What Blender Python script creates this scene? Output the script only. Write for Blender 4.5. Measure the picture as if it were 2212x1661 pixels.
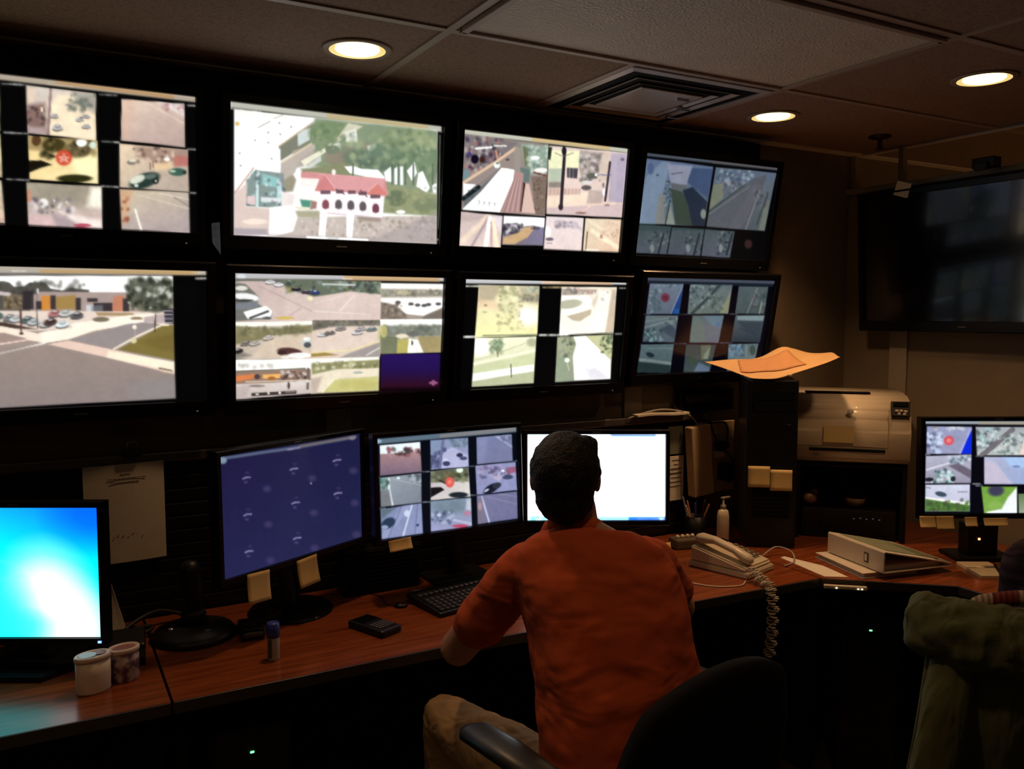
import bpy, bmesh, math, random
import numpy as np
from mathutils import Vector, Matrix

# ------------------------------------------------------------------ camera, world, exposure
for o in list(bpy.data.objects):
    bpy.data.objects.remove(o)
SC = bpy.context.scene
COL = SC.collection
PI = math.pi
def R(d): return math.radians(d)

cam_d = bpy.data.cameras.new('camera')
cam_d.sensor_width = 36.0
cam_d.lens = 1837.0 / 2212.0 * 36.0
cam_d.clip_start = 0.05
cam = bpy.data.objects.new('camera', cam_d)
COL.objects.link(cam)
cam.location = (0, 0, 1.65)
cam.rotation_euler = (R(90 - 4.73), 0, R(-29.3))
SC.camera = cam
SC.view_settings.view_transform = 'Standard'
SC.view_settings.look = 'None'
SC.view_settings.exposure = 0.0
SC.view_settings.gamma = 1.0
SC.view_settings.use_curve_mapping = False
w = bpy.data.worlds.new('World')
SC.world = w
w.use_nodes = True
w.node_tree.nodes['Background'].inputs[0].default_value = (0.5, 0.6, 0.8, 1)
w.node_tree.nodes['Background'].inputs[1].default_value = 0.02

CEIL = 2.385
DESK = 0.74
LAMP_W = 22.0            # power of each recessed ceiling lamp
# recessed lamps: the three in view three over the rest of the room, two unseen fills added for brightness
LAMPS = [(0.815, 2.33), (2.43, 2.345), (2.62, 1.655), (-0.75, 0.9), (1.9, -0.9), (-1.2, -1.9), (5.2, -0.6), (0.90, 1.08)]
LAMP_GAIN = [1.0, 1.9, 1.1, 1.6, 0.35, 0.6, 90.0, 0.42]  # last two are added fill: ceiling past the glass, the man's back

# ------------------------------------------------------------------ materials
MATS = {}
def lin(c):
    c = c / 255.0
    return c / 12.92 if c <= 0.04045 else ((c + 0.055) / 1.055) ** 2.4
def rgb(r, g, b): return (lin(r), lin(g), lin(b), 1)
def mat(name, col, rough=0.6, metal=0.0, noise=0.0, nscale=30.0, bump=0.0, bscale=200.0, emit=None, estr=0.0, spec=0.5, coat=0.0, trans=0.0, sheen=0.0):
    if name in MATS: return MATS[name]
    m = bpy.data.materials.new(name); m.use_nodes = True
    nt = m.node_tree; n = nt.nodes; l = nt.links
    b = n['Principled BSDF']
    b.inputs['Base Color'].default_value = col
    b.inputs['Roughness'].default_value = rough
    b.inputs['Metallic'].default_value = metal
    b.inputs['Specular IOR Level'].default_value = spec
    b.inputs['Coat Weight'].default_value = coat
    b.inputs['Transmission Weight'].default_value = trans
    if sheen: b.inputs['Sheen Weight'].default_value = sheen
    if emit:
        b.inputs['Emission Color'].default_value = emit
        b.inputs['Emission Strength'].default_value = estr
    tc = n.new('ShaderNodeTexCoord')
    if noise:
        t = n.new('ShaderNodeTexNoise'); t.inputs['Scale'].default_value = nscale; t.inputs['Detail'].default_value = 5
        l.new(tc.outputs['Object'], t.inputs['Vector'])
        mr = n.new('ShaderNodeMapRange')
        mr.inputs[1].default_value = 0.3; mr.inputs[2].default_value = 0.7
        mr.inputs[3].default_value = 1 - noise; mr.inputs[4].default_value = 1 + noise
        l.new(t.outputs['Fac'], mr.inputs[0])
        mx = n.new('ShaderNodeVectorMath'); mx.operation = 'SCALE'
        mx.inputs[0].default_value = col[:3]
        l.new(mr.outputs[0], mx.inputs['Scale'])
        l.new(mx.outputs[0], b.inputs['Base Color'])
    if bump:
        t2 = n.new('ShaderNodeTexNoise'); t2.inputs['Scale'].default_value = bscale; t2.inputs['Detail'].default_value = 3
        l.new(tc.outputs['Object'], t2.inputs['Vector'])
        bp = n.new('ShaderNodeBump'); bp.inputs['Strength'].default_value = bump; bp.inputs['Distance'].default_value = 0.01
        l.new(t2.outputs['Fac'], bp.inputs['Height'])
        l.new(bp.outputs[0], b.inputs['Normal'])
    MATS[name] = m
    return m

def wood_mat():
    m = bpy.data.materials.new('cherry_laminate'); m.use_nodes = True
    nt = m.node_tree; n = nt.nodes; l = nt.links; b = n['Principled BSDF']
    tc = n.new('ShaderNodeTexCoord'); mp = n.new('ShaderNodeMapping')
    mp.inputs['Scale'].default_value = (1.6, 22, 1)
    l.new(tc.outputs['Object'], mp.inputs[0])
    t = n.new('ShaderNodeTexNoise'); t.inputs['Scale'].default_value = 2.4; t.inputs['Detail'].default_value = 7; t.inputs['Distortion'].default_value = 0.6
    l.new(mp.outputs[0], t.inputs['Vector'])
    cr = n.new('ShaderNodeValToRGB')
    cr.color_ramp.elements[0].position = 0.28; cr.color_ramp.elements[0].color = (0.13, 0.030, 0.009, 1)
    cr.color_ramp.elements[1].position = 0.72; cr.color_ramp.elements[1].color = (0.27, 0.068, 0.021, 1)
    l.new(t.outputs['Fac'], cr.inputs[0]); l.new(cr.outputs[0], b.inputs['Base Color'])
    b.inputs['Roughness'].default_value = 0.22
    b.inputs['Specular IOR Level'].default_value = 0.5
    return m

def tile_mat():
    m = bpy.data.materials.new('ceiling_tile'); m.use_nodes = True
    nt = m.node_tree; n = nt.nodes; l = nt.links; b = n['Principled BSDF']
    tc = n.new('ShaderNodeTexCoord')
    t = n.new('ShaderNodeTexNoise'); t.inputs['Scale'].default_value = 170; t.inputs['Detail'].default_value = 4
    l.new(tc.outputs['Object'], t.inputs['Vector'])
    cr = n.new('ShaderNodeValToRGB')
    cr.color_ramp.elements[0].position = 0.33; cr.color_ramp.elements[0].color = (0.22, 0.150, 0.105, 1)
    cr.color_ramp.elements[1].position = 0.52; cr.color_ramp.elements[1].color = (0.35, 0.245, 0.175, 1)
    l.new(t.outputs['Fac'], cr.inputs[0]); l.new(cr.outputs[0], b.inputs['Base Color'])
    b.inputs['Roughness'].default_value = 0.95
    bp = n.new('ShaderNodeBump'); bp.inputs['Strength'].default_value = 0.5; bp.inputs['Distance'].default_value = 0.004
    l.new(t.outputs['Fac'], bp.inputs['Height']); l.new(bp.outputs[0], b.inputs['Normal'])
    return m

def fabric_mat(name, col, rough=0.9, fold=0.6, fscale=7.0, rot=(0, 0, 0), stretch=(1, 1, 3)):
    """cloth with a fine weave and soft creases"""
    m = bpy.data.materials.new(name); m.use_nodes = True
    nt = m.node_tree; n = nt.nodes; l = nt.links; b = n['Principled BSDF']
    tc = n.new('ShaderNodeTexCoord'); mp = n.new('ShaderNodeMapping')
    mp.inputs['Rotation'].default_value = rot; mp.inputs['Scale'].default_value = stretch
    l.new(tc.outputs['Object'], mp.inputs[0])
    t = n.new('ShaderNodeTexNoise'); t.inputs['Scale'].default_value = fscale; t.inputs['Detail'].default_value = 2; t.inputs['Distortion'].default_value = 0.8
    l.new(mp.outputs[0], t.inputs['Vector'])
    t2 = n.new('ShaderNodeTexNoise'); t2.inputs['Scale'].default_value = 350
    l.new(tc.outputs['Object'], t2.inputs['Vector'])
    bp = n.new('ShaderNodeBump'); bp.inputs['Strength'].default_value = fold; bp.inputs['Distance'].default_value = 0.04
    l.new(t.outputs['Fac'], bp.inputs['Height'])
    b2 = n.new('ShaderNodeBump'); b2.inputs['Strength'].default_value = 0.25; b2.inputs['Distance'].default_value = 0.002
    l.new(t2.outputs['Fac'], b2.inputs['Height']); l.new(bp.outputs[0], b2.inputs['Normal'])
    l.new(b2.outputs[0], b.inputs['Normal'])
    b.inputs['Base Color'].default_value = col; b.inputs['Roughness'].default_value = rough
    b.inputs['Specular IOR Level'].default_value = 0.2
    return m

def screen_mat(name, strength, gloss=0.25, spec=0.5):
    m = bpy.data.materials.new(name); m.use_nodes = True
    nt = m.node_tree; n = nt.nodes; l = nt.links; b = n['Principled BSDF']
    b.inputs['Base Color'].default_value = (0.004, 0.004, 0.005, 1)
    b.inputs['Roughness'].default_value = gloss
    b.inputs['Specular IOR Level'].default_value = spec
    a = n.new('ShaderNodeAttribute'); a.attribute_name = 'picture'
    l.new(a.outputs['Color'], b.inputs['Emission Color'])
    b.inputs['Emission Strength'].default_value = strength
    return m

BLACK = mat('black_plastic', (0.006, 0.006, 0.007, 1), 0.42, bump=0.05, spec=0.35)
MATTE = mat('matte_black', (0.004, 0.004, 0.005, 1), 0.85, noise=0.2, spec=0.2)
GLOSSB = mat('gloss_black', (0.005, 0.005, 0.006, 1), 0.12)
GREY = mat('grey_metal', (0.16, 0.15, 0.15, 1), 0.4, 0.6, noise=0.1)
CHROME = mat('bright_metal', (0.6, 0.6, 0.6, 1), 0.2, 1.0, noise=0.05)
WALLM = mat('wall_vinyl', (0.20, 0.155, 0.105, 1), 0.75, noise=0.06, nscale=9, bump=0.15, bscale=300)
PALEW = mat('pale_rear_wall', (0.55, 0.46, 0.36, 1), 0.8, noise=0.04, nscale=9)
TRIMM = mat('wall_batten', (0.30, 0.25, 0.19, 1), 0.6, noise=0.05)
EDGEM = mat('pale_wall_angle', (0.85, 0.76, 0.66, 1), 0.5, noise=0.03)
GRIDM = mat('ceiling_grid_metal', (0.42, 0.33, 0.26, 1), 0.45, noise=0.04)
PAPER = mat('white_paper', (0.72, 0.66, 0.55, 1), 0.8, noise=0.03, bump=0.1, bscale=20)
NOTE = mat('yellow_note_paper', (0.70, 0.50, 0.20, 1), 0.85, noise=0.05)
BEIGE = mat('beige_plastic', (0.58, 0.50, 0.37, 1), 0.35, noise=0.03, bump=0.03)
CARD = mat('beige_board', (0.52, 0.38, 0.22, 1), 0.8, noise=0.08)
MANILA = mat('manila_paper', (0.62, 0.38, 0.17, 1), 0.7, noise=0.05, nscale=12, bump=0.3, bscale=25)
INK = mat('ink', (0.08, 0.06, 0.05, 1), 0.8, noise=0.1)
CABLE = mat('black_cable', (0.01, 0.01, 0.01, 1), 0.5, bump=0.02)
GCABLE = mat('grey_cable', (0.35, 0.31, 0.27, 1), 0.5, bump=0.02)
WOOD = wood_mat()
TILE = tile_mat()

# ------------------------------------------------------------------ mesh helpers
def link(o, parent=None):
    COL.objects.link(o)
    if parent: o.parent = parent
    return o
def obj(name, bm, m, parent=None, smooth=False, loc=None, rot=None):
    me = bpy.data.meshes.new(name)
    bmesh.ops.recalc_face_normals(bm, faces=bm.faces)
    bm.to_mesh(me); bm.free()
    me.materials.append(m)
    if smooth:
        for p in me.polygons: p.use_smooth = True
    o = bpy.data.objects.new(name, me)
    if loc: o.location = loc
    if rot: o.rotation_euler = rot
    return link(o, parent)
def tag(o, label, cat, group=None, kind=None):
    if label: o['label'] = label
    if cat: o['category'] = cat
    if group: o['group'] = group
    if kind: o['kind'] = kind
    return o
def thing(name, label, cat, loc=(0, 0, 0), rotz=0, group=None, tilt=0):
    o = bpy.data.objects.new(name, None); o.empty_display_size = 0.05
    o.location = loc; o.rotation_euler = (tilt, 0, rotz)
    link(o); return tag(o, label, cat, group)
def struct(name, bm, m, parent=None):
    o = obj(name, bm, m, parent)
    if not parent: o['kind'] = 'structure'
    return o
def box(bm, c, s, bev=0.0, M=None, seg=2):
    r = bmesh.ops.create_cube(bm, size=1.0)
    vs = r['verts']
    for v in vs: v.co = Vector((v.co.x * s[0], v.co.y * s[1], v.co.z * s[2]))
    if bev > 0:
        es = list({e for v in vs for e in v.link_edges})
        r2 = bmesh.ops.bevel(bm, geom=es, offset=bev, segments=seg, affect='EDGES', profile=0.5)
        vs = list({v for f in r2['faces'] for v in f.verts} | {v for v in vs if v.is_valid})
    T = Matrix.Translation(Vector(c))
    if M is not None: T = T @ M.to_4x4()
    bmesh.ops.transform(bm, matrix=T, verts=vs)
    return vs
def B(c, s, bev=0.0, M=None):
    bm = bmesh.new(); box(bm, c, s, bev, M); return bm
def prism(bm, pts, z0, z1):
    a = [bm.verts.new((p[0], p[1], z0)) for p in pts]
    b = [bm.verts.new((p[0], p[1], z1)) for p in pts]
    bm.faces.new(a[::-1]); bm.faces.new(b)
    for i in range(len(pts)):
        j = (i + 1) % len(pts)
        bm.faces.new((a[i], a[j], b[j], b[i]))
def lathe(bm, prof, n=32, c=(0, 0, 0), sx=1.0, sy=1.0, M=None, cap=True):
    rings = []
    for r, z in prof:
        ring = []
        for i in range(n):
            a = 2 * PI * i / n
            p = Vector((math.cos(a) * r * sx, math.sin(a) * r * sy, z))
            if M is not None: p = M @ p
            ring.append(bm.verts.new(p + Vector(c)))
        rings.append(ring)
    for k in range(len(rings) - 1):
        for i in range(n):
            j = (i + 1) % n
            bm.faces.new((rings[k][i], rings[k][j], rings[k + 1][j], rings[k + 1][i]))
    if cap:
        bm.faces.new(rings[0][::-1]); bm.faces.new(rings[-1])
def frame_of(t):
    t = t.normalized()
    a = Vector((0, 0, 1)) if abs(t.z) < 0.9 else Vector((1, 0, 0))
    u = t.cross(a).normalized(); v = u.cross(t).normalized()
    return u, v
def smoothpath(pts, sub=6):
    P = [Vector(p) for p in pts]; out = []
    for i in range(len(P) - 1):
        p0 = P[max(i - 1, 0)]; p1 = P[i]; p2 = P[i + 1]; p3 = P[min(i + 2, len(P) - 1)]
        for k in range(sub):
            t = k / sub
            out.append(0.5 * ((2 * p1) + (-p0 + p2) * t + (2 * p0 - 5 * p1 + 4 * p2 - p3) * t * t + (-p0 + 3 * p1 - 3 * p2 + p3) * t ** 3))
    out.append(P[-1]); return out
def tube(bm, pts, r, n=8, round_ends=True, squash=None, up=None):
    """closed tube along pts; r a number or list; squash (a, b) scales the two ring axes"""
    P = [Vector(p) for p in pts]
    rr = [r] * len(P) if not isinstance(r, (list, tuple)) else list(r)
    if round_ends:
        d0 = (P[0] - P[1]).normalized(); d1 = (P[-1] - P[-2]).normalized()
        P = [P[0] + d0 * rr[0] * 0.95, P[0] + d0 * rr[0] * 0.7] + P + [P[-1] + d1 * rr[-1] * 0.7, P[-1] + d1 * rr[-1] * 0.95]
        rr = [rr[0] * 0.3, rr[0] * 0.72] + rr + [rr[-1] * 0.72, rr[-1] * 0.3]
    rings = []; u = None
    for i, p in enumerate(P):
        t = (P[min(i + 1, len(P) - 1)] - P[max(i - 1, 0)]).normalized()
        if up is not None:
            uu = Vector(up); u = (uu - t * uu.dot(t)).normalized()
        elif u is None: u, _ = frame_of(t)
        else:
            u = (u - t * u.dot(t)).normalized()
        v = t.cross(u).normalized()
        sa, sb = squash if squash else (1, 1)
        rings.append([bm.verts.new(p + (u * math.cos(2 * PI * k / n) * sa + v * math.sin(2 * PI * k / n) * sb) * rr[i]) for k in range(n)])
    for a, b in zip(rings[:-1], rings[1:]):
        for k in range(n):
            j = (k + 1) % n
            bm.faces.new((a[k], a[j], b[j], b[k]))
    bm.faces.new(rings[0][::-1]); bm.faces.new(rings[-1])
def loft(bm, secs, n=32, power=2.3):
    """secs: (centre, right vector, front vector) of superelliptic rings, closed at both ends"""
    rings = []
    for c, a, b in secs:
        c, a, b = Vector(c), Vector(a), Vector(b); ring = []
        for k in range(n):
            t = 2 * PI * k / n; ct, st = math.cos(t), math.sin(t)
            x = math.copysign(abs(ct) ** (2 / power), ct); y = math.copysign(abs(st) ** (2 / power), st)
            ring.append(bm.verts.new(c + a * x + b * y))
        rings.append(ring)
    for p, q in zip(rings[:-1], rings[1:]):
        for k in range(n):
            j = (k + 1) % n
            bm.faces.new((p[k], p[j], q[j], q[k]))
    bm.faces.new(rings[0][::-1]); bm.faces.new(rings[-1])
def ball(bm, c, r, s=(1, 1, 1), M=None, sub=3):
    q = bmesh.ops.create_icosphere(bm, subdivisions=sub, radius=r)
    T = Matrix.Translation(Vector(c))
    if M is not None: T = T @ M.to_4x4()
    T = T @ Matrix.Diagonal((s[0], s[1], s[2], 1))
    bmesh.ops.transform(bm, matrix=T, verts=q['verts'])
def sheet(bm, fn, nu, nv, th=0.001):
    """a thin sheet with thickness: fn(u, v) -> point"""
    P = [[Vector(fn(i / nu, j / nv)) for j in range(nv + 1)] for i in range(nu + 1)]
    V = [[bm.verts.new(p) for p in row] for row in P]; W = []
    for i in range(nu + 1):
        row = []
        for j in range(nv + 1):
            du = P[min(i + 1, nu)][j] - P[max(i - 1, 0)][j]; dv = P[i][min(j + 1, nv)] - P[i][max(j - 1, 0)]
            nn = du.cross(dv)
            nn = nn.normalized() if nn.length > 1e-12 else Vector((0, 0, 1))
            row.append(bm.verts.new(P[i][j] - nn * th))
        W.append(row)
    for i in range(nu):
        for j in range(nv):
            bm.faces.new((V[i][j], V[i + 1][j], V[i + 1][j + 1], V[i][j + 1]))
            bm.faces.new((W[i][j], W[i][j + 1], W[i + 1][j + 1], W[i + 1][j]))
    for i in range(nu):
        bm.faces.new((V[i][0], W[i][0], W[i + 1][0], V[i + 1][0])); bm.faces.new((V[i][nv], V[i + 1][nv], W[i + 1][nv], W[i][nv]))
    for j in range(nv):
        bm.faces.new((V[0][j], V[0][j + 1], W[0][j + 1], W[0][j])); bm.faces.new((V[nu][j], W[nu][j], W[nu][j + 1], V[nu][j + 1]))
def remesh(o, vox, smooth=3, disp=None):
    m = o.modifiers.new('skin', 'REMESH'); m.mode = 'VOXEL'; m.voxel_size = vox; m.use_smooth_shade = True
    s = o.modifiers.new('soften', 'SMOOTH'); s.iterations = smooth; s.factor = 0.5
    if disp:
        tx = bpy.data.textures.new(o.name + '_folds', 'CLOUDS'); tx.noise_scale = disp[0]
        d = o.modifiers.new('folds', 'DISPLACE'); d.texture = tx; d.strength = disp[1]; d.mid_level = 0.5

# ------------------------------------------------------------------ pictures shown on the screens
class Picture:
    """a small drawing board: shapes are given in sketch units, the four corners of the board are `quad`"""
    def __init__(s, quad, W, H, bg=(4, 4, 5), seed=1):
        (x0, y0), (x1, y1), (x2, y2), (x3, y3) = quad
        A = []; b = []
        for (u, v), (x, y) in zip([(0, 0), (1, 0), (1, 1), (0, 1)], quad):
            A.append([u, v, 1, 0, 0, 0, -u * x, -v * x]); b.append(x)
            A.append([0, 0, 0, u, v, 1, -u * y, -v * y]); b.append(y)
        h = np.linalg.solve(np.array(A, float), np.array(b, float))
        u, v = np.meshgrid(np.linspace(0, 1, W), np.linspace(0, 1, H))
        d = h[6] * u + h[7] * v + 1
        s.X = (h[0] * u + h[1] * v + h[2]) / d; s.Y = (h[3] * u + h[4] * v + h[5]) / d
        s.W, s.H = W, H
        s.a = np.ones((H, W, 3)) * np.array(bg, float); s.m = np.ones((H, W)); s.rs = np.random.RandomState(seed)
    def mask(s, pts, soft=5.0):
        X, Y = s.X, s.Y; ins = np.zeros(X.shape, bool); dist = np.full(X.shape, 1e9); n = len(pts)
        for i in range(n):
            ax, ay = pts[i]; bx, by = pts[(i + 1) % n]
            if ay != by:
                c = ((ay > Y) != (by > Y)) & (X < (bx - ax) * (Y - ay) / (by - ay) + ax); ins ^= c
            dx, dy = bx - ax, by - ay; L = dx * dx + dy * dy + 1e-9
            t = np.clip(((X - ax) * dx + (Y - ay) * dy) / L, 0, 1)
            dist = np.minimum(dist, np.hypot(X - ax - t * dx, Y - ay - t * dy))
        sd = np.where(ins, dist, -dist)
        return np.clip(0.5 + sd / soft, 0, 1)
    def put(s, m, col, a=1.0):
        m = (m * s.m * a)[..., None]; s.a = s.a * (1 - m) + np.array(col, float) * m; return s
    def clip(s, pts=None, soft=5.0):
        s.m = np.ones((s.H, s.W)) if pts is None else s.mask(pts, soft); return s
    def P(s, pts, col, a=1.0, soft=6.0): return s.put(s.mask(pts, soft), col, a)
    def Q(s, x0, y0, x1, y1, col, a=1.0, soft=6.0): return s.P([(x0, y0), (x1, y0), (x1, y1), (x0, y1)], col, a, soft)
    def E(s, cx, cy, rx, ry, col, a=1.0, rot=0, soft=0.3):
        c, q = math.cos(R(rot)), math.sin(R(rot)); dx, dy = s.X - cx, s.Y - cy
        d = np.hypot((dx * c + dy * q) / rx, (-dx * q + dy * c) / ry)
        return s.put(np.clip((1 - d) / soft + 0.5, 0, 1), col, a)
    def L(s, pts, wd, col, a=1.0, soft=5.0):
        X, Y = s.X, s.Y; dist = np.full(X.shape, 1e9)
        for (ax, ay), (bx, by) in zip(pts[:-1], pts[1:]):
            dx, dy = bx - ax, by - ay; t = np.clip(((X - ax) * dx + (Y - ay) * dy) / (dx * dx + dy * dy + 1e-9), 0, 1)
            dist = np.minimum(dist, np.hypot(X - ax - t * dx, Y - ay - t * dy))
        return s.put(np.clip((wd / 2 - dist) / soft + 0.5, 0, 1), col, a)
    def G(s, p, q, c0, c1, a=1.0):
        dx, dy = q[0] - p[0], q[1] - p[1]; t = np.clip(((s.X - p[0]) * dx + (s.Y - p[1]) * dy) / (dx * dx + dy * dy), 0, 1)[..., None]
        col = np.array(c0, float) * (1 - t) + np.array(c1, float) * t; m = (s.m * a)[..., None]
        s.a = s.a * (1 - m) + col * m; return s
    def N(s, amp, cell=3):
        yy = np.arange(s.H); xx = np.arange(s.W); tot = 0
        for ce, k in ((cell, 0.45), (cell * 3, 0.4), (cell * 8, 0.35)):
            g = s.rs.rand(s.H // ce + 3, s.W // ce + 3); Y = yy / ce; X = xx / ce
            y0 = Y.astype(int); x0 = X.astype(int); fy = (Y - y0)[:, None]; fx = (X - x0)[None]; fy = fy * fy * (3 - 2 * fy); fx = fx * fx * (3 - 2 * fx)
            tot = tot + k * ((g[y0][:, x0] * (1 - fy) * (1 - fx) + g[y0 + 1][:, x0] * fy * (1 - fx) + g[y0][:, x0 + 1] * (1 - fy) * fx + g[y0 + 1][:, x0 + 1] * fy * fx) - 0.5)
        s.a = np.clip(s.a * (1 + tot * 2 * amp * s.m)[..., None], 0, 255); return s
    def S(s, n, bb, r, cols, a=0.8):
        for _ in range(n):
            x = s.rs.uniform(bb[0], bb[2]); y = s.rs.uniform(bb[1], bb[3]); q = s.rs.uniform(*r)
            s.E(x, y, q * s.rs.uniform(.7, 1.5), q, cols[s.rs.randint(len(cols))], a, s.rs.uniform(0, 180), 1.1)
        return s
    def T(s, x0, x1, y, h=12, col=(200, 200, 195), slope=0.1, a=0.75):
        """a line of overlay lettering too small to read"""
        x = x0
        while x < x1:
            w_ = s.rs.uniform(8, 30); s.L([(x, y + (x - x0) * slope), (min(x + w_, x1), y + (min(x + w_, x1) - x0) * slope)], h, col, a * s.rs.uniform(.5, 1), 6); x += w_ + s.rs.uniform(5, 14)
        return s
    def car(s, x, y, w_, h, col, rot=0):
        s.E(x, y + h * .45, w_ * 1.02, h * .5, (30, 30, 35), .7, rot); s.E(x, y, w_, h * .62, col, 1, rot, .35)
        s.E(x + w_ * .05, y - h * .35, w_ * .6, h * .5, tuple(c * .7 for c in col), 1, rot, .35); s.E(x, y - h * .5, w_ * .45, h * .22, (225, 225, 225), .7, rot); return s

def crop(px, o, k): return [((x - o[0]) * k, (y - o[1]) * k) for x, y in px]

def pic_u1():
    c = Picture(crop([(-200, 133), (425, 208), (427, 503), (-177, 477)], (0, 140), 3.954), 250, 140)
    c.P([(-800, -30), (1685, 262), (1685, 312), (-800, 22)], (176, 160, 140), soft=14)
    c.P([(500, 125), (1500, 250), (1500, 282), (500, 150)], (190, 138, 78), .8, 20); c.T(430, 640, 155, 12, (230, 205, 170), .12)
    for x0, x1, y in [(40, 235, 152), (870, 1015, 245), (1620, 1685, 340), (55, 265, 572), (890, 1035, 650), (1620, 1690, 716), (80, 265, 975), (890, 1040, 1035), (1640, 1695, 1090)]:
        c.T(x0, x1, y, 15, slope=.05)
    c.clip([(-760, 60), (15, 140), (20, 560), (-740, 470)]).G((0, 100), (0, 560), (150, 170, 120), (205, 190, 150)).N(.3)
    c.clip([(-740, 500), (22, 580), (36, 960), (-735, 880)]).G((0, 560), (0, 960), (190, 190, 140), (240, 215, 165)).N(.3)
    c.clip([(-735, 910), (34, 985), (58, 1355), (-700, 1320)]).G((0, 980), (0, 1355), (210, 200, 170), (230, 190, 165)).N(.2)
    c.clip([(245, 163), (838, 238), (838, 640), (258, 575)]).G((300, 170), (700, 640), (205, 195, 185), (235, 205, 175))
    c.P([(520, 250), (690, 250), (838, 440), (838, 640), (430, 595), (450, 330)], (250, 228, 190), soft=40)
    c.P([(640, 220), (840, 240), (838, 400), (700, 330)], (140, 140, 130), .8, 60).S(30, (600, 230, 840, 380), (8, 25), [(110, 115, 105), (170, 165, 150)])
    c.P([(250, 330), (400, 320), (415, 580), (258, 572)], (120, 88, 82), .85, 50).S(22, (255, 340, 400, 520), (8, 24), [(70, 50, 50), (150, 110, 100)])
    c.P([(245, 180), (330, 190), (320, 300), (250, 330)], (235, 205, 175), .8, 30).P([(250, 520), (400, 530), (410, 585), (255, 575)], (190, 165, 165), .8, 25)
    c.L([(455, 190), (430, 595)], 24, (150, 122, 116)).E(378, 375, 12, 22, (255, 225, 190))
    for x, y, w_, h in [(485, 430, 34, 26), (510, 530, 44, 36), (700, 460, 36, 22), (750, 435, 40, 20), (755, 520, 38, 24), (600, 335, 24, 14)]: c.car(x, y, w_, h, (190, 185, 185))
    c.N(.07)
    c.clip([(1058, 285), (1590, 326), (1597, 700), (1050, 640)]).G((1200, 300), (1300, 700), (225, 198, 176), (188, 160, 152))
    c.P([(1060, 285), (1180, 290), (1120, 640), (1050, 640)], (220, 175, 150), .5, 60).P([(1330, 300), (1590, 326), (1592, 440)], (230, 215, 205), .9, 20)
    c.S(14, (1400, 335, 1590, 395), (8, 22), [(180, 120, 115), (240, 225, 225), (190, 160, 160)]).L([(1240, 300), (1595, 500)], 8, (240, 220, 200), .7).N(.05)
    c.clip([(262, 598), (850, 645), (856, 1012), (270, 975)]).G((300, 650), (600, 1000), (250, 215, 140), (252, 228, 160))
    c.P([(262, 595), (850, 640), (850, 700), (640, 760), (262, 720)], (175, 150, 95), 1, 30).E(480, 680, 100, 60, (70, 60, 25)).E(690, 720, 110, 70, (95, 80, 50)).E(330, 640, 40, 50, (90, 60, 30))
    c.S(40, (380, 620, 820, 780), (8, 28), [(40, 35, 15), (120, 105, 60), (150, 130, 80)]).E(715, 660, 45, 35, (255, 255, 250)).E(810, 680, 30, 30, (215, 235, 215))
    c.P([(600, 800), (856, 790), (856, 1000), (700, 960)], (255, 250, 190), .8, 60)
    c.P([(265, 815), (370, 812), (465, 850), (360, 880), (268, 920)], (25, 20, 10)).E(655, 968, 150, 34, (45, 45, 15)).L([(450, 770), (480, 780)], 18, (40, 35, 20))
    c.E(565, 790, 68, 66, (225, 55, 30)).E(565, 790, 48, 46, (240, 130, 100)).E(565, 790, 42, 40, (205, 60, 30)).L([(535, 825), (565, 755), (595, 825), (525, 785), (605, 785), (535, 825)], 11, (245, 170, 150)).N(.06)
    c.clip([(1035, 665), (1620, 720), (1628, 1085), (1040, 1045)]).G((1100, 700), (1400, 1080), (232, 205, 170), (185, 165, 148))
    c.P([(1180, 690), (1620, 720), (1620, 800), (1420, 850), (1180, 780)], (160, 125, 110), .8, 40).P([(1500, 770), (1628, 780), (1628, 860), (1500, 865)], (190, 105, 95), .9, 20).S(24, (1150, 700, 1500, 830), (7, 18), [(110, 85, 75), (220, 195, 170)])
    c.E(1440, 802, 24, 18, (255, 250, 235)).P([(1330, 840), (1480, 830), (1490, 880), (1350, 900)], (245, 205, 150), .8, 30)
    c.E(1250, 985, 135, 62, (38, 58, 52), 1, -18).E(1190, 975, 70, 32, (215, 220, 200), 1, -22).E(1300, 950, 50, 22, (90, 110, 100), 1, -10).E(1180, 1028, 18, 14, (200, 220, 210)).E(1345, 990, 26, 26, (20, 30, 28)).E(1345, 990, 10, 10, (190, 195, 185))
    c.E(1530, 912, 72, 34, (55, 95, 80)).E(1490, 905, 25, 12, (185, 205, 180)).E(1590, 915, 16, 18, (40, 50, 45)).E(1140, 830, 40, 22, (130, 120, 105)).E(1150, 815, 30, 12, (235, 225, 200)).L([(1300, 830), (1300, 890)], 9, (110, 70, 60)).L([(1325, 820), (1325, 870)], 8, (130, 80, 70)).N(.07)
    c.clip([(245, 1003), (885, 1036), (892, 1396), (262, 1366)]).G((400, 1020), (400, 1390), (175, 165, 140), (225, 195, 190))
    c.E(520, 1110, 260, 110, (150, 140, 120), .8, 0, .8).P([(800, 1040), (892, 1040), (892, 1230), (760, 1210)], (255, 245, 225), 1, 50).E(390, 1180, 40, 40, (240, 235, 230)).S(30, (270, 1150, 640, 1270), (8, 25), [(95, 85, 95), (130, 120, 125), (235, 225, 225), (200, 180, 185)])
    c.P([(440, 1250), (560, 1290), (760, 1390), (500, 1390)], (150, 135, 145), .6, 40).P([(520, 1250), (880, 1330), (890, 1396), (700, 1370)], (250, 235, 225), .8, 30).E(720, 1372, 75, 16, (190, 70, 90)).P([(262, 1275), (450, 1290), (500, 1390), (265, 1366)], (225, 185, 185), .8, 30).E(265, 1120, 20, 60, (220, 130, 90), .7).N(.08)
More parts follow.
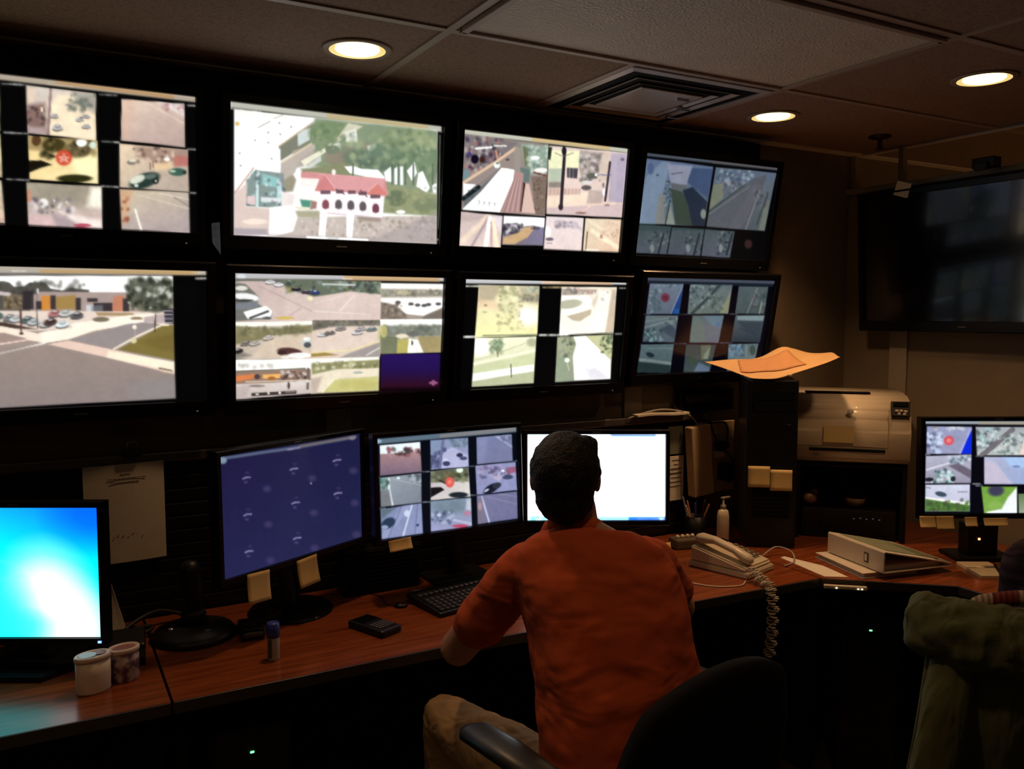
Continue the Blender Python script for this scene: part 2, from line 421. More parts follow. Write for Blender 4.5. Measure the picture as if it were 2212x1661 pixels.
    c.clip([(1040, 1058), (1626, 1090), (1632, 1437), (1052, 1402)]).G((1200, 1080), (1300, 1430), (205, 188, 160), (178, 160, 158))
    c.P([(1040, 1060), (1150, 1070), (1110, 1240), (1052, 1402)], (215, 165, 120), .9, 40).S(10, (1045, 1080, 1110, 1350), (8, 20), [(150, 80, 50), (190, 120, 100)]).L([(1170, 1235), (1222, 1415)], 18, (252, 245, 225)).L([(1200, 1110), (1632, 1230)], 9, (235, 220, 190), .6).L([(1380, 1095), (1632, 1150)], 10, (235, 225, 200), .6).L([(1500, 1130), (1620, 1200)], 10, (120, 110, 95), .6).N(.06)
    return c

def pic_u2():
    c = Picture(crop([(495, 218), (955, 274), (938, 527), (499, 507)], (460, 180), 4.096), 270, 152)
    full = [(178, 225), (1980, 415), (1945, 1425), (188, 1350)]
    c.P([(125, 150), (2015, 380), (2015, 432), (125, 205)], (178, 178, 160), soft=14).P([(1000, 262), (1900, 372), (1900, 420), (1000, 310)], (196, 164, 88), .75, 25).T(140, 420, 215, 14, (200, 205, 190), .12)
    c.clip(full, 8).G((200, 300), (1200, 800), (254, 254, 250), (250, 250, 248))
    c.P([(900, 300), (1985, 420), (1960, 980), (1500, 980), (1200, 800), (700, 700)], (128, 148, 108), 1, 30)
    c.P([(575, 560), (870, 360), (900, 430), (860, 520), (590, 690)], (120, 122, 100)).P([(740, 430), (860, 390), (850, 500), (745, 560)], (195, 210, 205))
    c.E(1000, 440, 160, 110, (112, 140, 88)).E(930, 530, 80, 60, (120, 145, 100)).P([(1190, 350), (1320, 380), (1130, 500), (1000, 600), (960, 590), (1100, 470)], (205, 200, 165)).P([(1160, 430), (1260, 400), (1275, 530), (1170, 520)], (225, 225, 210)).P([(1050, 530), (1120, 530), (1120, 630), (1070, 640)], (220, 220, 205))
    c.P([(980, 620), (1350, 520), (1480, 560), (1200, 690), (1100, 760), (980, 700)], (135, 125, 100), 1, 30).E(1050, 590, 70, 40, (110, 125, 95))
    c.P([(770, 760), (1200, 700), (1250, 850), (780, 800)], (130, 138, 90), 1, 25).P([(700, 600), (900, 540), (860, 720), (700, 760)], (175, 160, 145), 1, 20)
    c.P([(595, 700), (865, 525), (900, 570), (760, 680), (720, 790), (620, 900), (585, 800)], (186, 170, 155)).P([(600, 700), (860, 530), (862, 545), (600, 715)], (235, 205, 150)).P([(770, 690), (980, 575), (990, 610), (800, 735)], (238, 232, 196)).P([(820, 735), (945, 640), (950, 690), (840, 760)], (200, 205, 195))
    c.P([(590, 880), (700, 810), (730, 860), (700, 960), (610, 970)], (150, 140, 110), 1, 20).P([(1360, 560), (1430, 540), (1440, 660), (1360, 640)], (235, 245, 228), 1, 25)
    for x, y, rx, ry, col in [(1450, 450, 130, 90, (120, 145, 105)), (1620, 520, 170, 130, (118, 142, 92)), (1800, 560, 160, 150, (140, 160, 100)), (1500, 640, 140, 100, (96, 126, 96)), (1700, 700, 200, 120, (100, 130, 90)), (1900, 700, 110, 150, (105, 135, 90)), (1280, 660, 130, 80, (92, 118, 90)), (1400, 730, 160, 60, (84, 112, 88))]:
        c.E(x, y, rx, ry, col, 1, 0, .5)
    c.S(170, (1200, 430, 1960, 790), (8, 30), [(80, 112, 80), (140, 162, 108), (105, 132, 92), (165, 180, 125), (120, 145, 110)], .55)
    c.S(50, (860, 360, 1160, 600), (8, 24), [(90, 120, 75), (135, 160, 105), (110, 138, 95)], .6)
    c.P([(1150, 740), (1230, 735), (1300, 760), (1450, 770), (1500, 830), (1510, 870), (1200, 800)], (246, 250, 250)).P([(1500, 790), (1560, 740), (1570, 880), (1510, 870)], (240, 245, 245)).P([(1590, 760), (1620, 740), (1615, 900), (1590, 900)], (240, 245, 245)).P([(1640, 740), (1670, 740), (1665, 905), (1640, 905)], (235, 242, 240)).P([(1700, 780), (1770, 700), (1790, 800), (1740, 870)], (240, 245, 245)).P([(1800, 800), (1840, 780), (1900, 930), (1870, 975), (1780, 920)], (245, 248, 248)).P([(1920, 900), (1960, 890), (1955, 975), (1925, 975)], (240, 245, 245))
    for x in (1230, 1575, 1630, 1690, 1760, 1930): c.L([(x, 720), (x - 6, 900)], 14, (90, 105, 85))
    c.P([(1500, 890), (1965, 990), (1955, 1180), (1480, 1150)], (142, 150, 98), 1, 20).E(1600, 1020, 90, 70, (100, 118, 80)).E(1860, 1080, 110, 60, (118, 132, 88)).S(40, (1500, 930, 1950, 1150), (8, 26), [(118, 132, 80), (160, 165, 110), (128, 138, 95)], .6).E(1640, 1142, 40, 16, (250, 250, 240))
    c.P([(178, 225), (890, 305), (560, 560), (590, 700), (560, 790), (440, 740), (350, 750), (188, 970)], (255, 255, 252)).P([(178, 225), (700, 290), (700, 330), (178, 290)], (252, 248, 225), .7, 20)
    c.L([(390, 392), (500, 332)], 7, (120, 120, 110)).L([(530, 310), (610, 276)], 6, (140, 140, 130)).L([(580, 558), (870, 350)], 13, (190, 160, 120)).L([(190, 975), (355, 750)], 10, (200, 120, 90))
    for x, y in [(580, 350), (685, 385), (480, 435), (365, 505), (240, 730), (230, 620), (480, 525), (515, 670), (590, 450)]: c.E(x, y, 8, 10, (140, 145, 150))
    c.E(208, 355, 20, 22, (235, 190, 90)).P([(535, 600), (590, 580), (590, 790), (540, 790)], (248, 255, 250))
    c.P([(290, 860), (370, 770), (620, 800), (640, 1110), (290, 1090)], (120, 145, 140)).P([(375, 780), (400, 780), (400, 1100), (375, 1100)], (190, 225, 225)).P([(430, 800), (600, 850), (590, 930), (430, 900)], (120, 200, 195), .9, 15).P([(560, 860), (600, 860), (600, 1080), (560, 1080)], (160, 215, 215)).P([(420, 1010), (600, 1020), (590, 1060), (420, 1050)], (215, 225, 225)).S(40, (300, 790, 620, 1090), (6, 18), [(60, 75, 90), (160, 215, 210), (130, 110, 130), (215, 225, 225), (80, 120, 120)], .7)
    c.P([(188, 980), (300, 880), (290, 1090), (500, 1110), (490, 1340), (190, 1350)], (222, 192, 178), 1, 20).E(370, 1225, 110, 26, (250, 225, 200), .8).P([(190, 1280), (480, 1290), (480, 1340), (190, 1350)], (165, 150, 160), 1, 25).P([(300, 1000), (370, 1000), (370, 1080), (300, 1070)], (225, 190, 190))
    c.P([(500, 1100), (720, 1070), (780, 1240), (690, 1320), (500, 1320)], (255, 255, 252), 1, 15).P([(720, 920), (910, 930), (900, 1070), (740, 1060)], (250, 245, 235)).P([(600, 960), (720, 990), (700, 1080), (600, 1090)], (235, 220, 215))
    c.P([(760, 1030), (860, 1040), (850, 1110), (780, 1100)], (60, 150, 120), 1, 15).P([(860, 1040), (910, 1050), (905, 1110), (850, 1120)], (165, 110, 100), 1, 15).P([(720, 1090), (850, 1100), (840, 1130), (720, 1110)], (235, 225, 190)).P([(720, 1130), (940, 1130), (930, 1200), (740, 1190)], (150, 145, 95), .8, 20)
    c.P([(740, 1190), (1200, 1180), (1950, 1180), (1950, 1430), (480, 1370), (700, 1310)], (196, 178, 165), 1, 15).S(170, (760, 1190, 1940, 1390), (6, 16), [(165, 140, 130), (225, 205, 200), (145, 125, 105), (210, 190, 180)], .6).P([(1260, 1180), (1480, 1190), (1440, 1230), (1270, 1215)], (150, 128, 110), .8, 20)
    c.P([(770, 790), (820, 785), (1510, 850), (1530, 990), (1500, 1010), (1340, 990), (1080, 960), (890, 960), (930, 850), (770, 850)], (228, 128, 128)).P([(820, 785), (1500, 850), (1490, 960), (1085, 945), (1000, 830)], (232, 140, 142)).P([(890, 950), (990, 800), (1080, 955)], (224, 112, 112)).P([(1340, 985), (1440, 890), (1525, 990)], (236, 108, 98)).L([(985, 815), (1080, 950)], 9, (250, 175, 170)).L([(1330, 985), (1440, 890)], 8, (250, 170, 160))
    c.E(1058, 790, 18, 26, (250, 235, 220)).P([(770, 840), (910, 850), (900, 930), (770, 920)], (240, 232, 225))
    c.P([(920, 965), (1500, 1005), (1480, 1195), (930, 1140)], (250, 238, 240), 1, 8)
    for x, y, w_ in [(985, 970, 44), (1110, 965, 34), (1215, 970, 34), (1310, 980, 36), (1420, 1008, 44)]: c.Q(x - w_, y - 18, x + w_, y + 14, (110, 70, 85))
    for x, y, col in [(985, 1075, (140, 60, 75)), (1098, 1075, (90, 80, 85)), (1205, 1082, (90, 80, 85)), (1310, 1092, (90, 80, 85)), (1422, 1110, (120, 50, 70))]: c.E(x, y, 30, 42, col, 1, 0, .25).Q(x - 28, y, x + 28, y + 34, col)
    c.L([(1075, 940), (1150, 985)], 8, (90, 60, 70)).L([(1290, 950), (1350, 1010)], 8, (90, 60, 70)).L([(930, 1145), (1480, 1195)], 8, (210, 170, 185))
    c.P([(940, 1140), (1000, 1150), (980, 1360), (920, 1350)], (254, 254, 250)).P([(1165, 1160), (1235, 1165), (1215, 1370), (1165, 1365)], (254, 254, 250)).P([(1930, 1150), (1950, 1190), (1945, 1425), (1300, 1400), (480, 1370), (480, 1335), (1400, 1370)], (150, 135, 138), .5, 30)
    c.P([(815, 1350), (1355, 1378), (1355, 1400), (820, 1375)], (252, 252, 248)).E(1050, 1372, 60, 5, (150, 150, 150)).N(.04)
    c.clip().L([(2000, 460), (1968, 1290)], 9, (120, 125, 105), .8).E(1968, 1385, 14, 10, (180, 180, 160))
    c.sat = 0.68; c.a = 255 * (c.a / 255) ** 0.93
    return c

def pic_u3():
    c = Picture(crop([(1002, 280), (1356, 321), (1336, 545), (990, 530)], (960, 250), 5.027), 250, 140)
    c.P([(210, 135), (1998, 345), (1998, 400), (210, 195)], (185, 185, 165), soft=14).P([(950, 225), (1800, 325), (1800, 372), (950, 275)], (200, 168, 108), .85, 20)
    c.clip([(215, 190), (1130, 310), (1090, 1090), (185, 1020)], 6).G((300, 200), (900, 1000), (130, 125, 120), (150, 130, 122))
    c.P([(215, 200), (800, 290), (560, 520), (210, 720)], (120, 110, 112), 1, 15).S(110, (215, 240, 640, 640), (8, 26), [(50, 40, 70), (150, 140, 140), (90, 75, 90), (190, 175, 165), (60, 55, 65), (170, 110, 100)], .75)
    c.L([(340, 355), (510, 340)], 22, (245, 245, 240)).L([(540, 325), (670, 325)], 16, (225, 225, 215)).E(330, 470, 42, 50, (15, 8, 30)).E(270, 410, 22, 22, (70, 50, 130)).E(410, 475, 30, 40, (60, 30, 25)).E(240, 640, 45, 60, (110, 135, 140)).L([(560, 380), (575, 460)], 22, (200, 140, 115))
    c.P([(205, 720), (560, 500), (780, 340), (840, 350), (830, 560), (620, 560), (400, 780), (210, 740)], (146, 130, 124)).L([(210, 725), (530, 520), (770, 350)], 30, (222, 185, 150)).L([(350, 770), (620, 560)], 12, (110, 105, 102), .7)
    c.P([(760, 330), (830, 350), (830, 600), (760, 620)], (150, 142, 132), .8, 20).E(570, 535, 34, 34, (235, 245, 235)).E(575, 515, 18, 10, (90, 110, 90)).E(685, 475, 22, 12, (70, 65, 60))
    c.P([(830, 300), (1130, 330), (1120, 660), (940, 640), (860, 520)], (140, 158, 140), 1, 15).P([(850, 330), (900, 340), (930, 560), (870, 540)], (105, 110, 78)).S(70, (900, 330, 1120, 640), (8, 26), [(165, 190, 170), (100, 120, 105), (200, 215, 200), (125, 150, 140)], .7)
    c.E(985, 455, 50, 24, (235, 240, 235)).E(1050, 590, 75, 26, (240, 235, 230)).L([(970, 615), (1110, 650)], 14, (110, 30, 35)).P([(820, 560), (930, 580), (920, 720), (850, 720)], (95, 115, 112), 1, 15)
    c.P([(940, 660), (1110, 650), (1092, 1085), (985, 1070), (960, 800)], (125, 104, 92), 1, 12).S(60, (960, 680, 1100, 1060), (5, 14), [(90, 72, 60), (155, 130, 112), (110, 95, 80)], .6).P([(850, 730), (920, 740), (985, 1060), (830, 1050)], (216, 180, 165), 1, 10).P([(850, 720), (880, 730), (835, 1040), (820, 1040)], (60, 35, 35))
    c.P([(760, 600), (860, 620), (850, 780), (820, 1055), (620, 1060), (660, 900)], (175, 135, 130), 1, 12)
    for k in range(7): c.L([(770 + k * 12, 660 + k * 8), (650 + k * 28, 1040)], 7, (215, 185, 180) if k % 2 else (125, 85, 85), .7)
    c.P([(205, 900), (400, 760), (610, 580), (360, 870), (215, 1005)], (95, 100, 105), .9, 12).P([(620, 562), (760, 585), (745, 700), (690, 830), (600, 1050), (205, 1005), (400, 820)], (255, 255, 255)).P([(205, 735), (345, 745), (205, 870)], (255, 255, 255))
    c.L([(205, 900), (370, 775)], 46, (18, 30, 34)).S(8, (220, 790, 360, 890), (5, 12), [(70, 90, 95)], .8).P([(205, 1000), (630, 1050), (625, 1085), (190, 1040)], (235, 235, 232))
    for x, t in zip((375, 430, 485, 545), (0, 1, 2, 3)): c.L([(x - 10, 925 + t * 8), (x + 10, 928 + t * 8), (x - 4, 965 + t * 4)], 9, (120, 120, 125), .8)
    c.clip([(178, 1040), (632, 1085), (610, 1435), (160, 1415)], 6).G((300, 1050), (300, 1430), (200, 178, 175), (222, 200, 190)).L([(470, 1100), (200, 1360)], 60, (240, 215, 190), .9, 25).L([(480, 1100), (290, 1430)], 26, (165, 140, 150), .8, 15).L([(495, 1110), (445, 1430)], 46, (255, 248, 240), 1, 15).L([(530, 1120), (570, 1430)], 44, (245, 225, 190), 1, 20).L([(505, 1150), (510, 1420)], 12, (170, 120, 120), .8).P([(520, 1090), (640, 1090), (620, 1300)], (225, 215, 225), .8, 25).P([(180, 1060), (430, 1090), (300, 1150), (175, 1140)], (185, 165, 160), .8, 25).N(.06)
    c.clip([(645, 1085), (1090, 1108), (1065, 1410), (625, 1395)], 6).G((800, 1100), (800, 1210), (255, 255, 255), (250, 252, 250)).P([(640, 1180), (780, 1160), (870, 1200), (960, 1190), (1090, 1220), (1070, 1412), (620, 1400)], (122, 110, 128), 1, 15).S(50, (640, 1180, 850, 1290), (6, 20), [(40, 35, 45), (80, 70, 85), (215, 210, 215), (70, 75, 70)], .8)
    c.P([(860, 1215), (960, 1200), (990, 1230), (900, 1320), (760, 1395), (630, 1392), (640, 1320), (800, 1270)], (205, 165, 115), 1, 15).P([(980, 1210), (1090, 1215), (1070, 1412), (870, 1400), (920, 1300)], (120, 112, 140), 1, 15).S(8, (940, 1195, 1060, 1230), (6, 14), [(70, 60, 75)], .8).N(.06)
    c.clip([(1135, 320), (1992, 400), (1925, 1105), (1105, 1065)], 6).G((1300, 400), (1500, 1080), (222, 200, 190), (228, 200, 188))
    c.P([(1130, 370), (1470, 380), (1460, 560), (1130, 580)], (238, 238, 190), 1, 15).P([(1130, 570), (1300, 570), (1290, 720), (1130, 720)], (178, 190, 165), 1, 15).P([(1130, 720), (1290, 715), (1280, 780), (1130, 780)], (120, 110, 100), .8, 20).P([(1330, 560), (1450, 570), (1440, 680), (1330, 670)], (70, 65, 72)).L([(1360, 570), (1355, 670)], 8, (150, 150, 150)).L([(1400, 570), (1395, 670)], 6, (130, 130, 140))
    c.P([(1470, 370), (1740, 400), (1640, 680), (1500, 740), (1460, 560)], (172, 158, 150), 1, 15).S(70, (1480, 400, 1720, 700), (8, 22), [(110, 110, 105), (200, 190, 185), (130, 105, 110), (95, 100, 90), (215, 200, 195)], .75).P([(1720, 380), (1800, 400), (1780, 700), (1660, 700)], (212, 190, 172), 1, 25)
    c.P([(1810, 400), (1990, 410), (1935, 940), (1780, 930)], (178, 165, 182), 1, 20).P([(1880, 450), (1985, 460), (1940, 1000), (1860, 980)], (170, 155, 178), .8, 25)
    c.P([(1110, 860), (1570, 830), (1540, 960), (1110, 1000)], (240, 215, 190), 1, 15).P([(1570, 800), (1740, 820), (1700, 960), (1540, 950)], (190, 168, 158), 1, 20).P([(1110, 790), (1480, 790), (1470, 850), (1110, 870)], (215, 180, 165), 1, 15)
    for k in range(9): c.L([(1150 + k * 40, 790), (1148 + k * 40, 850)], 6, (150, 120, 115), .8)
    c.P([(1110, 1000), (1930, 960), (1922, 1105), (1105, 1065)], (208, 182, 180), 1, 15).L([(1500, 1045), (1600, 960), (1930, 950)], 16, (240, 205, 180), .8, 12).E(1480, 1055, 60, 12, (150, 110, 100)).E(1765, 970, 30, 12, (140, 120, 120)).E(1540, 780, 55, 28, (95, 85, 85)).E(1550, 720, 60, 18, (220, 215, 210)).E(1600, 650, 60, 34, (95, 95, 85)).E(1740, 830, 26, 40, (250, 245, 245)).E(1725, 750, 12, 28, (130, 120, 120))
    c.L([(1305, 380), (1265, 1000)], 34, (45, 35, 45)).E(1300, 380, 26, 50, (30, 28, 34)).E(1262, 990, 26, 36, (50, 38, 48)).L([(1200, 400), (1290, 440), (1400, 400)], 9, (110, 95, 90), .8).L([(1800, 500), (1745, 920)], 24, (62, 48, 60)).L([(1650, 640), (1810, 640)], 7, (60, 70, 140)).E(1645, 640, 14, 14, (250, 250, 250)).E(1935, 470, 20, 18, (110, 95, 110)).P([(1130, 335), (1170, 340), (1150, 480), (1125, 470)], (40, 50, 35)).N(.05)
    c.clip([(1105, 1090), (1512, 1110), (1485, 1465), (1075, 1445)], 6).G((1250, 1100), (1250, 1450), (232, 215, 215), (228, 205, 200)).P([(1200, 1130), (1430, 1150), (1500, 1240), (1260, 1200)], (195, 180, 188), .9, 25).S(20, (1210, 1140, 1420, 1220), (7, 18), [(140, 128, 140), (175, 160, 170)], .7).E(1120, 1260, 34, 60, (252, 250, 250)).E(1140, 1340, 44, 18, (110, 95, 110)).L([(1110, 1380), (1165, 1385)], 8, (140, 110, 125)).L([(1160, 1210), (1500, 1290)], 7, (240, 215, 200), .7).N(.05)
    c.clip([(1530, 1112), (1920, 1125), (1888, 1480), (1500, 1465)], 6).G((1550, 1130), (1850, 1460), (225, 208, 178), (228, 190, 158)).L([(1600, 1250), (1880, 1430)], 46, (250, 232, 195), .9, 25).L([(1560, 1130), (1800, 1300)], 30, (240, 225, 190), .8, 20).S(16, (1650, 1160, 1890, 1330), (8, 20), [(190, 150, 125), (215, 180, 150)], .6).L([(1550, 1260), (1530, 1465)], 10, (90, 65, 50)).E(1700, 1310, 16, 24, (160, 120, 110), .8).E(1600, 1460, 80, 14, (245, 235, 215)).N(.06)
    return c

def pic_u4():
    c = Picture(crop([(1395, 328), (1682, 361), (1652, 565), (1367, 552)], (1340, 290), 5.53), 220, 124, (3, 5, 8))
    c.P([(315, 210), (1905, 380), (1900, 420), (310, 245)], (78, 88, 100), soft=12).P([(1100, 300), (1890, 385), (1885, 410), (1100, 335)], (95, 85, 85), .7, 15)
    c.clip([(312, 275), (1115, 375), (1000, 1100), (190, 1065)], 6).G((400, 300), (500, 1080), (95, 115, 155), (95, 115, 125))
    c.P([(500, 310), (600, 320), (500, 700), (400, 1080), (200, 1060), (300, 500)], (118, 140, 168), 1, 25).P([(450, 730), (530, 680), (520, 1070), (400, 1070)], (130, 132, 130), 1, 15).P([(560, 340), (860, 370), (790, 600), (600, 590)], (142, 148, 172), 1, 15).L([(610, 465), (740, 445)], 12, (85, 80, 95)).P([(860, 390), (1110, 400), (1050, 760), (880, 640), (800, 560)], (62, 82, 122), 1, 15)
    c.P([(600, 570), (790, 600), (780, 680), (600, 640)], (95, 100, 105), 1, 15).P([(595, 640), (740, 680), (820, 800), (850, 1090), (650, 1080)], (58, 72, 62), 1, 15).P([(740, 660), (860, 620), (1040, 800), (1000, 1100), (850, 1090), (810, 850)], (34, 46, 66), 1, 15).L([(860, 600), (1050, 780)], 16, (70, 90, 115), .8)
    c.S(26, (520, 540, 600, 860), (6, 16), [(45, 60, 70), (150, 165, 165), (75, 90, 95)], .8).P([(590, 830), (640, 1080), (530, 1075)], (140, 150, 140), 1, 10).L([(590, 780), (530, 1075)], 12, (35, 50, 55)).E(990, 950, 34, 60, (130, 140, 130)).E(440, 480, 16, 12, (55, 70, 110)).E(360, 400, 40, 70, (70, 90, 130), .8).N(.06)
    c.clip([(1145, 380), (1880, 450), (1735, 1160), (1025, 1105)], 6).G((1300, 450), (1300, 1150), (100, 112, 128), (78, 90, 95))
    c.P([(1145, 400), (1870, 450), (1850, 560), (1130, 560)], (90, 105, 130), 1, 20).S(50, (1160, 420, 1600, 600), (8, 24), [(130, 155, 170), (60, 80, 100), (165, 185, 195), (95, 110, 125)], .7).P([(1100, 600), (1240, 570), (1230, 760), (1060, 900)], (120, 128, 108), 1, 15).S(30, (1220, 560, 1480, 700), (8, 20), [(130, 128, 140), (75, 75, 90), (150, 145, 150)], .7)
    c.P([(1600, 520), (1760, 470), (1640, 900), (1500, 1150), (1040, 1110), (1060, 930)], (88, 92, 102), 1, 20).P([(1620, 560), (1700, 600), (1560, 900), (1450, 1140), (1300, 1130)], (98, 98, 110), .8, 30).L([(1060, 920), (1500, 590)], 12, (45, 60, 62)).L([(1060, 950), (1560, 610)], 12, (125, 132, 130), .7).L([(1680, 660), (1500, 1150)], 16, (130, 130, 130), .8).S(24, (1600, 620, 1780, 860), (8, 18), [(60, 62, 75), (120, 118, 130)], .7).L([(1770, 720), (1640, 1080)], 22, (70, 72, 70)).P([(1800, 760), (1740, 1160), (1660, 1150), (1720, 900)], (110, 118, 108), 1, 15).N(.06)
    for q, s in [([(175, 1075), (600, 1100), (540, 1445), (140, 1425)], 1), ([(610, 1110), (1000, 1135), (945, 1465), (550, 1445)], 2), ([(1010, 1135), (1370, 1165), (1310, 1490), (962, 1465)], 3)]:
        c.clip(q, 6).G((0, 1100), (0, 1460), (70, 88, 92), (84, 90, 105)); x0 = q[0][0]
        c.S(30, (x0 + 150, 1150, x0 + 420, 1440), (6, 18), [(50, 66, 72), (115, 130, 132), (35, 45, 52)], .7).P([(x0, 1080), (x0 + 420, 1110), (x0 + 400, 1160), (x0, 1150)], (55, 72, 78), .7, 20)
        c.L([(x0 + 330, 1190), (x0 + 260, 1450)], 24, (32, 42, 48), .8).E(x0 + 190, 1370, 26, 50, (140, 150, 150), .8).N(.1)
    c.clip().E(1535, 1320, 46, 55, (62, 34, 38), 1, 0, .5)
    return c

def pic_l1():
    c = Picture(crop([(-172, 568), (443, 586), (442, 868), (-150, 892)], (0, 540), 4.372), 260, 146)
    c.P([(-800, 118), (1938, 182), (1938, 240), (-800, 195)], (178, 168, 152), soft=12).P([(350, 175), (1850, 190), (1850, 235), (350, 212)], (196, 152, 88), .85, 20).T(90, 215, 190, 16, (230, 225, 215), 0).T(1800, 1930, 218, 12, (220, 210, 180), 0).T(1840, 1940, 270, 20, (210, 205, 190), 0).P([(-800, 195), (1600, 228), (1600, 255), (-800, 235)], (130, 125, 120), .8, 15)
    c.clip([(-760, 230), (1618, 245), (1632, 1420), (-700, 1530)], 6).G((0, 700), (0, 1500), (172, 150, 135), (136, 124, 128))
    c.P([(-760, 225), (1620, 245), (1620, 420), (-760, 420)], (255, 255, 252)).P([(-700, 380), (-300, 300), (0, 285), (60, 300), (100, 340), (200, 335), (250, 300), (400, 300), (450, 360), (560, 380), (640, 355), (820, 375), (820, 600), (-700, 600)], (84, 80, 74), 1, 10)
    c.S(60, (-300, 300, 780, 420), (10, 30), [(60, 60, 52), (105, 100, 92), (84, 80, 72)], .6).P([(360, 390), (1200, 400), (1180, 600), (260, 600), (265, 430)], (172, 150, 142), 1, 8).P([(360, 430), (450, 425), (445, 570), (360, 570)], (222, 138, 48)).P([(500, 440), (690, 420), (690, 560), (500, 560)], (168, 132, 66), 1, 20).P([(1050, 440), (1150, 430), (1140, 600), (1040, 600)], (208, 126, 92), 1, 12)
    for q in [(185, 380, 290, 560), (310, 480, 365, 560), (450, 425, 500, 560), (690, 450, 740, 570), (800, 455, 900, 490), (860, 500, 1040, 590), (1140, 460, 1200, 590)]: c.Q(*q, (48, 40, 44), .9, 10)
    c.P([(790, 520), (860, 520), (860, 600), (790, 600)], (205, 205, 208), 1, 10).P([(840, 530), (950, 520), (950, 600), (840, 600)], (120, 125, 130), .7, 15).P([(0, 400), (180, 420), (180, 560), (0, 560)], (118, 100, 80), 1, 15).P([(-50, 380), (80, 400), (60, 430), (-50, 420)], (205, 190, 185)).S(26, (20, 430, 180, 550), (8, 20), [(70, 60, 40), (150, 130, 90)], .7)
    c.L([(330, 365), (330, 400)], 16, (235, 235, 235)).P([(-760, 560), (1620, 590), (1620, 720), (-700, 800)], (232, 212, 196), 1, 10).P([(880, 590), (1240, 600), (1240, 625), (900, 625)], (160, 120, 70), .8, 15)
    c.P([(-700, 650), (0, 680), (320, 750), (0, 740), (-700, 720)], (70, 52, 45), 1, 15)
    for x, y, col in [(-60, 620, (90, 110, 110)), (60, 640, (120, 125, 125)), (120, 650, (210, 215, 215)), (230, 660, (80, 100, 100)), (290, 680, (190, 195, 195)), (400, 700, (200, 195, 190)), (450, 680, (80, 50, 50)), (490, 600, (190, 110, 110)), (590, 600, (200, 205, 200)), (700, 620, (90, 85, 90)), (560, 705, (235, 250, 252)), (-200, 600, (130, 130, 130)), (-330, 600, (90, 90, 90))]: c.car(x, y, 62, 44, col, -8)
    c.P([(640, 700), (1200, 620), (1460, 600), (1440, 640), (1330, 690), (860, 770), (620, 850), (380, 885), (190, 830), (400, 770), (660, 740)], (254, 244, 224)).P([(-700, 700), (0, 720), (370, 800), (360, 870), (-700, 760)], (250, 232, 210)).P([(-600, 790), (0, 780), (230, 840), (0, 890), (-600, 880)], (165, 140, 130)).L([(-300, 930), (240, 850)], 14, (248, 210, 200)).L([(-300, 1040), (390, 885)], 16, (252, 248, 240)).E(930, 660, 80, 24, (120, 110, 85)).E(1270, 652, 60, 14, (150, 125, 95))
    c.P([(640, 850), (1180, 705), (1340, 690), (1500, 710), (1270, 830), (1040, 945)], (152, 140, 138)).P([(1340, 640), (1540, 610), (1560, 700), (1340, 695)], (190, 170, 168), 1, 12).P([(620, 860), (1040, 950), (1625, 1080), (1625, 1190), (960, 1020), (420, 895)], (240, 205, 186)).P([(1000, 960), (1625, 1070), (1625, 1165), (980, 1025)], (252, 240, 210), 1, 15)
    c.P([(1530, 715), (1620, 715), (1625, 1055), (1090, 950)], (132, 114, 52)).P([(1250, 870), (1620, 800), (1622, 980), (1500, 960)], (118, 98, 40), .6, 50).L([(1050, 945), (1260, 830), (1510, 715), (1570, 715)], 18, (246, 232, 205)).E(1250, 735, 20, 22, (250, 240, 220)).L([(1250, 760), (1250, 840)], 6, (200, 180, 160)).E(1240, 865, 28, 26, (225, 210, 160)).L([(1452, 620), (1440, 780)], 14, (88, 66, 55)).L([(165, 560), (170, 790)], 16, (90, 60, 50)).E(172, 790, 20, 12, (60, 40, 35)).L([(320, 400), (325, 740)], 8, (90, 70, 65)).L([(1480, 1130), (1600, 1155)], 16, (130, 112, 90)).L([(1500, 1165), (1610, 1180)], 8, (210, 190, 150))
    c.P([(1200, 270), (1620, 280), (1620, 560), (1450, 600), (1300, 560), (1190, 500), (1180, 380)], (70, 76, 62), .9, 40).S(130, (1180, 270, 1620, 560), (8, 28), [(52, 58, 44), (92, 96, 80), (215, 220, 205), (40, 44, 34), (120, 120, 100)], .75).P([(1530, 560), (1620, 560), (1620, 710), (1540, 700)], (58, 52, 60), 1, 10)
    for k in range(4): c.L([(1530, 580 + k * 38), (1610, 580 + k * 38)], 9, (205, 200, 210), .8)
    c.P([(-700, 950), (400, 900), (960, 1030), (1630, 1200), (1632, 1420), (-700, 1530)], (150, 132, 122), .55, 40).E(1500, 1340, 300, 100, (140, 138, 140), .5, 0, .9).N(.035, 4)
    return c

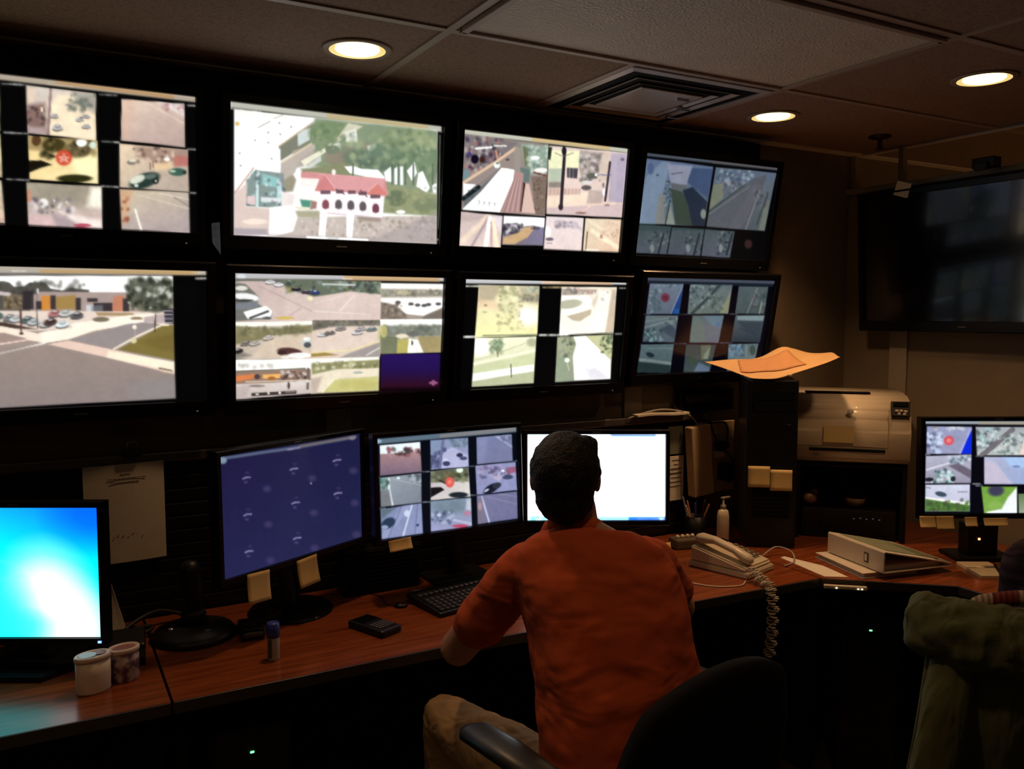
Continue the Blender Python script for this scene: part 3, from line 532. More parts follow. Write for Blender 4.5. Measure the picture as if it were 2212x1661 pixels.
def pic_l2():
    c = Picture(crop([(508, 587), (959, 598), (950, 847), (508, 862)], (470, 550), 4.1736), 270, 152)
    c.P([(158, 150), (2042, 192), (2042, 232), (158, 200)], (186, 184, 186), soft=12).P([(1130, 175), (2000, 195), (2000, 235), (1130, 215)], (206, 158, 96), .85, 18).T(1120, 1210, 205, 14, (240, 230, 210), 0).E(215, 185, 40, 22, (215, 220, 225))
    c.clip([(158, 200), (1465, 232), (1462, 600), (160, 605)], 5).G((400, 240), (900, 590), (205, 180, 172), (222, 198, 188))
    c.P([(160, 200), (560, 210), (860, 360), (760, 340), (600, 270), (400, 225), (260, 225), (160, 230)], (98, 100, 92), 1, 10).P([(560, 205), (1465, 232), (1462, 350), (1180, 320), (1000, 350), (860, 370), (620, 280)], (102, 112, 92), 1, 12).S(80, (600, 220, 1460, 330), (8, 22), [(130, 150, 140), (70, 84, 60), (165, 175, 150), (120, 125, 60), (55, 60, 70)], .7).L([(940, 255), (1230, 262)], 14, (220, 225, 225))
    for x, y, col in [(470, 235, (240, 240, 240)), (545, 258, (245, 250, 248)), (700, 300, (40, 35, 45)), (790, 325, (70, 60, 70)), (870, 330, (40, 60, 130))]: c.car(x, y, 44, 24, col)
    c.E(825, 385, 26, 20, (245, 235, 180)).L([(370, 270), (840, 500)], 10, (185, 160, 155), .8).L([(1220, 360), (1090, 500)], 9, (240, 225, 215)).L([(850, 500), (1330, 530)], 9, (238, 225, 215), .9).L([(640, 540), (750, 470)], 9, (190, 165, 160)).L([(870, 430), (1200, 340)], 7, (235, 220, 205), .7)
    c.P([(158, 240), (250, 250), (380, 380), (350, 430), (490, 500), (470, 570), (160, 590)], (110, 112, 104), 1, 15)
    c.E(215, 290, 55, 22, (225, 222, 210)).E(260, 370, 115, 34, (245, 246, 244), 1, 8).E(230, 400, 90, 12, (60, 60, 62)).E(250, 450, 120, 30, (120, 125, 135), 1, -6).P([(230, 505), (430, 450), (490, 500), (470, 550), (270, 570)], (250, 250, 250)).L([(290, 560), (450, 500)], 20, (70, 72, 72)).E(440, 562, 40, 14, (90, 92, 90)).E(600, 562, 85, 13, (215, 180, 80)).N(.05)
    c.clip([(158, 598), (845, 592), (845, 940), (160, 935)], 5).G((0, 600), (0, 940), (205, 188, 165), (200, 184, 165)).P([(158, 598), (845, 590), (840, 625), (158, 640)], (254, 252, 238)).P([(158, 630), (500, 660), (845, 625), (845, 700), (520, 720), (380, 760), (160, 800)], (134, 126, 84), 1, 20).S(60, (165, 640, 830, 720), (8, 26), [(115, 112, 78), (155, 145, 105), (98, 100, 70)], .6).P([(450, 740), (845, 700), (845, 930), (300, 930)], (222, 198, 172), .8, 40).P([(160, 850), (300, 900), (160, 935)], (120, 112, 105), .8, 30)
    for x, y, col in [(250, 790, (130, 120, 110)), (330, 790, (200, 190, 180)), (450, 740, (215, 200, 190)), (180, 860, (40, 34, 34))]: c.car(x, y, 48, 28, col, -12)
    c.E(640, 868, 110, 34, (84, 50, 48), 1, 6).E(570, 880, 40, 20, (60, 38, 38)).E(730, 905, 110, 26, (248, 244, 240)).E(600, 920, 40, 12, (240, 235, 225)).E(795, 790, 44, 52, (200, 205, 200)).E(800, 810, 34, 26, (80, 84, 84)).E(795, 755, 34, 18, (240, 240, 235)).N(.06)
    c.clip([(845, 582), (1455, 585), (1458, 925), (830, 935)], 5).G((900, 640), (1300, 930), (222, 198, 180), (218, 200, 182)).P([(845, 580), (1460, 582), (1460, 640), (1250, 640), (1000, 650), (845, 680)], (110, 104, 92), 1, 15).S(50, (850, 590, 1450, 640), (7, 18), [(90, 84, 74), (140, 132, 118)], .6).P([(1000, 650), (1460, 640), (1455, 780), (1150, 860), (860, 880), (850, 760)], (228, 206, 190), .9, 30)
    for x, y, col in [(940, 715, (225, 225, 222)), (1100, 660, (150, 140, 140)), (1250, 700, (225, 220, 220)), (1280, 665, (190, 180, 180)), (1380, 670, (110, 130, 130)), (1000, 700, (120, 110, 100))]: c.car(x, y, 50, 26, col, -6)
    c.P([(1080, 930), (1200, 880), (1455, 790), (1455, 925)], (160, 150, 145), 1, 15).L([(1330, 910), (1455, 840)], 8, (240, 235, 225)).L([(850, 880), (1200, 860), (1440, 780)], 16, (238, 218, 160), .9).P([(830, 890), (960, 880), (1080, 905), (830, 920)], (160, 132, 62), 1, 10).P([(1440, 640), (1500, 640), (1510, 760), (1440, 770)], (200, 196, 110), .8, 15).N(.05)
    c.clip([(158, 940), (835, 935), (830, 1255), (160, 1300)], 5).G((0, 950), (0, 1290), (254, 252, 246), (195, 178, 170)).P([(158, 945), (830, 940), (830, 1030), (158, 1050)], (255, 254, 248)).S(8, (180, 985, 490, 1010), (14, 24), [(190, 185, 175)], .7)
    c.P([(158, 1045), (830, 1030), (830, 1130), (500, 1150), (158, 1160)], (148, 118, 98), 1, 12).P([(160, 1085), (330, 1070), (320, 1110), (160, 1140)], (228, 122, 62)).P([(400, 1075), (560, 1070), (555, 1110), (400, 1115)], (250, 180, 90)).E(350, 1095, 26, 24, (80, 60, 60)).E(480, 1112, 34, 18, (170, 100, 40)).S(40, (560, 1050, 790, 1125), (6, 16), [(70, 48, 44), (120, 95, 85), (225, 210, 205)], .8).L([(160, 1045), (780, 1025)], 10, (90, 80, 70)).L([(250, 1140), (780, 1130)], 9, (230, 205, 180)).E(340, 1180, 80, 12, (140, 125, 115)).E(630, 1180, 12, 34, (90, 70, 60)).L([(805, 1030), (800, 1210)], 22, (110, 100, 90)).E(800, 1140, 14, 14, (230, 225, 215))
    c.P([(300, 1245), (700, 1225), (700, 1255), (300, 1272)], (58, 46, 42)).E(350, 1255, 16, 9, (220, 215, 205)).E(450, 1248, 10, 12, (220, 215, 205)).E(550, 1245, 12, 12, (230, 225, 215)).L([(600, 1240), (690, 1236)], 7, (180, 170, 160)).P([(160, 1180), (300, 1160), (260, 1270), (160, 1290)], (188, 170, 165), .8, 25).N(.05)
    c.clip([(830, 935), (1452, 925), (1445, 1238), (828, 1258)], 5).G((0, 950), (0, 1240), (240, 235, 215), (205, 188, 165)).P([(830, 940), (1450, 930), (1450, 965), (830, 975)], (252, 252, 242)).P([(840, 980), (1450, 950), (1450, 1030), (1050, 1040), (840, 1080)], (150, 146, 96), 1, 15).S(50, (850, 970, 1440, 1030), (7, 22), [(110, 112, 70), (190, 186, 130), (238, 235, 220), (130, 130, 90)], .7)
    c.P([(850, 1090), (1060, 1035), (1450, 1030), (1445, 1110), (1100, 1110), (940, 1240), (830, 1256)], (238, 225, 195), 1, 15).P([(1040, 1130), (1440, 1105), (1442, 1240), (930, 1250)], (205, 200, 120), 1, 12).E(1250, 1180, 170, 40, (190, 182, 96), .6, 0, .8).E(1255, 1068, 46, 12, (170, 180, 170)).L([(930, 1250), (1040, 1130)], 8, (245, 242, 215)).P([(830, 1120), (930, 1100), (880, 1250), (830, 1255)], (190, 165, 150), .8, 25).N(.05)
    c.clip([(1465, 245), (2035, 255), (2025, 590), (1462, 582)], 5).G((0, 260), (0, 590), (252, 248, 240), (150, 135, 120)).P([(1465, 255), (2035, 262), (2035, 300), (1465, 290)], (255, 252, 242)).P([(1465, 300), (2030, 310), (2030, 370), (1465, 375)], (150, 145, 125), 1, 15).E(1670, 335, 66, 22, (195, 180, 130)).S(40, (1490, 310, 2020, 360), (7, 18), [(110, 108, 92), (185, 180, 165)], .6).P([(1465, 385), (2030, 385), (2030, 470), (1850, 550), (1690, 530), (1600, 460), (1465, 420)], (254, 248, 244)).P([(1465, 420), (1600, 450), (1700, 540), (1700, 585), (1465, 585)], (128, 112, 98), 1, 15).P([(1850, 560), (2030, 480), (2030, 590), (1840, 590)], (120, 108, 96), 1, 15)
    for x, y in [(1740, 440), (1800, 450), (1860, 455), (1900, 445), (1620, 425), (1990, 440)]: c.E(x, y, 26, 15, (60, 60, 66), .85)
    c.S(40, (1480, 430, 1680, 580), (6, 16), [(95, 82, 70), (160, 145, 130)], .6).N(.06)
    c.clip([(1460, 580), (2028, 578), (2012, 890), (1455, 900)], 5).G((0, 590), (0, 900), (240, 240, 235), (170, 150, 110)).P([(1460, 582), (2025, 580), (2020, 640), (1700, 620), (1462, 640)], (254, 255, 250)).P([(1470, 640), (2020, 640), (2015, 740), (1470, 740)], (128, 132, 118), 1, 25).S(60, (1480, 640, 2010, 760), (8, 24), [(96, 104, 96), (150, 155, 140), (115, 118, 100)], .6).P([(1462, 730), (1620, 740), (1610, 895), (1462, 900)], (118, 124, 92), 1, 15).P([(1620, 770), (1720, 760), (1710, 895), (1610, 895)], (190, 180, 90), 1, 12).P([(1720, 760), (1800, 770), (1860, 890), (1705, 895)], (252, 250, 242)).P([(1800, 740), (2015, 740), (2010, 888), (1855, 890)], (168, 150, 98), 1, 15).E(1750, 800, 9, 22, (70, 60, 60)).E(1490, 690, 32, 60, (208, 198, 110), .8).E(1660, 735, 60, 20, (238, 225, 190)).E(1760, 715, 60, 25, (110, 110, 105)).N(.06)
    c.clip([(1465, 905), (2008, 900), (2000, 1255), (1460, 1262)], 5).G((0, 910), (0, 1260), (30, 10, 108), (24, 2, 10)).G((1700, 1060), (1700, 1190), (36, 14, 86), (62, 10, 36), .6).P([(1460, 1215), (2000, 1210), (2000, 1262), (1460, 1262)], (10, 2, 8), .9, 30)
    c.E(1945, 1172, 42, 16, (150, 70, 120)).E(1945, 1172, 16, 28, (150, 80, 125)).N(.04)
    c.clip().E(1190, 1400, 8, 6, (60, 60, 60), .4)
    return c

def pic_l3():
    c = Picture(crop([(1006, 601), (1356, 608), (1330, 828), (995, 842)], (960, 560), 5.19), 250, 140)
    c.P([(242, 202), (2055, 228), (2055, 272), (242, 262)], (190, 190, 192), soft=12).P([(1100, 225), (1900, 232), (1900, 275), (1100, 265)], (214, 168, 122), .85, 18).T(1100, 1300, 250, 16, (250, 240, 220), 0).T(245, 540, 293, 22, (215, 215, 190), 0, .9).T(1110, 1460, 305, 22, (190, 165, 110), 0).T(1975, 2050, 312, 18, (190, 190, 185), 0).T(215, 350, 876, 26, (225, 225, 220), 0, .95).T(1060, 1390, 858, 26, (205, 205, 200), 0, .9).T(1915, 2000, 845, 22, (150, 150, 150), 0)
    c.clip([(392, 280), (1070, 292), (1038, 860), (352, 885)], 6).G((700, 300), (700, 860), (238, 222, 180), (250, 246, 170)).P([(390, 280), (640, 290), (560, 460), (385, 470)], (180, 165, 135), .8, 40).P([(840, 300), (1070, 300), (1060, 500), (880, 470)], (172, 164, 132), .8, 40).P([(385, 440), (600, 480), (600, 560), (380, 540)], (245, 205, 165), .7, 40).E(940, 640, 120, 110, (255, 255, 246), 1, 0, .8)
    c.S(90, (620, 300, 830, 600), (10, 30), [(185, 180, 130), (225, 220, 165), (150, 148, 105), (245, 240, 190)], .7).S(60, (600, 500, 900, 820), (8, 22), [(205, 200, 140), (165, 160, 115), (235, 230, 170)], .6).S(26, (840, 390, 1060, 470), (8, 22), [(130, 125, 105), (160, 152, 130)], .7).S(20, (920, 300, 1060, 350), (8, 20), [(140, 148, 120), (200, 205, 180)], .6).E(468, 515, 18, 12, (150, 140, 110)).E(460, 592, 28, 14, (180, 185, 150), .8).L([(440, 860), (1040, 850)], 16, (120, 125, 100), .8).N(.05)
    c.clip([(352, 890), (1030, 872), (992, 1400), (318, 1438)], 6).G((500, 900), (600, 1430), (255, 253, 215), (190, 200, 150)).E(420, 990, 90, 100, (255, 255, 255), 1, 0, .6).E(590, 970, 66, 70, (150, 170, 130), .9, 0, .6).S(50, (510, 900, 670, 1060), (7, 20), [(110, 135, 100), (175, 190, 150), (140, 160, 120)], .7).E(980, 940, 60, 50, (175, 180, 140), .9, 0, .6).L([(340, 1180), (800, 1080), (1010, 1030)], 24, (253, 252, 215)).P([(335, 1210), (1010, 1060), (1000, 1190), (330, 1290)], (210, 216, 165), 1, 15).P([(330, 1290), (1000, 1190), (998, 1265), (700, 1310), (320, 1375)], (255, 255, 250), 1, 10).P([(320, 1380), (998, 1270), (992, 1400), (318, 1438)], (188, 192, 150), 1, 15).L([(340, 1140), (540, 1090), (900, 950)], 14, (205, 205, 160), .8).L([(745, 1190), (750, 1330)], 12, (95, 100, 85)).E(600, 1050, 12, 60, (130, 135, 100), .8).N(.04)
    c.clip([(1318, 300), (1945, 300), (1890, 840), (1282, 860)], 6).G((1600, 320), (1600, 850), (240, 228, 205), (252, 250, 238)).P([(1320, 320), (1720, 330), (1700, 380), (1320, 400)], (175, 158, 140), 1, 15).S(24, (1340, 320, 1500, 380), (7, 16), [(120, 115, 110), (150, 145, 138)], .7).S(14, (1500, 330, 1700, 380), (7, 16), [(200, 150, 145), (240, 235, 235)], .7).P([(1320, 400), (1620, 400), (1690, 520), (1500, 600), (1320, 640)], (255, 254, 246)).E(1400, 500, 150, 52, (188, 186, 158), 1, -8).P([(1370, 640), (1550, 590), (1650, 560), (1640, 620), (1520, 700), (1440, 690)], (196, 180, 150), 1, 12).P([(1640, 500), (1720, 380), (1760, 400), (1680, 540)], (215, 200, 175), .8, 25).P([(1740, 340), (1860, 350), (1820, 840), (1600, 850), (1700, 600)], (255, 250, 236), 1, 25).P([(1890, 330), (1940, 320), (1895, 830), (1795, 835), (1840, 600)], (212, 190, 162), 1, 18).S(12, (1760, 340, 1920, 470), (7, 18), [(200, 190, 165), (180, 172, 150)], .6).L([(1390, 855), (1890, 830)], 15, (120, 118, 95), .8).N(.04)
    c.clip([(1262, 880), (1888, 850), (1842, 1360), (1228, 1390)], 6).G((1400, 880), (1400, 1380), (165, 170, 130), (150, 158, 135)).P([(1440, 870), (1580, 865), (1850, 1140), (1845, 1360), (1440, 1372), (1430, 1100), (1470, 960)], (254, 254, 250), 1, 10).P([(1580, 865), (1780, 860), (1880, 1000), (1850, 1140)], (205, 205, 150), 1, 15).S(40, (1280, 880, 1430, 1110), (8, 24), [(85, 100, 80), (125, 135, 105), (170, 175, 150)], .7).S(30, (1740, 870, 1880, 1060), (8, 22), [(90, 105, 70), (150, 158, 115), (65, 85, 60)], .7).P([(1235, 1110), (1380, 1120), (1370, 1380), (1230, 1390)], (148, 162, 132), .9, 25).E(1365, 1143, 28, 26, (240, 255, 235)).L([(1365, 1170), (1385, 1260)], 9, (205, 215, 195)).P([(1560, 1240), (1680, 1230), (1840, 1350), (1620, 1365)], (225, 222, 232), .8, 25).N(.04)
    return c

def pic_l4():
    c = Picture(crop([(1396, 599), (1677, 607), (1643, 799), (1370, 808)], (1340, 570), 5.53), 220, 124, (2, 3, 14))
    c.P([(300, 160), (1870, 205), (1865, 245), (295, 200)], (72, 80, 98), soft=12).P([(290, 205), (1850, 250), (1840, 275), (285, 230)], (30, 45, 60), .8, 12)
    for x0, x1, y in [(230, 350, 604), (700, 860, 606), (1310, 1400, 606), (180, 240, 962), (640, 780, 955), (1190, 1330, 950)]: c.T(x0, x1, y, 14, (95, 100, 110), 0)
    c.clip([(350, 235), (755, 240), (700, 600), (305, 600)], 6).G((0, 240), (0, 600), (108, 122, 142), (94, 108, 128)).S(40, (340, 320, 480, 580), (8, 24), [(60, 90, 95), (145, 165, 170), (80, 105, 115)], .7).P([(745, 300), (755, 240), (700, 600), (600, 600)], (24, 64, 142), 1, 15).L([(750, 250), (600, 600)], 14, (125, 140, 175)).P([(640, 540), (700, 540), (695, 600), (630, 600)], (20, 90, 170), .9, 15).E(535, 405, 52, 54, (120, 50, 72)).E(535, 405, 26, 26, (105, 40, 60)).S(12, (420, 240, 700, 275), (8, 18), [(125, 150, 160), (70, 95, 105)], .7).N(.06)
    c.clip([(835, 245), (1350, 255), (1290, 600), (800, 600)], 6).G((0, 240), (0, 600), (96, 112, 116), (104, 118, 112)).S(80, (830, 250, 1130, 520), (8, 22), [(140, 160, 165), (60, 78, 82), (110, 128, 132)], .8).L([(850, 600), (1060, 400), (1200, 250)], 36, (56, 72, 76)).L([(920, 600), (1250, 290)], 14, (120, 132, 125), .7).P([(1330, 300), (1290, 600), (1180, 595), (1280, 420)], (138, 142, 112), 1, 15).S(30, (1050, 360, 1230, 580), (8, 20), [(75, 92, 88), (125, 138, 128)], .7).N(.07)
    c.clip([(1425, 270), (1785, 280), (1730, 605), (1375, 600)], 6).G((0, 270), (0, 600), (82, 98, 102), (72, 86, 90)).L([(1650, 290), (1520, 600)], 14, (118, 130, 128)).S(40, (1600, 330, 1770, 600), (8, 22), [(60, 74, 76), (105, 115, 112), (95, 80, 88)], .7).L([(1700, 470), (1670, 600)], 20, (135, 142, 128)).N(.07)
    c.clip([(300, 615), (690, 620), (640, 940), (260, 930)], 6).G((0, 620), (0, 940), (98, 116, 122), (78, 92, 106)).L([(290, 760), (480, 710), (680, 660)], 18, (128, 144, 146), .8).L([(290, 690), (560, 650)], 12, (125, 140, 140), .7).P([(460, 780), (600, 720), (660, 800), (640, 900)], (62, 76, 94), 1, 20).S(46, (290, 790, 500, 930), (8, 20), [(130, 165, 168), (40, 64, 70), (85, 120, 125)], .8).S(20, (520, 650, 680, 720), (7, 16), [(130, 148, 150), (60, 74, 80)], .7).N(.07)
    c.clip([(860, 618), (1240, 620), (1170, 950), (820, 942)], 6).G((850, 650), (1180, 900), (90, 110, 112), (98, 105, 122)).P([(950, 640), (1010, 800), (1010, 945), (820, 942), (860, 640)], (96, 116, 110), .9, 25).P([(1000, 630), (1240, 620), (1200, 760), (1090, 740)], (95, 125, 142), .9, 25).E(1170, 730, 26, 30, (70, 105, 150), .8).N(.05)
    c.clip([(1380, 620), (1735, 620), (1670, 950), (1320, 940)], 6).G((0, 640), (0, 940), (80, 94, 100), (44, 56, 68)).P([(1400, 625), (1730, 625), (1715, 690), (1400, 680)], (125, 148, 152), 1, 15).P([(1400, 690), (1710, 700), (1650, 840), (1500, 800)], (52, 64, 76), .9, 30).L([(1430, 780), (1640, 860)], 12, (40, 50, 62), .7).N(.05)
    c.clip([(245, 960), (635, 960), (585, 1300), (195, 1290)], 6).G((0, 960), (0, 1290), (86, 112, 118), (72, 88, 96)).L([(330, 1010), (620, 1010)], 14, (120, 145, 148), .6).E(350, 1085, 50, 28, (24, 44, 50), 1, 20).L([(215, 1140), (400, 1160), (590, 1190)], 34, (120, 136, 134)).P([(205, 1165), (590, 1210), (585, 1300), (195, 1290)], (34, 52, 54), 1, 15).N(.08)
    c.clip([(780, 965), (1145, 968), (1060, 1290), (745, 1295)], 6).G((0, 960), (0, 1300), (52, 66, 68), (62, 78, 78)).P([(960, 980), (1080, 975), (1060, 1100), (960, 1150)], (92, 108, 84), 1, 15).P([(1000, 1080), (1070, 1000), (1040, 1140), (980, 1140)], (125, 140, 122), 1, 12).E(850, 1150, 30, 60, (60, 78, 50), .8).P([(930, 1180), (1060, 1240), (1060, 1290), (870, 1290)], (95, 115, 140), 1, 20).N(.08)
    c.clip([(1290, 965), (1655, 960), (1610, 1150), (1560, 1300), (1270, 1290)], 6).G((0, 960), (0, 1150), (92, 112, 120), (98, 118, 122)).S(50, (1300, 975, 1470, 1100), (8, 22), [(90, 140, 175), (55, 85, 105), (140, 155, 160)], .7).E(1580, 1040, 36, 60, (58, 76, 62), .9).L([(1510, 980), (1500, 1110)], 18, (125, 138, 125), .8).N(.07)
    return c

def pic_blue():
    c = Picture(crop([(472, 984), (778, 937), (780, 1162), (484, 1252)], (420, 900), 4.885), 200, 125, (28, 28, 66))
    c.G((300, 500), (1600, 1300), (30, 26, 66), (33, 40, 72)).G((300, 500), (400, 1700), (30, 26, 68), (37, 39, 84), .6).N(.05, 5)
    c.L([(260, 430), (1000, 330), (1110, 315), (1705, 215)], 30, (92, 104, 128), 1, 14).L([(1120, 305), (1700, 215)], 28, (112, 104, 104), .9, 12).E(290, 448, 44, 36, (128, 148, 168)).E(1670, 228, 34, 20, (128, 124, 136)).T(985, 1110, 342, 18, (160, 155, 185), -.15)
    for x, y in [(548, 640), (1052, 552), (1508, 466), (562, 1035), (1068, 915), (1515, 820), (578, 1425), (1085, 1290)]:
        c.L([(x - 40, y + 10), (x - 10, y - 4), (x + 38, y - 6)], 15, (158, 148, 195), .95, 8).E(x + 8, y - 55, 24, 12, (60, 54, 98), .7).E(x - 8, y + 48, 22, 14, (76, 68, 118), .8)
    for x, y in [(765, 760), (1245, 655), (1680, 580), (780, 1140), (1258, 1025), (1690, 925), (800, 1520), (1265, 1395), (1705, 1260)]: c.E(x, y, 42, 34, (70, 62, 106), .7, 0, .9)
    c.E(1232, 706, 11, 10, (150, 145, 190))
    return c

def pic_grid():
    c = Picture(crop([(814, 946), (1117, 924), (1118, 1126), (824, 1166)], (770, 880), 4.885), 220, 138, (5, 10, 20))
    c.P([(185, 330), (1695, 205), (1695, 265), (190, 385)], (92, 112, 128), soft=12).P([(880, 285), (1690, 215), (1690, 250), (880, 320)], (140, 130, 128), .8, 15).E(225, 350, 40, 22, (150, 175, 195))
    for x0, x1, y in [(210, 245, 740), (690, 775, 685), (1190, 1240, 632), (225, 310, 1068), (700, 780, 1008), (1205, 1255, 940), (1660, 1705, 580), (1670, 1715, 888)]: c.T(x0, x1, y, 14, (150, 155, 165), -.02)
    c.clip([(245, 395), (672, 362), (690, 685), (252, 725)], 6).G((0, 480), (0, 720), (170, 135, 138), (120, 102, 122)).P([(245, 395), (672, 360), (672, 470), (245, 490)], (240, 252, 255), 1, 10).S(46, (330, 430, 670, 510), (8, 24), [(70, 58, 60), (150, 90, 100), (190, 140, 150), (50, 48, 50)], .8).N(.06)
    c.clip([(780, 345), (1180, 322), (1185, 635), (785, 665)], 6).G((800, 360), (1150, 650), (130, 148, 180), (160, 162, 200)).P([(900, 480), (1020, 420), (1180, 520), (1185, 635), (900, 650)], (182, 184, 218), 1, 25).S(30, (780, 470, 890, 640), (8, 22), [(55, 60, 95), (90, 95, 135)], .7).S(30, (1000, 335, 1180, 420), (8, 22), [(75, 95, 115), (120, 138, 155)], .6).L([(915, 350), (880, 650)], 26, (110, 110, 150)).E(1090, 510, 34, 22, (45, 48, 75)).E(1130, 545, 40, 20, (70, 75, 105)).E(950, 600, 40, 26, (60, 60, 95)).E(945, 560, 28, 14, (205, 210, 235)).E(930, 450, 22, 26, (85, 90, 130)).N(.06)
    c.clip([(1270, 318), (1645, 288), (1650, 580), (1272, 612)], 6).G((1300, 320), (1400, 600), (122, 130, 170), (120, 125, 160)).P([(1270, 318), (1400, 310), (1350, 600), (1272, 612)], (138, 142, 180), .5, 40).L([(1480, 310), (1650, 430)], 20, (165, 170, 205), .8).S(16, (1500, 295, 1640, 350), (8, 20), [(190, 200, 225), (100, 105, 135)], .7).N(.05)
    c.clip([(250, 745), (685, 700), (690, 1010), (265, 1055)], 6).G((300, 750), (600, 1040), (150, 162, 172), (125, 132, 145)).L([(345, 760), (350, 880), (385, 1040)], 26, (225, 230, 235)).S(20, (250, 750, 340, 860), (8, 24), [(60, 100, 90), (120, 160, 150), (45, 70, 65)], .7).S(20, (550, 710, 680, 790), (8, 20), [(190, 200, 205), (80, 90, 100)], .7).L([(390, 760), (685, 830)], 9, (185, 195, 205), .6).E(445, 750, 18, 14, (225, 240, 245)).P([(250, 880), (350, 870), (380, 1040), (265, 1055)], (118, 122, 128), .9, 15).N(.05)
    c.clip([(782, 680), (1182, 645), (1200, 955), (785, 990)], 6).G((800, 800), (1100, 980), (205, 196, 200), (220, 214, 210)).P([(782, 675), (1182, 645), (1182, 760), (1000, 800), (782, 800)], (92, 96, 78), 1, 20).S(40, (790, 680, 1170, 790), (8, 26), [(55, 60, 40), (135, 140, 110), (100, 90, 60)], .7).E(1090, 670, 36, 30, (235, 255, 240)).P([(782, 855), (890, 850), (930, 880), (785, 960)], (22, 20, 24)).E(1075, 935, 100, 30, (30, 40, 46)).L([(880, 780), (960, 820)], 18, (48, 42, 30)).E(985, 800, 46, 56, (222, 92, 85)).E(985, 800, 22, 24, (240, 130, 115)).N(.05)
    c.clip([(1255, 625), (1680, 590), (1690, 890), (1268, 935)], 6).G((1300, 630), (1500, 920), (150, 150, 190), (142, 148, 190)).S(50, (1300, 640, 1660, 740), (8, 24), [(85, 80, 115), (120, 105, 140), (180, 175, 210)], .7).P([(1580, 650), (1680, 640), (1685, 700), (1600, 720)], (150, 75, 100), .8, 15).E(1545, 684, 18, 14, (240, 245, 255)).E(1420, 872, 92, 42, (25, 28, 42), 1, -30).E(1480, 840, 46, 30, (45, 50, 68), 1, -20).E(1370, 890, 30, 12, (190, 195, 220), 1, -30).E(1590, 750, 60, 26, (62, 72, 100)).E(1340, 750, 36, 18, (100, 105, 140)).P([(1400, 730), (1560, 730), (1500, 800)], (190, 180, 205), .8, 25).N(.06)
    c.clip([(262, 1078), (690, 1018), (705, 1335), (280, 1390)], 6).G((300, 1080), (600, 1380), (130, 142, 180), (142, 150, 190)).L([(540, 1040), (290, 1380)], 70, (152, 158, 196), .9, 15).L([(590, 1040), (500, 1360)], 14, (220, 225, 245)).L([(480, 1060), (340, 1390)], 8, (95, 105, 145), .8).L([(650, 1030), (620, 1340)], 10, (95, 105, 145), .7).E(345, 1225, 78, 52, (40, 58, 84), 1, -30).E(310, 1265, 36, 20, (150, 165, 195)).E(540, 1125, 32, 36, (205, 215, 240)).E(650, 1248, 14, 14, (50, 55, 90)).P([(262, 1078), (430, 1060), (280, 1180)], (85, 105, 112), .8, 25).N(.05)
    c.clip([(782, 1000), (1205, 965), (1215, 1265), (788, 1318)], 6).G((0, 1000), (0, 1300), (132, 152, 172), (158, 160, 200)).E(980, 1060, 170, 76, (112, 130, 145), .8, 0, .8).E(880, 1140, 28, 24, (205, 220, 235)).S(34, (800, 1120, 1010, 1230), (8, 22), [(70, 82, 110), (185, 195, 220), (120, 130, 165)], .7).L([(1030, 1200), (1200, 1240)], 26, (200, 195, 225), .8).E(1090, 1262, 80, 16, (200, 70, 105)).E(1165, 1130, 40, 26, (195, 120, 145), .7).P([(1160, 980), (1210, 970), (1212, 1100), (1150, 1090)], (205, 210, 225), .8, 25).N(.06)
    c.clip([(1268, 945), (1690, 905), (1690, 1190), (1275, 1245)], 6).G((1300, 950), (1500, 1230), (122, 122, 158), (112, 112, 150)).L([(1320, 960), (1395, 1230)], 20, (190, 190, 220)).P([(1270, 1000), (1320, 960), (1360, 1240), (1275, 1245)], (125, 118, 135), .8, 15).E(1300, 1060, 22, 44, (190, 150, 160), .7).L([(1380, 960), (1690, 1040)], 8, (160, 162, 190), .5).L([(1500, 930), (1690, 960)], 10, (150, 155, 180), .6).N(.06)
    return c

def pic_white():
    c = Picture(crop([(1140, 939), (1437, 938), (1436, 1123), (1140, 1124)], (1120, 880), 4.372), 160, 100, (255, 255, 255))
    c.P([(80, 258), (1400, 258), (1400, 285), (80, 285)], (205, 240, 252), 1, 12).P([(860, 255), (1300, 255), (1300, 272), (880, 272)], (30, 60, 110), .9, 8).P([(80, 1030), (1400, 1030), (1400, 1070), (80, 1070)], (120, 175, 205), 1, 10).P([(1040, 1035), (1400, 1035), (1400, 1070), (1040, 1070)], (30, 90, 175), 1, 10)
    c.S(16, (90, 1040, 260, 1065), (8, 16), [(70, 150, 160), (190, 230, 235)], .8).T(1130, 1330, 1052, 16, (90, 110, 190), 0).E(1350, 1052, 26, 12, (150, 170, 250)).Q(85, 258, 100, 1070, (215, 240, 250), .8)
    return c

def pic_desktop():
    c = Picture(crop([(-146, 1093), (221, 1097), (205, 1378), (-134, 1370)], (0, 900), 4.152), 180, 144, (0, 190, 255))
    c.G((900, 800), (380, 1500), (0, 90, 255), (0, 255, 255)).G((0, 820), (0, 1250), (30, 140, 255), (0, 235, 255), .45)
    c.E(800, 1400, 360, 300, (0, 240, 255), .6, 40, 1.2).E(850, 880, 330, 260, (0, 95, 255), .75, 0, 1.2).E(400, 1560, 300, 330, (225, 255, 252), 1, -25, 1.3).E(480, 1700, 330, 260, (255, 255, 255), 1, 30, 1.2).E(640, 1900, 300, 250, (250, 255, 255), 1, 30, 1.1)
    c.E(180, 1880, 200, 110, (70, 255, 255), .8, 0, 1.2).E(0, 1800, 240, 300, (40, 250, 255), .8, 0, 1.2).L([(-100, 1290), (160, 1330)], 10, (120, 245, 255), .4, 40).L([(-200, 1500), (200, 1440)], 8, (120, 255, 255), .3, 50)
    return c

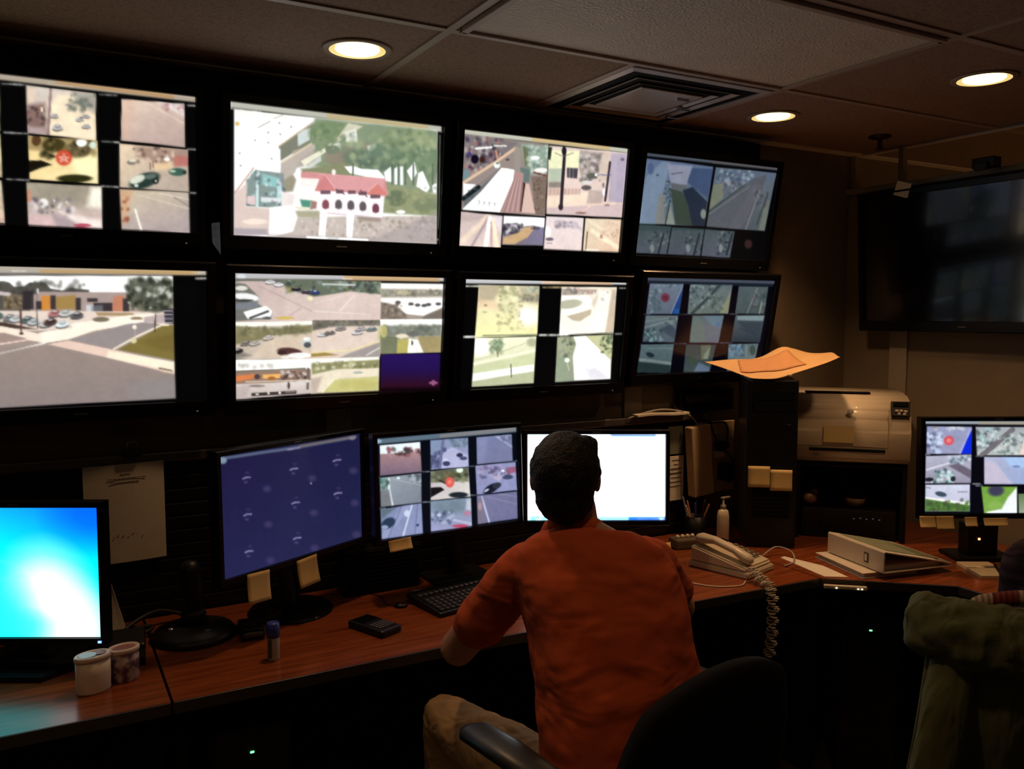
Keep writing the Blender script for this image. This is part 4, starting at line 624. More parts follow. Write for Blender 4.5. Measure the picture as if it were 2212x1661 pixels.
def pic_right():
    c = Picture(crop([(1998, 911), (2314, 912), (2307, 1115), (1999, 1109)], (1900, 860), 3.776), 220, 138, (6, 6, 14))
    c.P([(340, 185), (1600, 200), (1600, 228), (340, 212)], (150, 158, 168), soft=12).P([(800, 200), (1500, 210), (1500, 228), (800, 220)], (160, 148, 120), .8, 12)
    c.clip([(385, 232), (748, 240), (745, 465), (385, 460)], 6).G((0, 240), (0, 465), (150, 155, 190), (148, 150, 180)).S(46, (390, 290, 540, 455), (8, 20), [(90, 100, 130), (190, 205, 235), (70, 80, 105), (215, 225, 245)], .8).P([(750, 260), (748, 470), (655, 468), (690, 380)], (10, 40, 215)).L([(735, 260), (650, 468)], 16, (165, 165, 215)).S(14, (440, 240, 680, 262), (8, 16), [(205, 210, 215), (150, 130, 120)], .7).E(562, 352, 42, 40, (212, 85, 98)).E(562, 352, 20, 18, (235, 130, 130)).N(.06)
    c.clip([(778, 240), (1200, 245), (1200, 482), (790, 478)], 6).G((0, 240), (0, 480), (165, 172, 178), (175, 182, 178)).S(60, (780, 250, 960, 440), (7, 18), [(120, 130, 140), (215, 225, 230), (70, 80, 85), (160, 195, 195)], .8).L([(830, 480), (1080, 265)], 44, (112, 108, 114)).S(60, (960, 300, 1180, 470), (7, 18), [(110, 130, 125), (205, 215, 215), (80, 92, 92)], .7).P([(1180, 330), (1200, 330), (1200, 482), (1130, 480)], (225, 205, 195), 1, 12).N(.06)
    c.clip([(380, 478), (745, 470), (742, 705), (380, 700)], 6).G((0, 480), (0, 700), (178, 180, 198), (150, 145, 165)).P([(560, 560), (640, 540), (745, 600), (745, 670)], (104, 95, 112), 1, 12).L([(390, 590), (560, 540), (740, 510)], 14, (225, 228, 240), .8).S(40, (420, 600, 600, 700), (7, 18), [(170, 215, 215), (50, 70, 75), (110, 150, 150), (225, 240, 240)], .8).S(26, (560, 480, 735, 540), (7, 15), [(190, 205, 215), (90, 105, 120)], .7).E(410, 670, 36, 16, (30, 32, 38)).E(600, 668, 20, 22, (40, 44, 50)).N(.06)
    c.clip([(848, 490), (1250, 498), (1250, 725), (850, 715)], 6).G((860, 520), (1180, 700), (175, 180, 205), (150, 165, 205)).P([(940, 540), (1080, 720), (850, 716), (850, 520)], (196, 186, 205), .9, 25).P([(1000, 495), (1250, 500), (1250, 580), (1080, 590)], (165, 195, 235), .9, 20).E(1110, 575, 34, 10, (105, 120, 165), .8).L([(930, 540), (1060, 715)], 8, (195, 195, 215), .6).N(.04)
    c.clip([(382, 712), (735, 715), (735, 935), (382, 925)], 6).G((0, 720), (0, 880), (205, 208, 228), (190, 192, 215)).E(505, 790, 46, 20, (60, 75, 92), 1, 14).L([(640, 775), (715, 775)], 9, (130, 135, 150)).L([(390, 735), (420, 738)], 9, (120, 130, 140)).P([(382, 810), (735, 865), (735, 890), (382, 830)], (245, 245, 240)).P([(382, 825), (520, 850), (735, 885), (735, 935), (382, 925)], (72, 108, 52), 1, 14).S(36, (390, 840, 725, 925), (6, 16), [(50, 82, 40), (98, 132, 62), (70, 70, 60)], .7).N(.05)
    c.clip([(825, 735), (1115, 742), (1115, 962), (850, 955)], 6).G((0, 740), (0, 960), (112, 160, 62), (125, 165, 75)).E(945, 770, 64, 46, (62, 60, 84), 1, 0, .5).P([(1115, 745), (1118, 962), (855, 958), (880, 940), (990, 920), (1040, 830)], (240, 245, 250), 1, 14).E(940, 890, 60, 34, (135, 175, 85), .8).N(.05)
    c.clip([(1125, 800), (1250, 800), (1250, 960), (1130, 960)]).G((0, 800), (0, 960), (95, 120, 80), (150, 160, 140))
    for y0, y1, k0, k1 in ((245, 482, (150, 160, 170), (120, 130, 135)), (500, 725, (190, 200, 215), (110, 120, 135)), (745, 955, (150, 165, 180), (130, 140, 130))):
        c.clip([(1290, y0), (1545, y0 + 4), (1540, y1 + 4), (1285, y1)]).G((0, y0), (0, y1), k0, k1).L([(1480, y0), (1360, y1)], 26, (185, 188, 200), .7, 12).S(30, (1300, y0 + 10, 1400, y1 - 10), (7, 20), [(80, 95, 90), (180, 185, 190), (110, 120, 120)], .7).N(.06)
    c.clip()
    for x, y in [(370, 465), (370, 698), (800, 485), (775, 712), (800, 728)]: c.T(x - 15, x + 40, y, 12, (170, 175, 185), 0)
    return c

def screen_part(name, pic, W, H, m, parent, z=0.0, y=0.0, tilt=0.0, desat=False):
    """the lit panel: a finely divided sheet whose picture is stored as a colour attribute"""
    nw, nh = pic.W, pic.H
    u = np.linspace(-W / 2, W / 2, nw); v = np.linspace(H / 2, -H / 2, nh)
    U, V = np.meshgrid(u, v)
    co = np.stack([U, np.zeros_like(U), V], -1).reshape(-1, 3)
    idx = np.arange(nw * nh).reshape(nh, nw)
    q = np.stack([idx[:-1, :-1], idx[1:, :-1], idx[1:, 1:], idx[:-1, 1:]], -1).reshape(-1, 4)
    me = bpy.data.meshes.new(name)
    me.vertices.add(len(co)); me.vertices.foreach_set('co', co.astype(np.float32).ravel())
    me.loops.add(q.size); me.loops.foreach_set('vertex_index', q.astype(np.int32).ravel())
    me.polygons.add(len(q)); me.polygons.foreach_set('loop_start', np.arange(0, q.size, 4, dtype=np.int32))
    me.update(calc_edges=True)
    lum = pic.a.mean(-1, keepdims=True); sat = getattr(pic, 'sat', 0.84) if desat else 1.0
    base = lum + (pic.a - lum) * sat
    g = base
    for _ in range(2):
        g = np.pad(g, ((1, 1), (1, 1), (0, 0)), 'edge'); g = (g[:-2] + 2 * g[1:-1] + g[2:]) / 4; g = (g[:, :-2] + 2 * g[:, 1:-1] + g[:, 2:]) / 4
    c = np.clip(base * 0.5 + g * 0.5, 0, 255) / 255.0
    c = np.where(c <= 0.04045, c / 12.92, ((c + 0.055) / 1.055) ** 2.4)
    c = np.concatenate([c, np.ones((nh, nw, 1))], -1).astype(np.float32)
    at = me.color_attributes.new('picture', 'FLOAT_COLOR', 'POINT'); at.data.foreach_set('color', c.ravel())
    me.materials.append(m)
    o = bpy.data.objects.new(name, me); o.location = (0, y, z); o.rotation_euler = (tilt, 0, 0)
    return link(o, parent)

# ------------------------------------------------------------------ the room
X0, X1, Y0, Y1 = -2.4, 3.34, -3.2, 2.74
X2 = 6.4          # far side of the neighbouring office seen through the glass
FLOORM = mat('dark_carpet', (0.10, 0.085, 0.07, 1), 0.95, noise=0.25, nscale=60, bump=0.5, bscale=400)
struct('floor', B(((X0 + X2) / 2, (Y0 + Y1) / 2, -0.05), (X2 - X0 + 0.4, Y1 - Y0 + 0.4, 0.1)), FLOORM)
struct('ceiling', B(((X0 + X2) / 2, (Y0 + Y1) / 2, CEIL + 0.05), (X2 - X0 + 0.4, Y1 - Y0 + 0.4, 0.1)), TILE)
struct('wall_back', B(((X0 + X2) / 2, Y1 + 0.05, CEIL / 2), (X2 - X0 + 0.2, 0.1, CEIL)), WALLM)
struct('wall_left', B((X0 - 0.05, (Y0 + Y1) / 2, CEIL / 2), (0.1, Y1 - Y0, CEIL)), PALEW)
struct('wall_rear', B(((X0 + X2) / 2, Y0 - 0.05, CEIL / 2), (X2 - X0 + 0.2, 0.1, CEIL)), PALEW)
struct('wall_far', B((X2 + 0.05, (Y0 + Y1) / 2, CEIL / 2), (0.1, Y1 - Y0, CEIL)), WALLM)
# the right wall stops at a rail; dark glass lights run between the rail and the ceiling
struct('wall_right', B((X1 + 0.05, (Y0 + Y1) / 2, 2.205 / 2), (0.1, Y1 - Y0, 2.205)), WALLM)
GLASSD = bpy.data.materials.new('clear_glass'); GLASSD.use_nodes = True
_n = GLASSD.node_tree.nodes; _l = GLASSD.node_tree.links; _n.remove(_n['Principled BSDF'])
_t = _n.new('ShaderNodeBsdfTransparent'); _t.inputs[0].default_value = (0.82, 0.84, 0.82, 1); _g = _n.new('ShaderNodeBsdfGlossy'); _g.inputs['Roughness'].default_value = 0.02; _m = _n.new('ShaderNodeMixShader'); _m.inputs[0].default_value = 0.05
_l.new(_t.outputs[0], _m.inputs[1]); _l.new(_g.outputs[0], _m.inputs[2]); _l.new(_m.outputs[0], _n['Material Output'].inputs['Surface'])
k = 1
ys = [Y1, 2.49, 1.27, 0.05, -1.17, -2.39, Y0]
for a, b in zip(ys[:-1], ys[1:]):
    struct('window_%d' % k, B((X1 + 0.03, (a + b) / 2, (2.21 + CEIL) / 2), (0.008, a - b, CEIL - 2.2)), GLASSD); k += 1
bm = bmesh.new(); box(bm, (X1 - 0.005, (Y0 + Y1) / 2, 2.212), (0.05, Y1 - Y0, 0.024), 0.003)
for y in ys[:-1]: box(bm, (X1 + 0.02, y - 0.012, 2.30), (0.03, 0.024, 0.17), 0.002)
struct('trim_1', bm, TRIMM)
# ceiling grid
TX = [0.968 + 1.2 * i for i in range(-3, 5)]; TY = [2.058 - 0.613 * i for i in range(0, 9)]
bm = bmesh.new()
for y in TY: box(bm, ((X0 + X2) / 2, y, CEIL - 0.001), (X2 - X0, 0.024, 0.008))
for x in TX: box(bm, (x, (Y0 + Y1) / 2, CEIL - 0.0014), (0.024, Y1 - Y0, 0.008))
box(bm, (1.568, 2.37, CEIL - 0.001), (0.024, 0.61, 0.0076))
struct('trim_2', bm, GRIDM)
bm = bmesh.new()
box(bm, ((X0 + X2) / 2, Y1 - 0.027, CEIL - 0.003), (X2 - X0, 0.054, 0.006), 0.001)
box(bm, (X1 + 0.03, (Y0 + Y1) / 2, CEIL - 0.006), (0.024, Y1 - Y0, 0.010), 0.002)
struct('trim_3', bm, EDGEM)
# joint battens of the wall panels
bm = bmesh.new()
for x in (0.87, 2.09): box(bm, (x, Y1 - 0.006, 1.18), (0.088, 0.012, 2.34), 0.003)
for y in (2.445, 1.22, 0.0): box(bm, (X1 - 0.006, y, 1.1), (0.012, 0.088, 2.19), 0.003)
struct('trim_4', bm, TRIMM)
struct('baseboard_back', B(((X0 + X1) / 2, Y1 - 0.008, 0.05), (X1 - X0, 0.016, 0.1), 0.003), MATTE)
struct('baseboard_right', B((X1 - 0.008, (Y0 + Y1) / 2, 0.05), (0.016, Y1 - Y0, 0.1), 0.003), MATTE)

# ------------------------------------------------------------------ ceiling fittings
BULB = mat('lamp_glow', (1, 0.9, 0.6, 1), 0.5, emit=(1.0, 0.80, 0.42, 1), estr=4.5, noise=0.02)
REFL = mat('lamp_reflector', (0.7, 0.62, 0.45, 1), 0.25, 0.9, noise=0.02, emit=(1.0, 0.72, 0.25, 1), estr=0.9)
LAMPN = ['round recessed ceiling lamp glowing above the second screen from the left', 'small recessed ceiling lamp glowing above the dim blue-tinted screens',
         'recessed ceiling lamp glowing nearest the right edge, above the printer corner']
for i, (x, y) in enumerate(LAMPS):
    t = thing('recessed_downlight', LAMPN[i] if i < 3 else ['recessed ceiling lamp outside the picture on the left', 'recessed ceiling lamp behind the office chairs', 'recessed ceiling lamp at the rear of the room', 'unseen lamp added beyond the glass to brighten the ceiling there', 'unseen lamp added overhead to brighten the back of the man in orange'][i - 3],
              'ceiling lamp', (x, y, CEIL), 0, 'recessed ceiling lamps')
    bm = bmesh.new(); lathe(bm, [(0.078, -0.006), (0.094, -0.006), (0.097, -0.001), (0.078, -0.001)], 40, cap=False)
    obj('trim_ring', bm, GRIDM, t, True)
    bm = bmesh.new(); lathe(bm, [(0.079, -0.0055), (0.073, -0.0035), (0.060, -0.0030)], 40, cap=False)
    obj('reflector', bm, REFL, t, True)
    bm = bmesh.new(); lathe(bm, [(0.062, -0.003), (0.058, -0.0065), (0.03, -0.0085), (0.004, -0.009)], 40)
    obj('bulb', bm, BULB, t, True)
    ld = bpy.data.lights.new('lamp_light', 'SPOT'); ld.energy = LAMP_W * LAMP_GAIN[i]
    ld.color = (1.0, 0.56, 0.27); ld.spot_size = R(114); ld.spot_blend = 0.85; ld.shadow_soft_size = 0.05
    lo = bpy.data.objects.new('lamp_light', ld); lo.location = (0, 0, -0.02); link(lo, t)

# unlit prismatic light panel
t = thing('light_panel', 'large unlit rectangular ceiling light with a pale prismatic lens', 'ceiling light', (1.568, 1.752, CEIL))
LENS = mat('prismatic_lens', (0.72, 0.63, 0.52, 1), 0.5, noise=0.05, nscale=8, bump=0.6, bscale=120)
bm = bmesh.new()
for s in (-1, 1):
    box(bm, (0, s * 0.280, -0.008), (1.16, 0.02, 0.014), 0.002); box(bm, (s * 0.570, 0, -0.008), (0.02, 0.56, 0.014), 0.002)
obj('frame', bm, GRIDM, t)
obj('lens', B((0, 0, -0.004), (1.13, 0.545, 0.006)), LENS, t)

# square air diffuser
t = thing('air_vent', 'square metal ceiling air diffuser with stepped louvres above the third screen', 'air vent', (1.866, 2.37, CEIL))
VENT = mat('vent_enamel', (0.55, 0.49, 0.43, 1), 0.35, 0.2, noise=0.05)
def sqring(bm, r0, z0, r1, z1, th=0.002):
    v = []
    for r, z in ((r0, z0), (r1, z1), (r1, z1 + th), (r0, z0 + th)):
        v.append([bm.verts.new((sx * r, sy * r, z)) for sx, sy in ((-1, -1), (1, -1), (1, 1), (-1, 1))])
    for k in range(4):
        a, b = v[k], v[(k + 1) % 4]
        for i in range(4):
            j = (i + 1) % 4
            bm.faces.new((a[i], a[j], b[j], b[i]))
bm = bmesh.new(); sqring(bm, 0.288, -0.006, 0.262, -0.008, 0.004); obj('frame', bm, VENT, t)
for r, q in ((0.214, 0.020), (0.166, 0.016)):
    bm = bmesh.new(); sqring(bm, r, -0.010, r - q, -0.004); obj('louvre', bm, VENT, t)
bm = bmesh.new(); box(bm, (0, 0, -0.007), (0.26, 0.26, 0.006), 0.003); obj('centre_plate', bm, VENT, t)
obj('backing', B((0, 0, -0.002), (0.52, 0.52, 0.003)), MATTE, t)
for x, y in ((0.17, 0.02), (0.22, 0.14), (0.08, -0.08)): obj('clip', B((x, y, -0.012), (0.055, 0.012, 0.008), 0.002), CHROME, t)  # bright bits standing in for light glints on the louvres, not real fasteners

t = thing('fire_sprinkler', 'small dark sprinkler head hanging from the ceiling near the corner', 'sprinkler', (3.09, 2.39, CEIL))
BRASS = mat('dark_brass', (0.06, 0.04, 0.025, 1), 0.4, 0.8, noise=0.1)
bm = bmesh.new(); lathe(bm, [(0.045, 0), (0.045, -0.004), (0.03, -0.012), (0.012, -0.014)], 24); obj('escutcheon', bm, BRASS, t, True)
bm = bmesh.new(); lathe(bm, [(0.010, -0.010), (0.010, -0.024), (0.004, -0.026), (0.004, -0.046)], 16)
for s in (-1, 1): tube(bm, [(s * 0.008, 0, -0.02), (s * 0.016, 0, -0.032), (s * 0.006, 0, -0.050)], 0.0025, 6)
obj('head', bm, BRASS, t, True)
bm = bmesh.new(); lathe(bm, [(0.017, -0.050), (0.017, -0.053)], 16); obj('deflector', bm, BRASS, t)

# ------------------------------------------------------------------ screens
def ring_frame(bm, W, H, l, r, tp, bt, yf, yb, ch=0.004):
    """rectangular surround; opening W x H centred on the origin; front at yf, back at yb"""
    o = [(-W / 2 - l, H / 2 + tp), (W / 2 + r, H / 2 + tp), (W / 2 + r, -H / 2 - bt), (-W / 2 - l, -H / 2 - bt)]
    i = [(-W / 2, H / 2), (W / 2, H / 2), (W / 2, -H / 2), (-W / 2, -H / 2)]
    def ins(p, d):
        return [(x + (d if k in (0, 3) else -d), z + (-d if k in (0, 1) else d)) for k, (x, z) in enumerate(p)]
    loops = [(o, yb), (o, yf + ch), (ins(o, ch), yf), (ins(i, -0.002), yf), (i, yf + 0.006), (i, yb)]
    V = [[bm.verts.new((x, y, z)) for x, z in p] for p, y in loops]
    for a in range(len(V)):
        b = (a + 1) % len(V)
        for k in range(4):
            j = (k + 1) % 4
            bm.faces.new((V[a][k], V[a][j], V[b][j], V[b][k]))
LEDG = {}
def led_mat(name, c, s):
    return mat(name, (0, 0, 0, 1), 0.5, emit=(*c, 1), estr=s, noise=0.02)
LBLUE = led_mat('blue_led', (0.08, 0.15, 1), 6); LGREEN = led_mat('green_led', (0.15, 1, 0.3), 3); LRED = led_mat('red_led', (1, 0.25, 0.12), 4)
LWHITE = led_mat('pale_led', (1, 0.9, 0.7), 1.2)
BEZ = mat('screen_bezel', (0.004, 0.004, 0.005, 1), 0.28, bump=0.02, spec=0.3)

def television(label, x, z, tilt, pic, strength, W=0.675, H=0.380, y=2.62, rz=0.0, group='wall screens in two rows', Y=None):
    t = thing('wall_television', label, 'television', (x, y, z), rz, group, R(tilt))
    bm = bmesh.new(); ring_frame(bm, W, H, 0.027, 0.027, 0.027, 0.044, -0.012, 0.03); obj('bezel', bm, BEZ, t)
    if pic is not None: screen_part('screen', pic, W, H, screen_mat('lit_tv_panel_%s' % t.name, strength, 0.18, 0.4), t, desat=True)
    else: obj('screen', B((0, 0.003, 0), (W, 0.004, H)), mat('dark_screen_glass', (0.004, 0.004, 0.006, 1), 0.13, spec=1.0, noise=0.02, coat=0.3), t)
    bm = bmesh.new(); box(bm, (0, 0.030, -0.008), (W + 0.03, 0.024, H + 0.05), 0.008); box(bm, (0, 0.052, -0.02), (W * 0.6, 0.03, H * 0.7), 0.01); obj('housing', bm, BLACK, t)
    bm = bmesh.new(); Mx = Matrix.Rotation(-R(tilt), 3, 'X')
    box(bm, (0, 0.078, 0), (0.22, 0.030, 0.22), 0.004); obj('wall_bracket', bm, MATTE, t)
    obj('power_light', B((W / 2 - 0.03, -0.0135, -H / 2 - 0.03), (0.006, 0.003, 0.004), 0.001), mat('dim_indicator', (0.05, 0.05, 0.05, 1), 0.4, emit=(0.5, 0.45, 0.35, 1), estr=0.12, noise=0.02), t)
    obj('badge', B((0, -0.0128, -H / 2 - 0.022), (0.034, 0.002, 0.005), 0.0005), mat('dull_badge', (0.10, 0.10, 0.10, 1), 0.4, 0.5, noise=0.05), t)
    return t
TILT = 7.0
television('wall screen showing a grid of street camera pictures, upper row, far left', 0.088, 2.075, TILT, pic_u1(), 1.12)
television('wall screen showing a red-roofed white building under trees', 0.860, 2.074, 6.8, pic_u2(), 1.15)
television('upper wall screen showing a white bus roof and a street lamp', 1.611, 2.072, 7.3, pic_u3(), 1.2)
television('dim blue-tinted upper wall screen with two large road pictures', 2.371, 2.065, 9.5, pic_u4(), 0.9, W=0.685)
television('lower wall screen at far left showing a car park and a road', 0.104, 1.585, 6.5, pic_l1(), 1.1)
television('wall screen of car park pictures with one purple-blue square', 0.861, 1.581, 6.0, pic_l2(), 1.12)
television('lower wall screen with four pale green park pictures', 1.612, 1.579, 7.5, pic_l3(), 1.15)
television('dim blue-tinted lower wall screen with nine small pictures', 2.375, 1.602, 10.0, pic_l4(), 0.9)
t = thing('screen_backing_panel', 'black railed panel on the wall behind the two rows of screens', 'mounting frame', (1.12, 2.725, 1.86))
obj('panel', B((0, 0.004, 0.008), (3.26, 0.016, 1.016), 0.003), MATTE, t)  # black sheet covering the wall between and above the screens
for z_ in (-0.33, -0.22, 0.16, 0.27): obj('rail', B((0, -0.010, z_), (3.22, 0.012, 0.03), 0.002), MATTE, t)
# big dark set on the right wall
t = television('large switched-off television on the right wall reflecting the other screens', 3.235, 1.885, 4.0, None, 0, W=0.93, H=0.53, y=2.095, rz=R(-90), group='television on the right wall')
tag(obj('paper_note', B((3.205, 2.36, 2.172), (0.003, 0.07, 0.06), 0, Matrix.Rotation(R(18), 3, 'X')), PAPER), 'small white note stuck on top of the dark television on the right wall', 'note')
bm = bmesh.new(); box(bm, (0, 0, 0), (0.05, 0.09, 0.04), 0.004); box(bm, (-0.03, 0, -0.015), (0.02, 0.05, 0.03), 0.003)
tag(obj('webcam', bm, BLACK, None, loc=(3.235, 2.02, 2.232)), 'small black camera on top of the dark television on the right wall', 'camera')

def monitor(label, C, ya, W, H, tilt, pic, strength, base, kind='round', led=None, gloss=0.3):
    t = thing('desktop_monitor', label, 'monitor', (base[0], base[1], DESK), R(ya), 'monitors on the desk')
    d = Matrix.Rotation(-R(ya), 3, 'Z') @ (Vector(C) - Vector((base[0], base[1], DESK)))
    h = bpy.data.objects.new('head', None); h.empty_display_size = 0.02; h.location = d; h.rotation_euler = (R(tilt), 0, 0); 
    # the head pieces are placed straight under the monitor with the head's tilt
    T = Matrix.Translation(d) @ Matrix.Rotation(R(tilt), 4, 'X')
    bpy.data.objects.remove(h)
    bm = bmesh.new(); ring_frame(bm, W, H, 0.016, 0.016, 0.016, 0.020, -0.008, 0.028, 0.003); bmesh.ops.transform(bm, matrix=T, verts=bm.verts); obj('bezel', bm, BEZ, t)
    s = screen_part('screen', pic, W, H, screen_mat('lit_monitor_panel_%s' % t.name, strength, gloss, 0.3), t)
    s.location = d; s.rotation_euler = (R(tilt), 0, 0)
    bm = bmesh.new(); box(bm, (0, 0.030, 0), (W + 0.012, 0.024, H + 0.012), 0.008); box(bm, (0, 0.05, -0.01), (W * 0.6, 0.03, H * 0.6), 0.012); bmesh.ops.transform(bm, matrix=T, verts=bm.verts); obj('housing', bm, BLACK, t)
    top = d + Vector((0, 0.055, 0.0))
    bm = bmesh.new(); tube(bm, [(0, 0.0, 0.01), (0, 0.01, 0.08), (top.x * 0.6, max(top.y, 0) * 0.6 + 0.01, top.z * 0.7), top], 0.022, 12, squash=(1.5, 0.7), up=(1, 0, 0)); obj('neck', bm, BLACK, t, True)
    bm = bmesh.new()
    if kind == 'round': lathe(bm, [(0.125, 0.0), (0.128, 0.004), (0.122, 0.010), (0.06, 0.018), (0.02, 0.022)], 48)
    elif kind == 'hex':
        prism(bm, [(-0.15, -0.03), (-0.09, -0.13), (0.09, -0.13), (0.15, -0.03), (0.11, 0.10), (-0.11, 0.10)], 0, 0.014)
        prism(bm, [(-0.06, -0.02), (0.06, -0.02), (0.05, 0.06), (-0.05, 0.06)], 0.014, 0.03)
    else: box(bm, (0, 0.005, 0.008), (0.22, 0.14, 0.016), 0.006)
    obj('base', bm, GLOSSB if kind == 'round' else BLACK, t, kind == 'round' and False)
    if led: 
        bm = B((W / 2 + 0.0, -0.0095, -H / 2 - 0.010), (0.009, 0.003, 0.006), 0.001); bmesh.ops.transform(bm, matrix=T, verts=bm.verts); obj('power_light', bm, led, t)
    bm = B((0, -0.009, H / 2 + 0.008), (0.03, 0.002, 0.004), 0.0005); bmesh.ops.transform(bm, matrix=T, verts=bm.verts); obj('badge', bm, MATS['dull_badge'], t)
    return t, T
m1, T1 = monitor('monitor at the left edge showing a bright cyan and blue desktop', (-0.0616, 2.441, 1.0), -29.2, 0.414, 0.331, -1, pic_desktop(), 1.25, (-0.035, 2.505), 'hex', LBLUE)
m2, T2 = monitor('monitor with a dark violet-blue screen of small marks', (0.65, 2.438, 1.108), 27.4, 0.53, 0.331, -0.6, pic_blue(), 1.0, (0.655, 2.56), 'round')
m3, T3 = monitor('desk monitor with nine road camera pictures beside the white-lit one', (1.153, 2.454, 1.114), 1.9, 0.50, 0.3125, -2.7, pic_grid(), 1.05, (1.245, 2.615), 'block')
m4, T4 = monitor("monitor with a glaring white page in front of the man's head", (1.672, 2.384, 1.089), -28.8, 0.474, 0.296, -3.2, pic_white(), 2.6, (1.74, 2.49), 'block')
m5, T5 = monitor('monitor at the right edge with road camera pictures, beside the printer', (2.944, 1.749, 1.112), -28.0, 0.518, 0.324, -3.0, pic_right(), 1.1, (3.055, 1.875), 'block')

def note_on(label, T, root, x, z, w_, h_, rot=0, m=NOTE, bend=0.01, n='sticky_note'):
    """a paper note hanging from the lower edge of a monitor, top-level"""
    bm = bmesh.new()
    sheet(bm, lambda u, v: (x + (u - 0.5) * w_, -0.011 - bend * v * v, z - v * h_), 6, 8, 0.0006)
    bmesh.ops.rotate(bm, verts=bm.verts, cent=(x, 0, z), matrix=Matrix.Rotation(R(rot), 3, 'Y'))
    bmesh.ops.transform(bm, matrix=Matrix.Translation(root.location) @ Matrix.Rotation(root.rotation_euler.z, 4, 'Z') @ T, verts=bm.verts)
    c = sum((v.co for v in bm.verts), Vector()) / len(bm.verts); bmesh.ops.translate(bm, verts=bm.verts, vec=-c)
    return tag(obj(n, bm, m, None, True, loc=c), label, 'note', 'paper notes stuck to the equipment')
note_on('yellow note under the violet-blue monitor, the left one of its two', T2, m2, -0.158, -0.170, 0.078, 0.082, 3)
note_on('yellow note under the violet-blue monitor, the right one, nearer its middle', T2, m2, 0.020, -0.172, 0.078, 0.082, -3)
note_on('short yellow note under the monitor with nine camera pictures', T3, m3, -0.190, -0.160, 0.076, 0.034, -3)
note_on('pale note at the left corner under the right-edge monitor', T5, m5, -0.252, -0.170, 0.056, 0.040, 0)
note_on('notched pale note, second from the left under the right-edge monitor', T5, m5, -0.190, -0.170, 0.062, 0.046, 0)
note_on('smallest pale note, third from the left under the right-edge monitor', T5, m5, -0.098, -0.174, 0.044, 0.032, 0)
note_on('long narrow pale note hidden partly by the seated person at right', T5, m5, -0.010, -0.178, 0.085, 0.026, 0)

# ------------------------------------------------------------------ desks
EDGE = mat('desk_edge', (0.05, 0.042, 0.04, 1), 0.35, 0.3, noise=0.05)
def desk(label, top, front, legs, name='desk'):
    c = Vector((sum(p[0] for p in top) / len(top), sum(p[1] for p in top) / len(top), 0))
    t = thing(name, label, 'desk', c)
    L = lambda p: (p[0] - c.x, p[1] - c.y)
    bm = bmesh.new(); prism(bm, [L(p) for p in top], DESK - 0.030, DESK); obj('worktop', bm, WOOD, t)
    bm = bmesh.new()
    for (a, b) in front:
        a = Vector((*L(a), 0)); b = Vector((*L(b), 0)); d = (b - a); ang = math.atan2(d.y, d.x)
        box(bm, ((a + b) / 2 + Vector((math.sin(ang), -math.cos(ang), 0)) * 0.002 + Vector((0, 0, DESK - 0.0155))), (d.length, 0.006, 0.030), 0.002, Matrix.Rotation(ang, 3, 'Z'))
    obj('edge_strip', bm, EDGE, t)
    for (a, b) in legs:
        a = Vector((*L(a), 0)); b = Vector((*L(b), 0)); d = b - a; ang = math.atan2(d.y, d.x)
        obj('support_panel', B((a + b) / 2 + Vector((0, 0, (DESK - 0.03) / 2)), (d.length, 0.025, DESK - 0.03), 0.002, Matrix.Rotation(ang, 3, 'Z')), MATTE, t)
    return t
desk('reddish wood desk section at far left under the cyan monitor', [(-1.0, 2.10), (0.2455, 2.078), (0.2475, 2.70), (-1.0, 2.70)], [((-1.0, 2.10), (0.245, 2.078))], [((0.22, 2.16), (0.22, 2.62)), ((-0.9, 2.6), (0.18, 2.6))])
desk('long reddish wood desk section where the man in orange works', [(0.2525, 2.078), (0.94, 2.072), (1.78, 2.022), (2.335, 1.988), (2.335, 2.70), (0.2545, 2.70)],
     [((0.2525, 2.078), (0.94, 2.072)), ((0.94, 2.072), (1.78, 2.022)), ((1.78, 2.022), (2.335, 1.988))], [((0.28, 2.16), (0.28, 2.62)), ((0.32, 2.6), (2.3, 2.6))])
desk('corner desk section carrying the printer stand and white binder', [(2.340, 1.986), (2.675, 1.700), (2.660, 0.35), (3.32, 0.35), (3.32, 2.70), (2.340, 2.70)],
     [((2.340, 1.986), (2.675, 1.700)), ((2.675, 1.700), (2.660, 0.35))], [((2.38, 2.05), (2.38, 2.62)), ((2.70, 0.40), (3.28, 0.40)), ((3.25, 0.5), (3.25, 2.5))])

# slatted panel standing along the back of the desks
t = thing('slatted_desk_panel', 'black slatted panel with a grey top rail behind the monitors', 'desk panel', (1.0, 2.705, DESK))
bm = bmesh.new(); box(bm, (-0.2, 0.008, 0.235), (3.3, 0.014, 0.47))
for i in range(11): box(bm, (-0.2, -0.001, 0.03 + i * 0.042), (3.3, 0.008, 0.034), 0.003)
obj('slats', bm, BLACK, t)
obj('top_rail', B((-0.2, 0.0, 0.486), (3.3, 0.034, 0.032), 0.006), GREY, t)

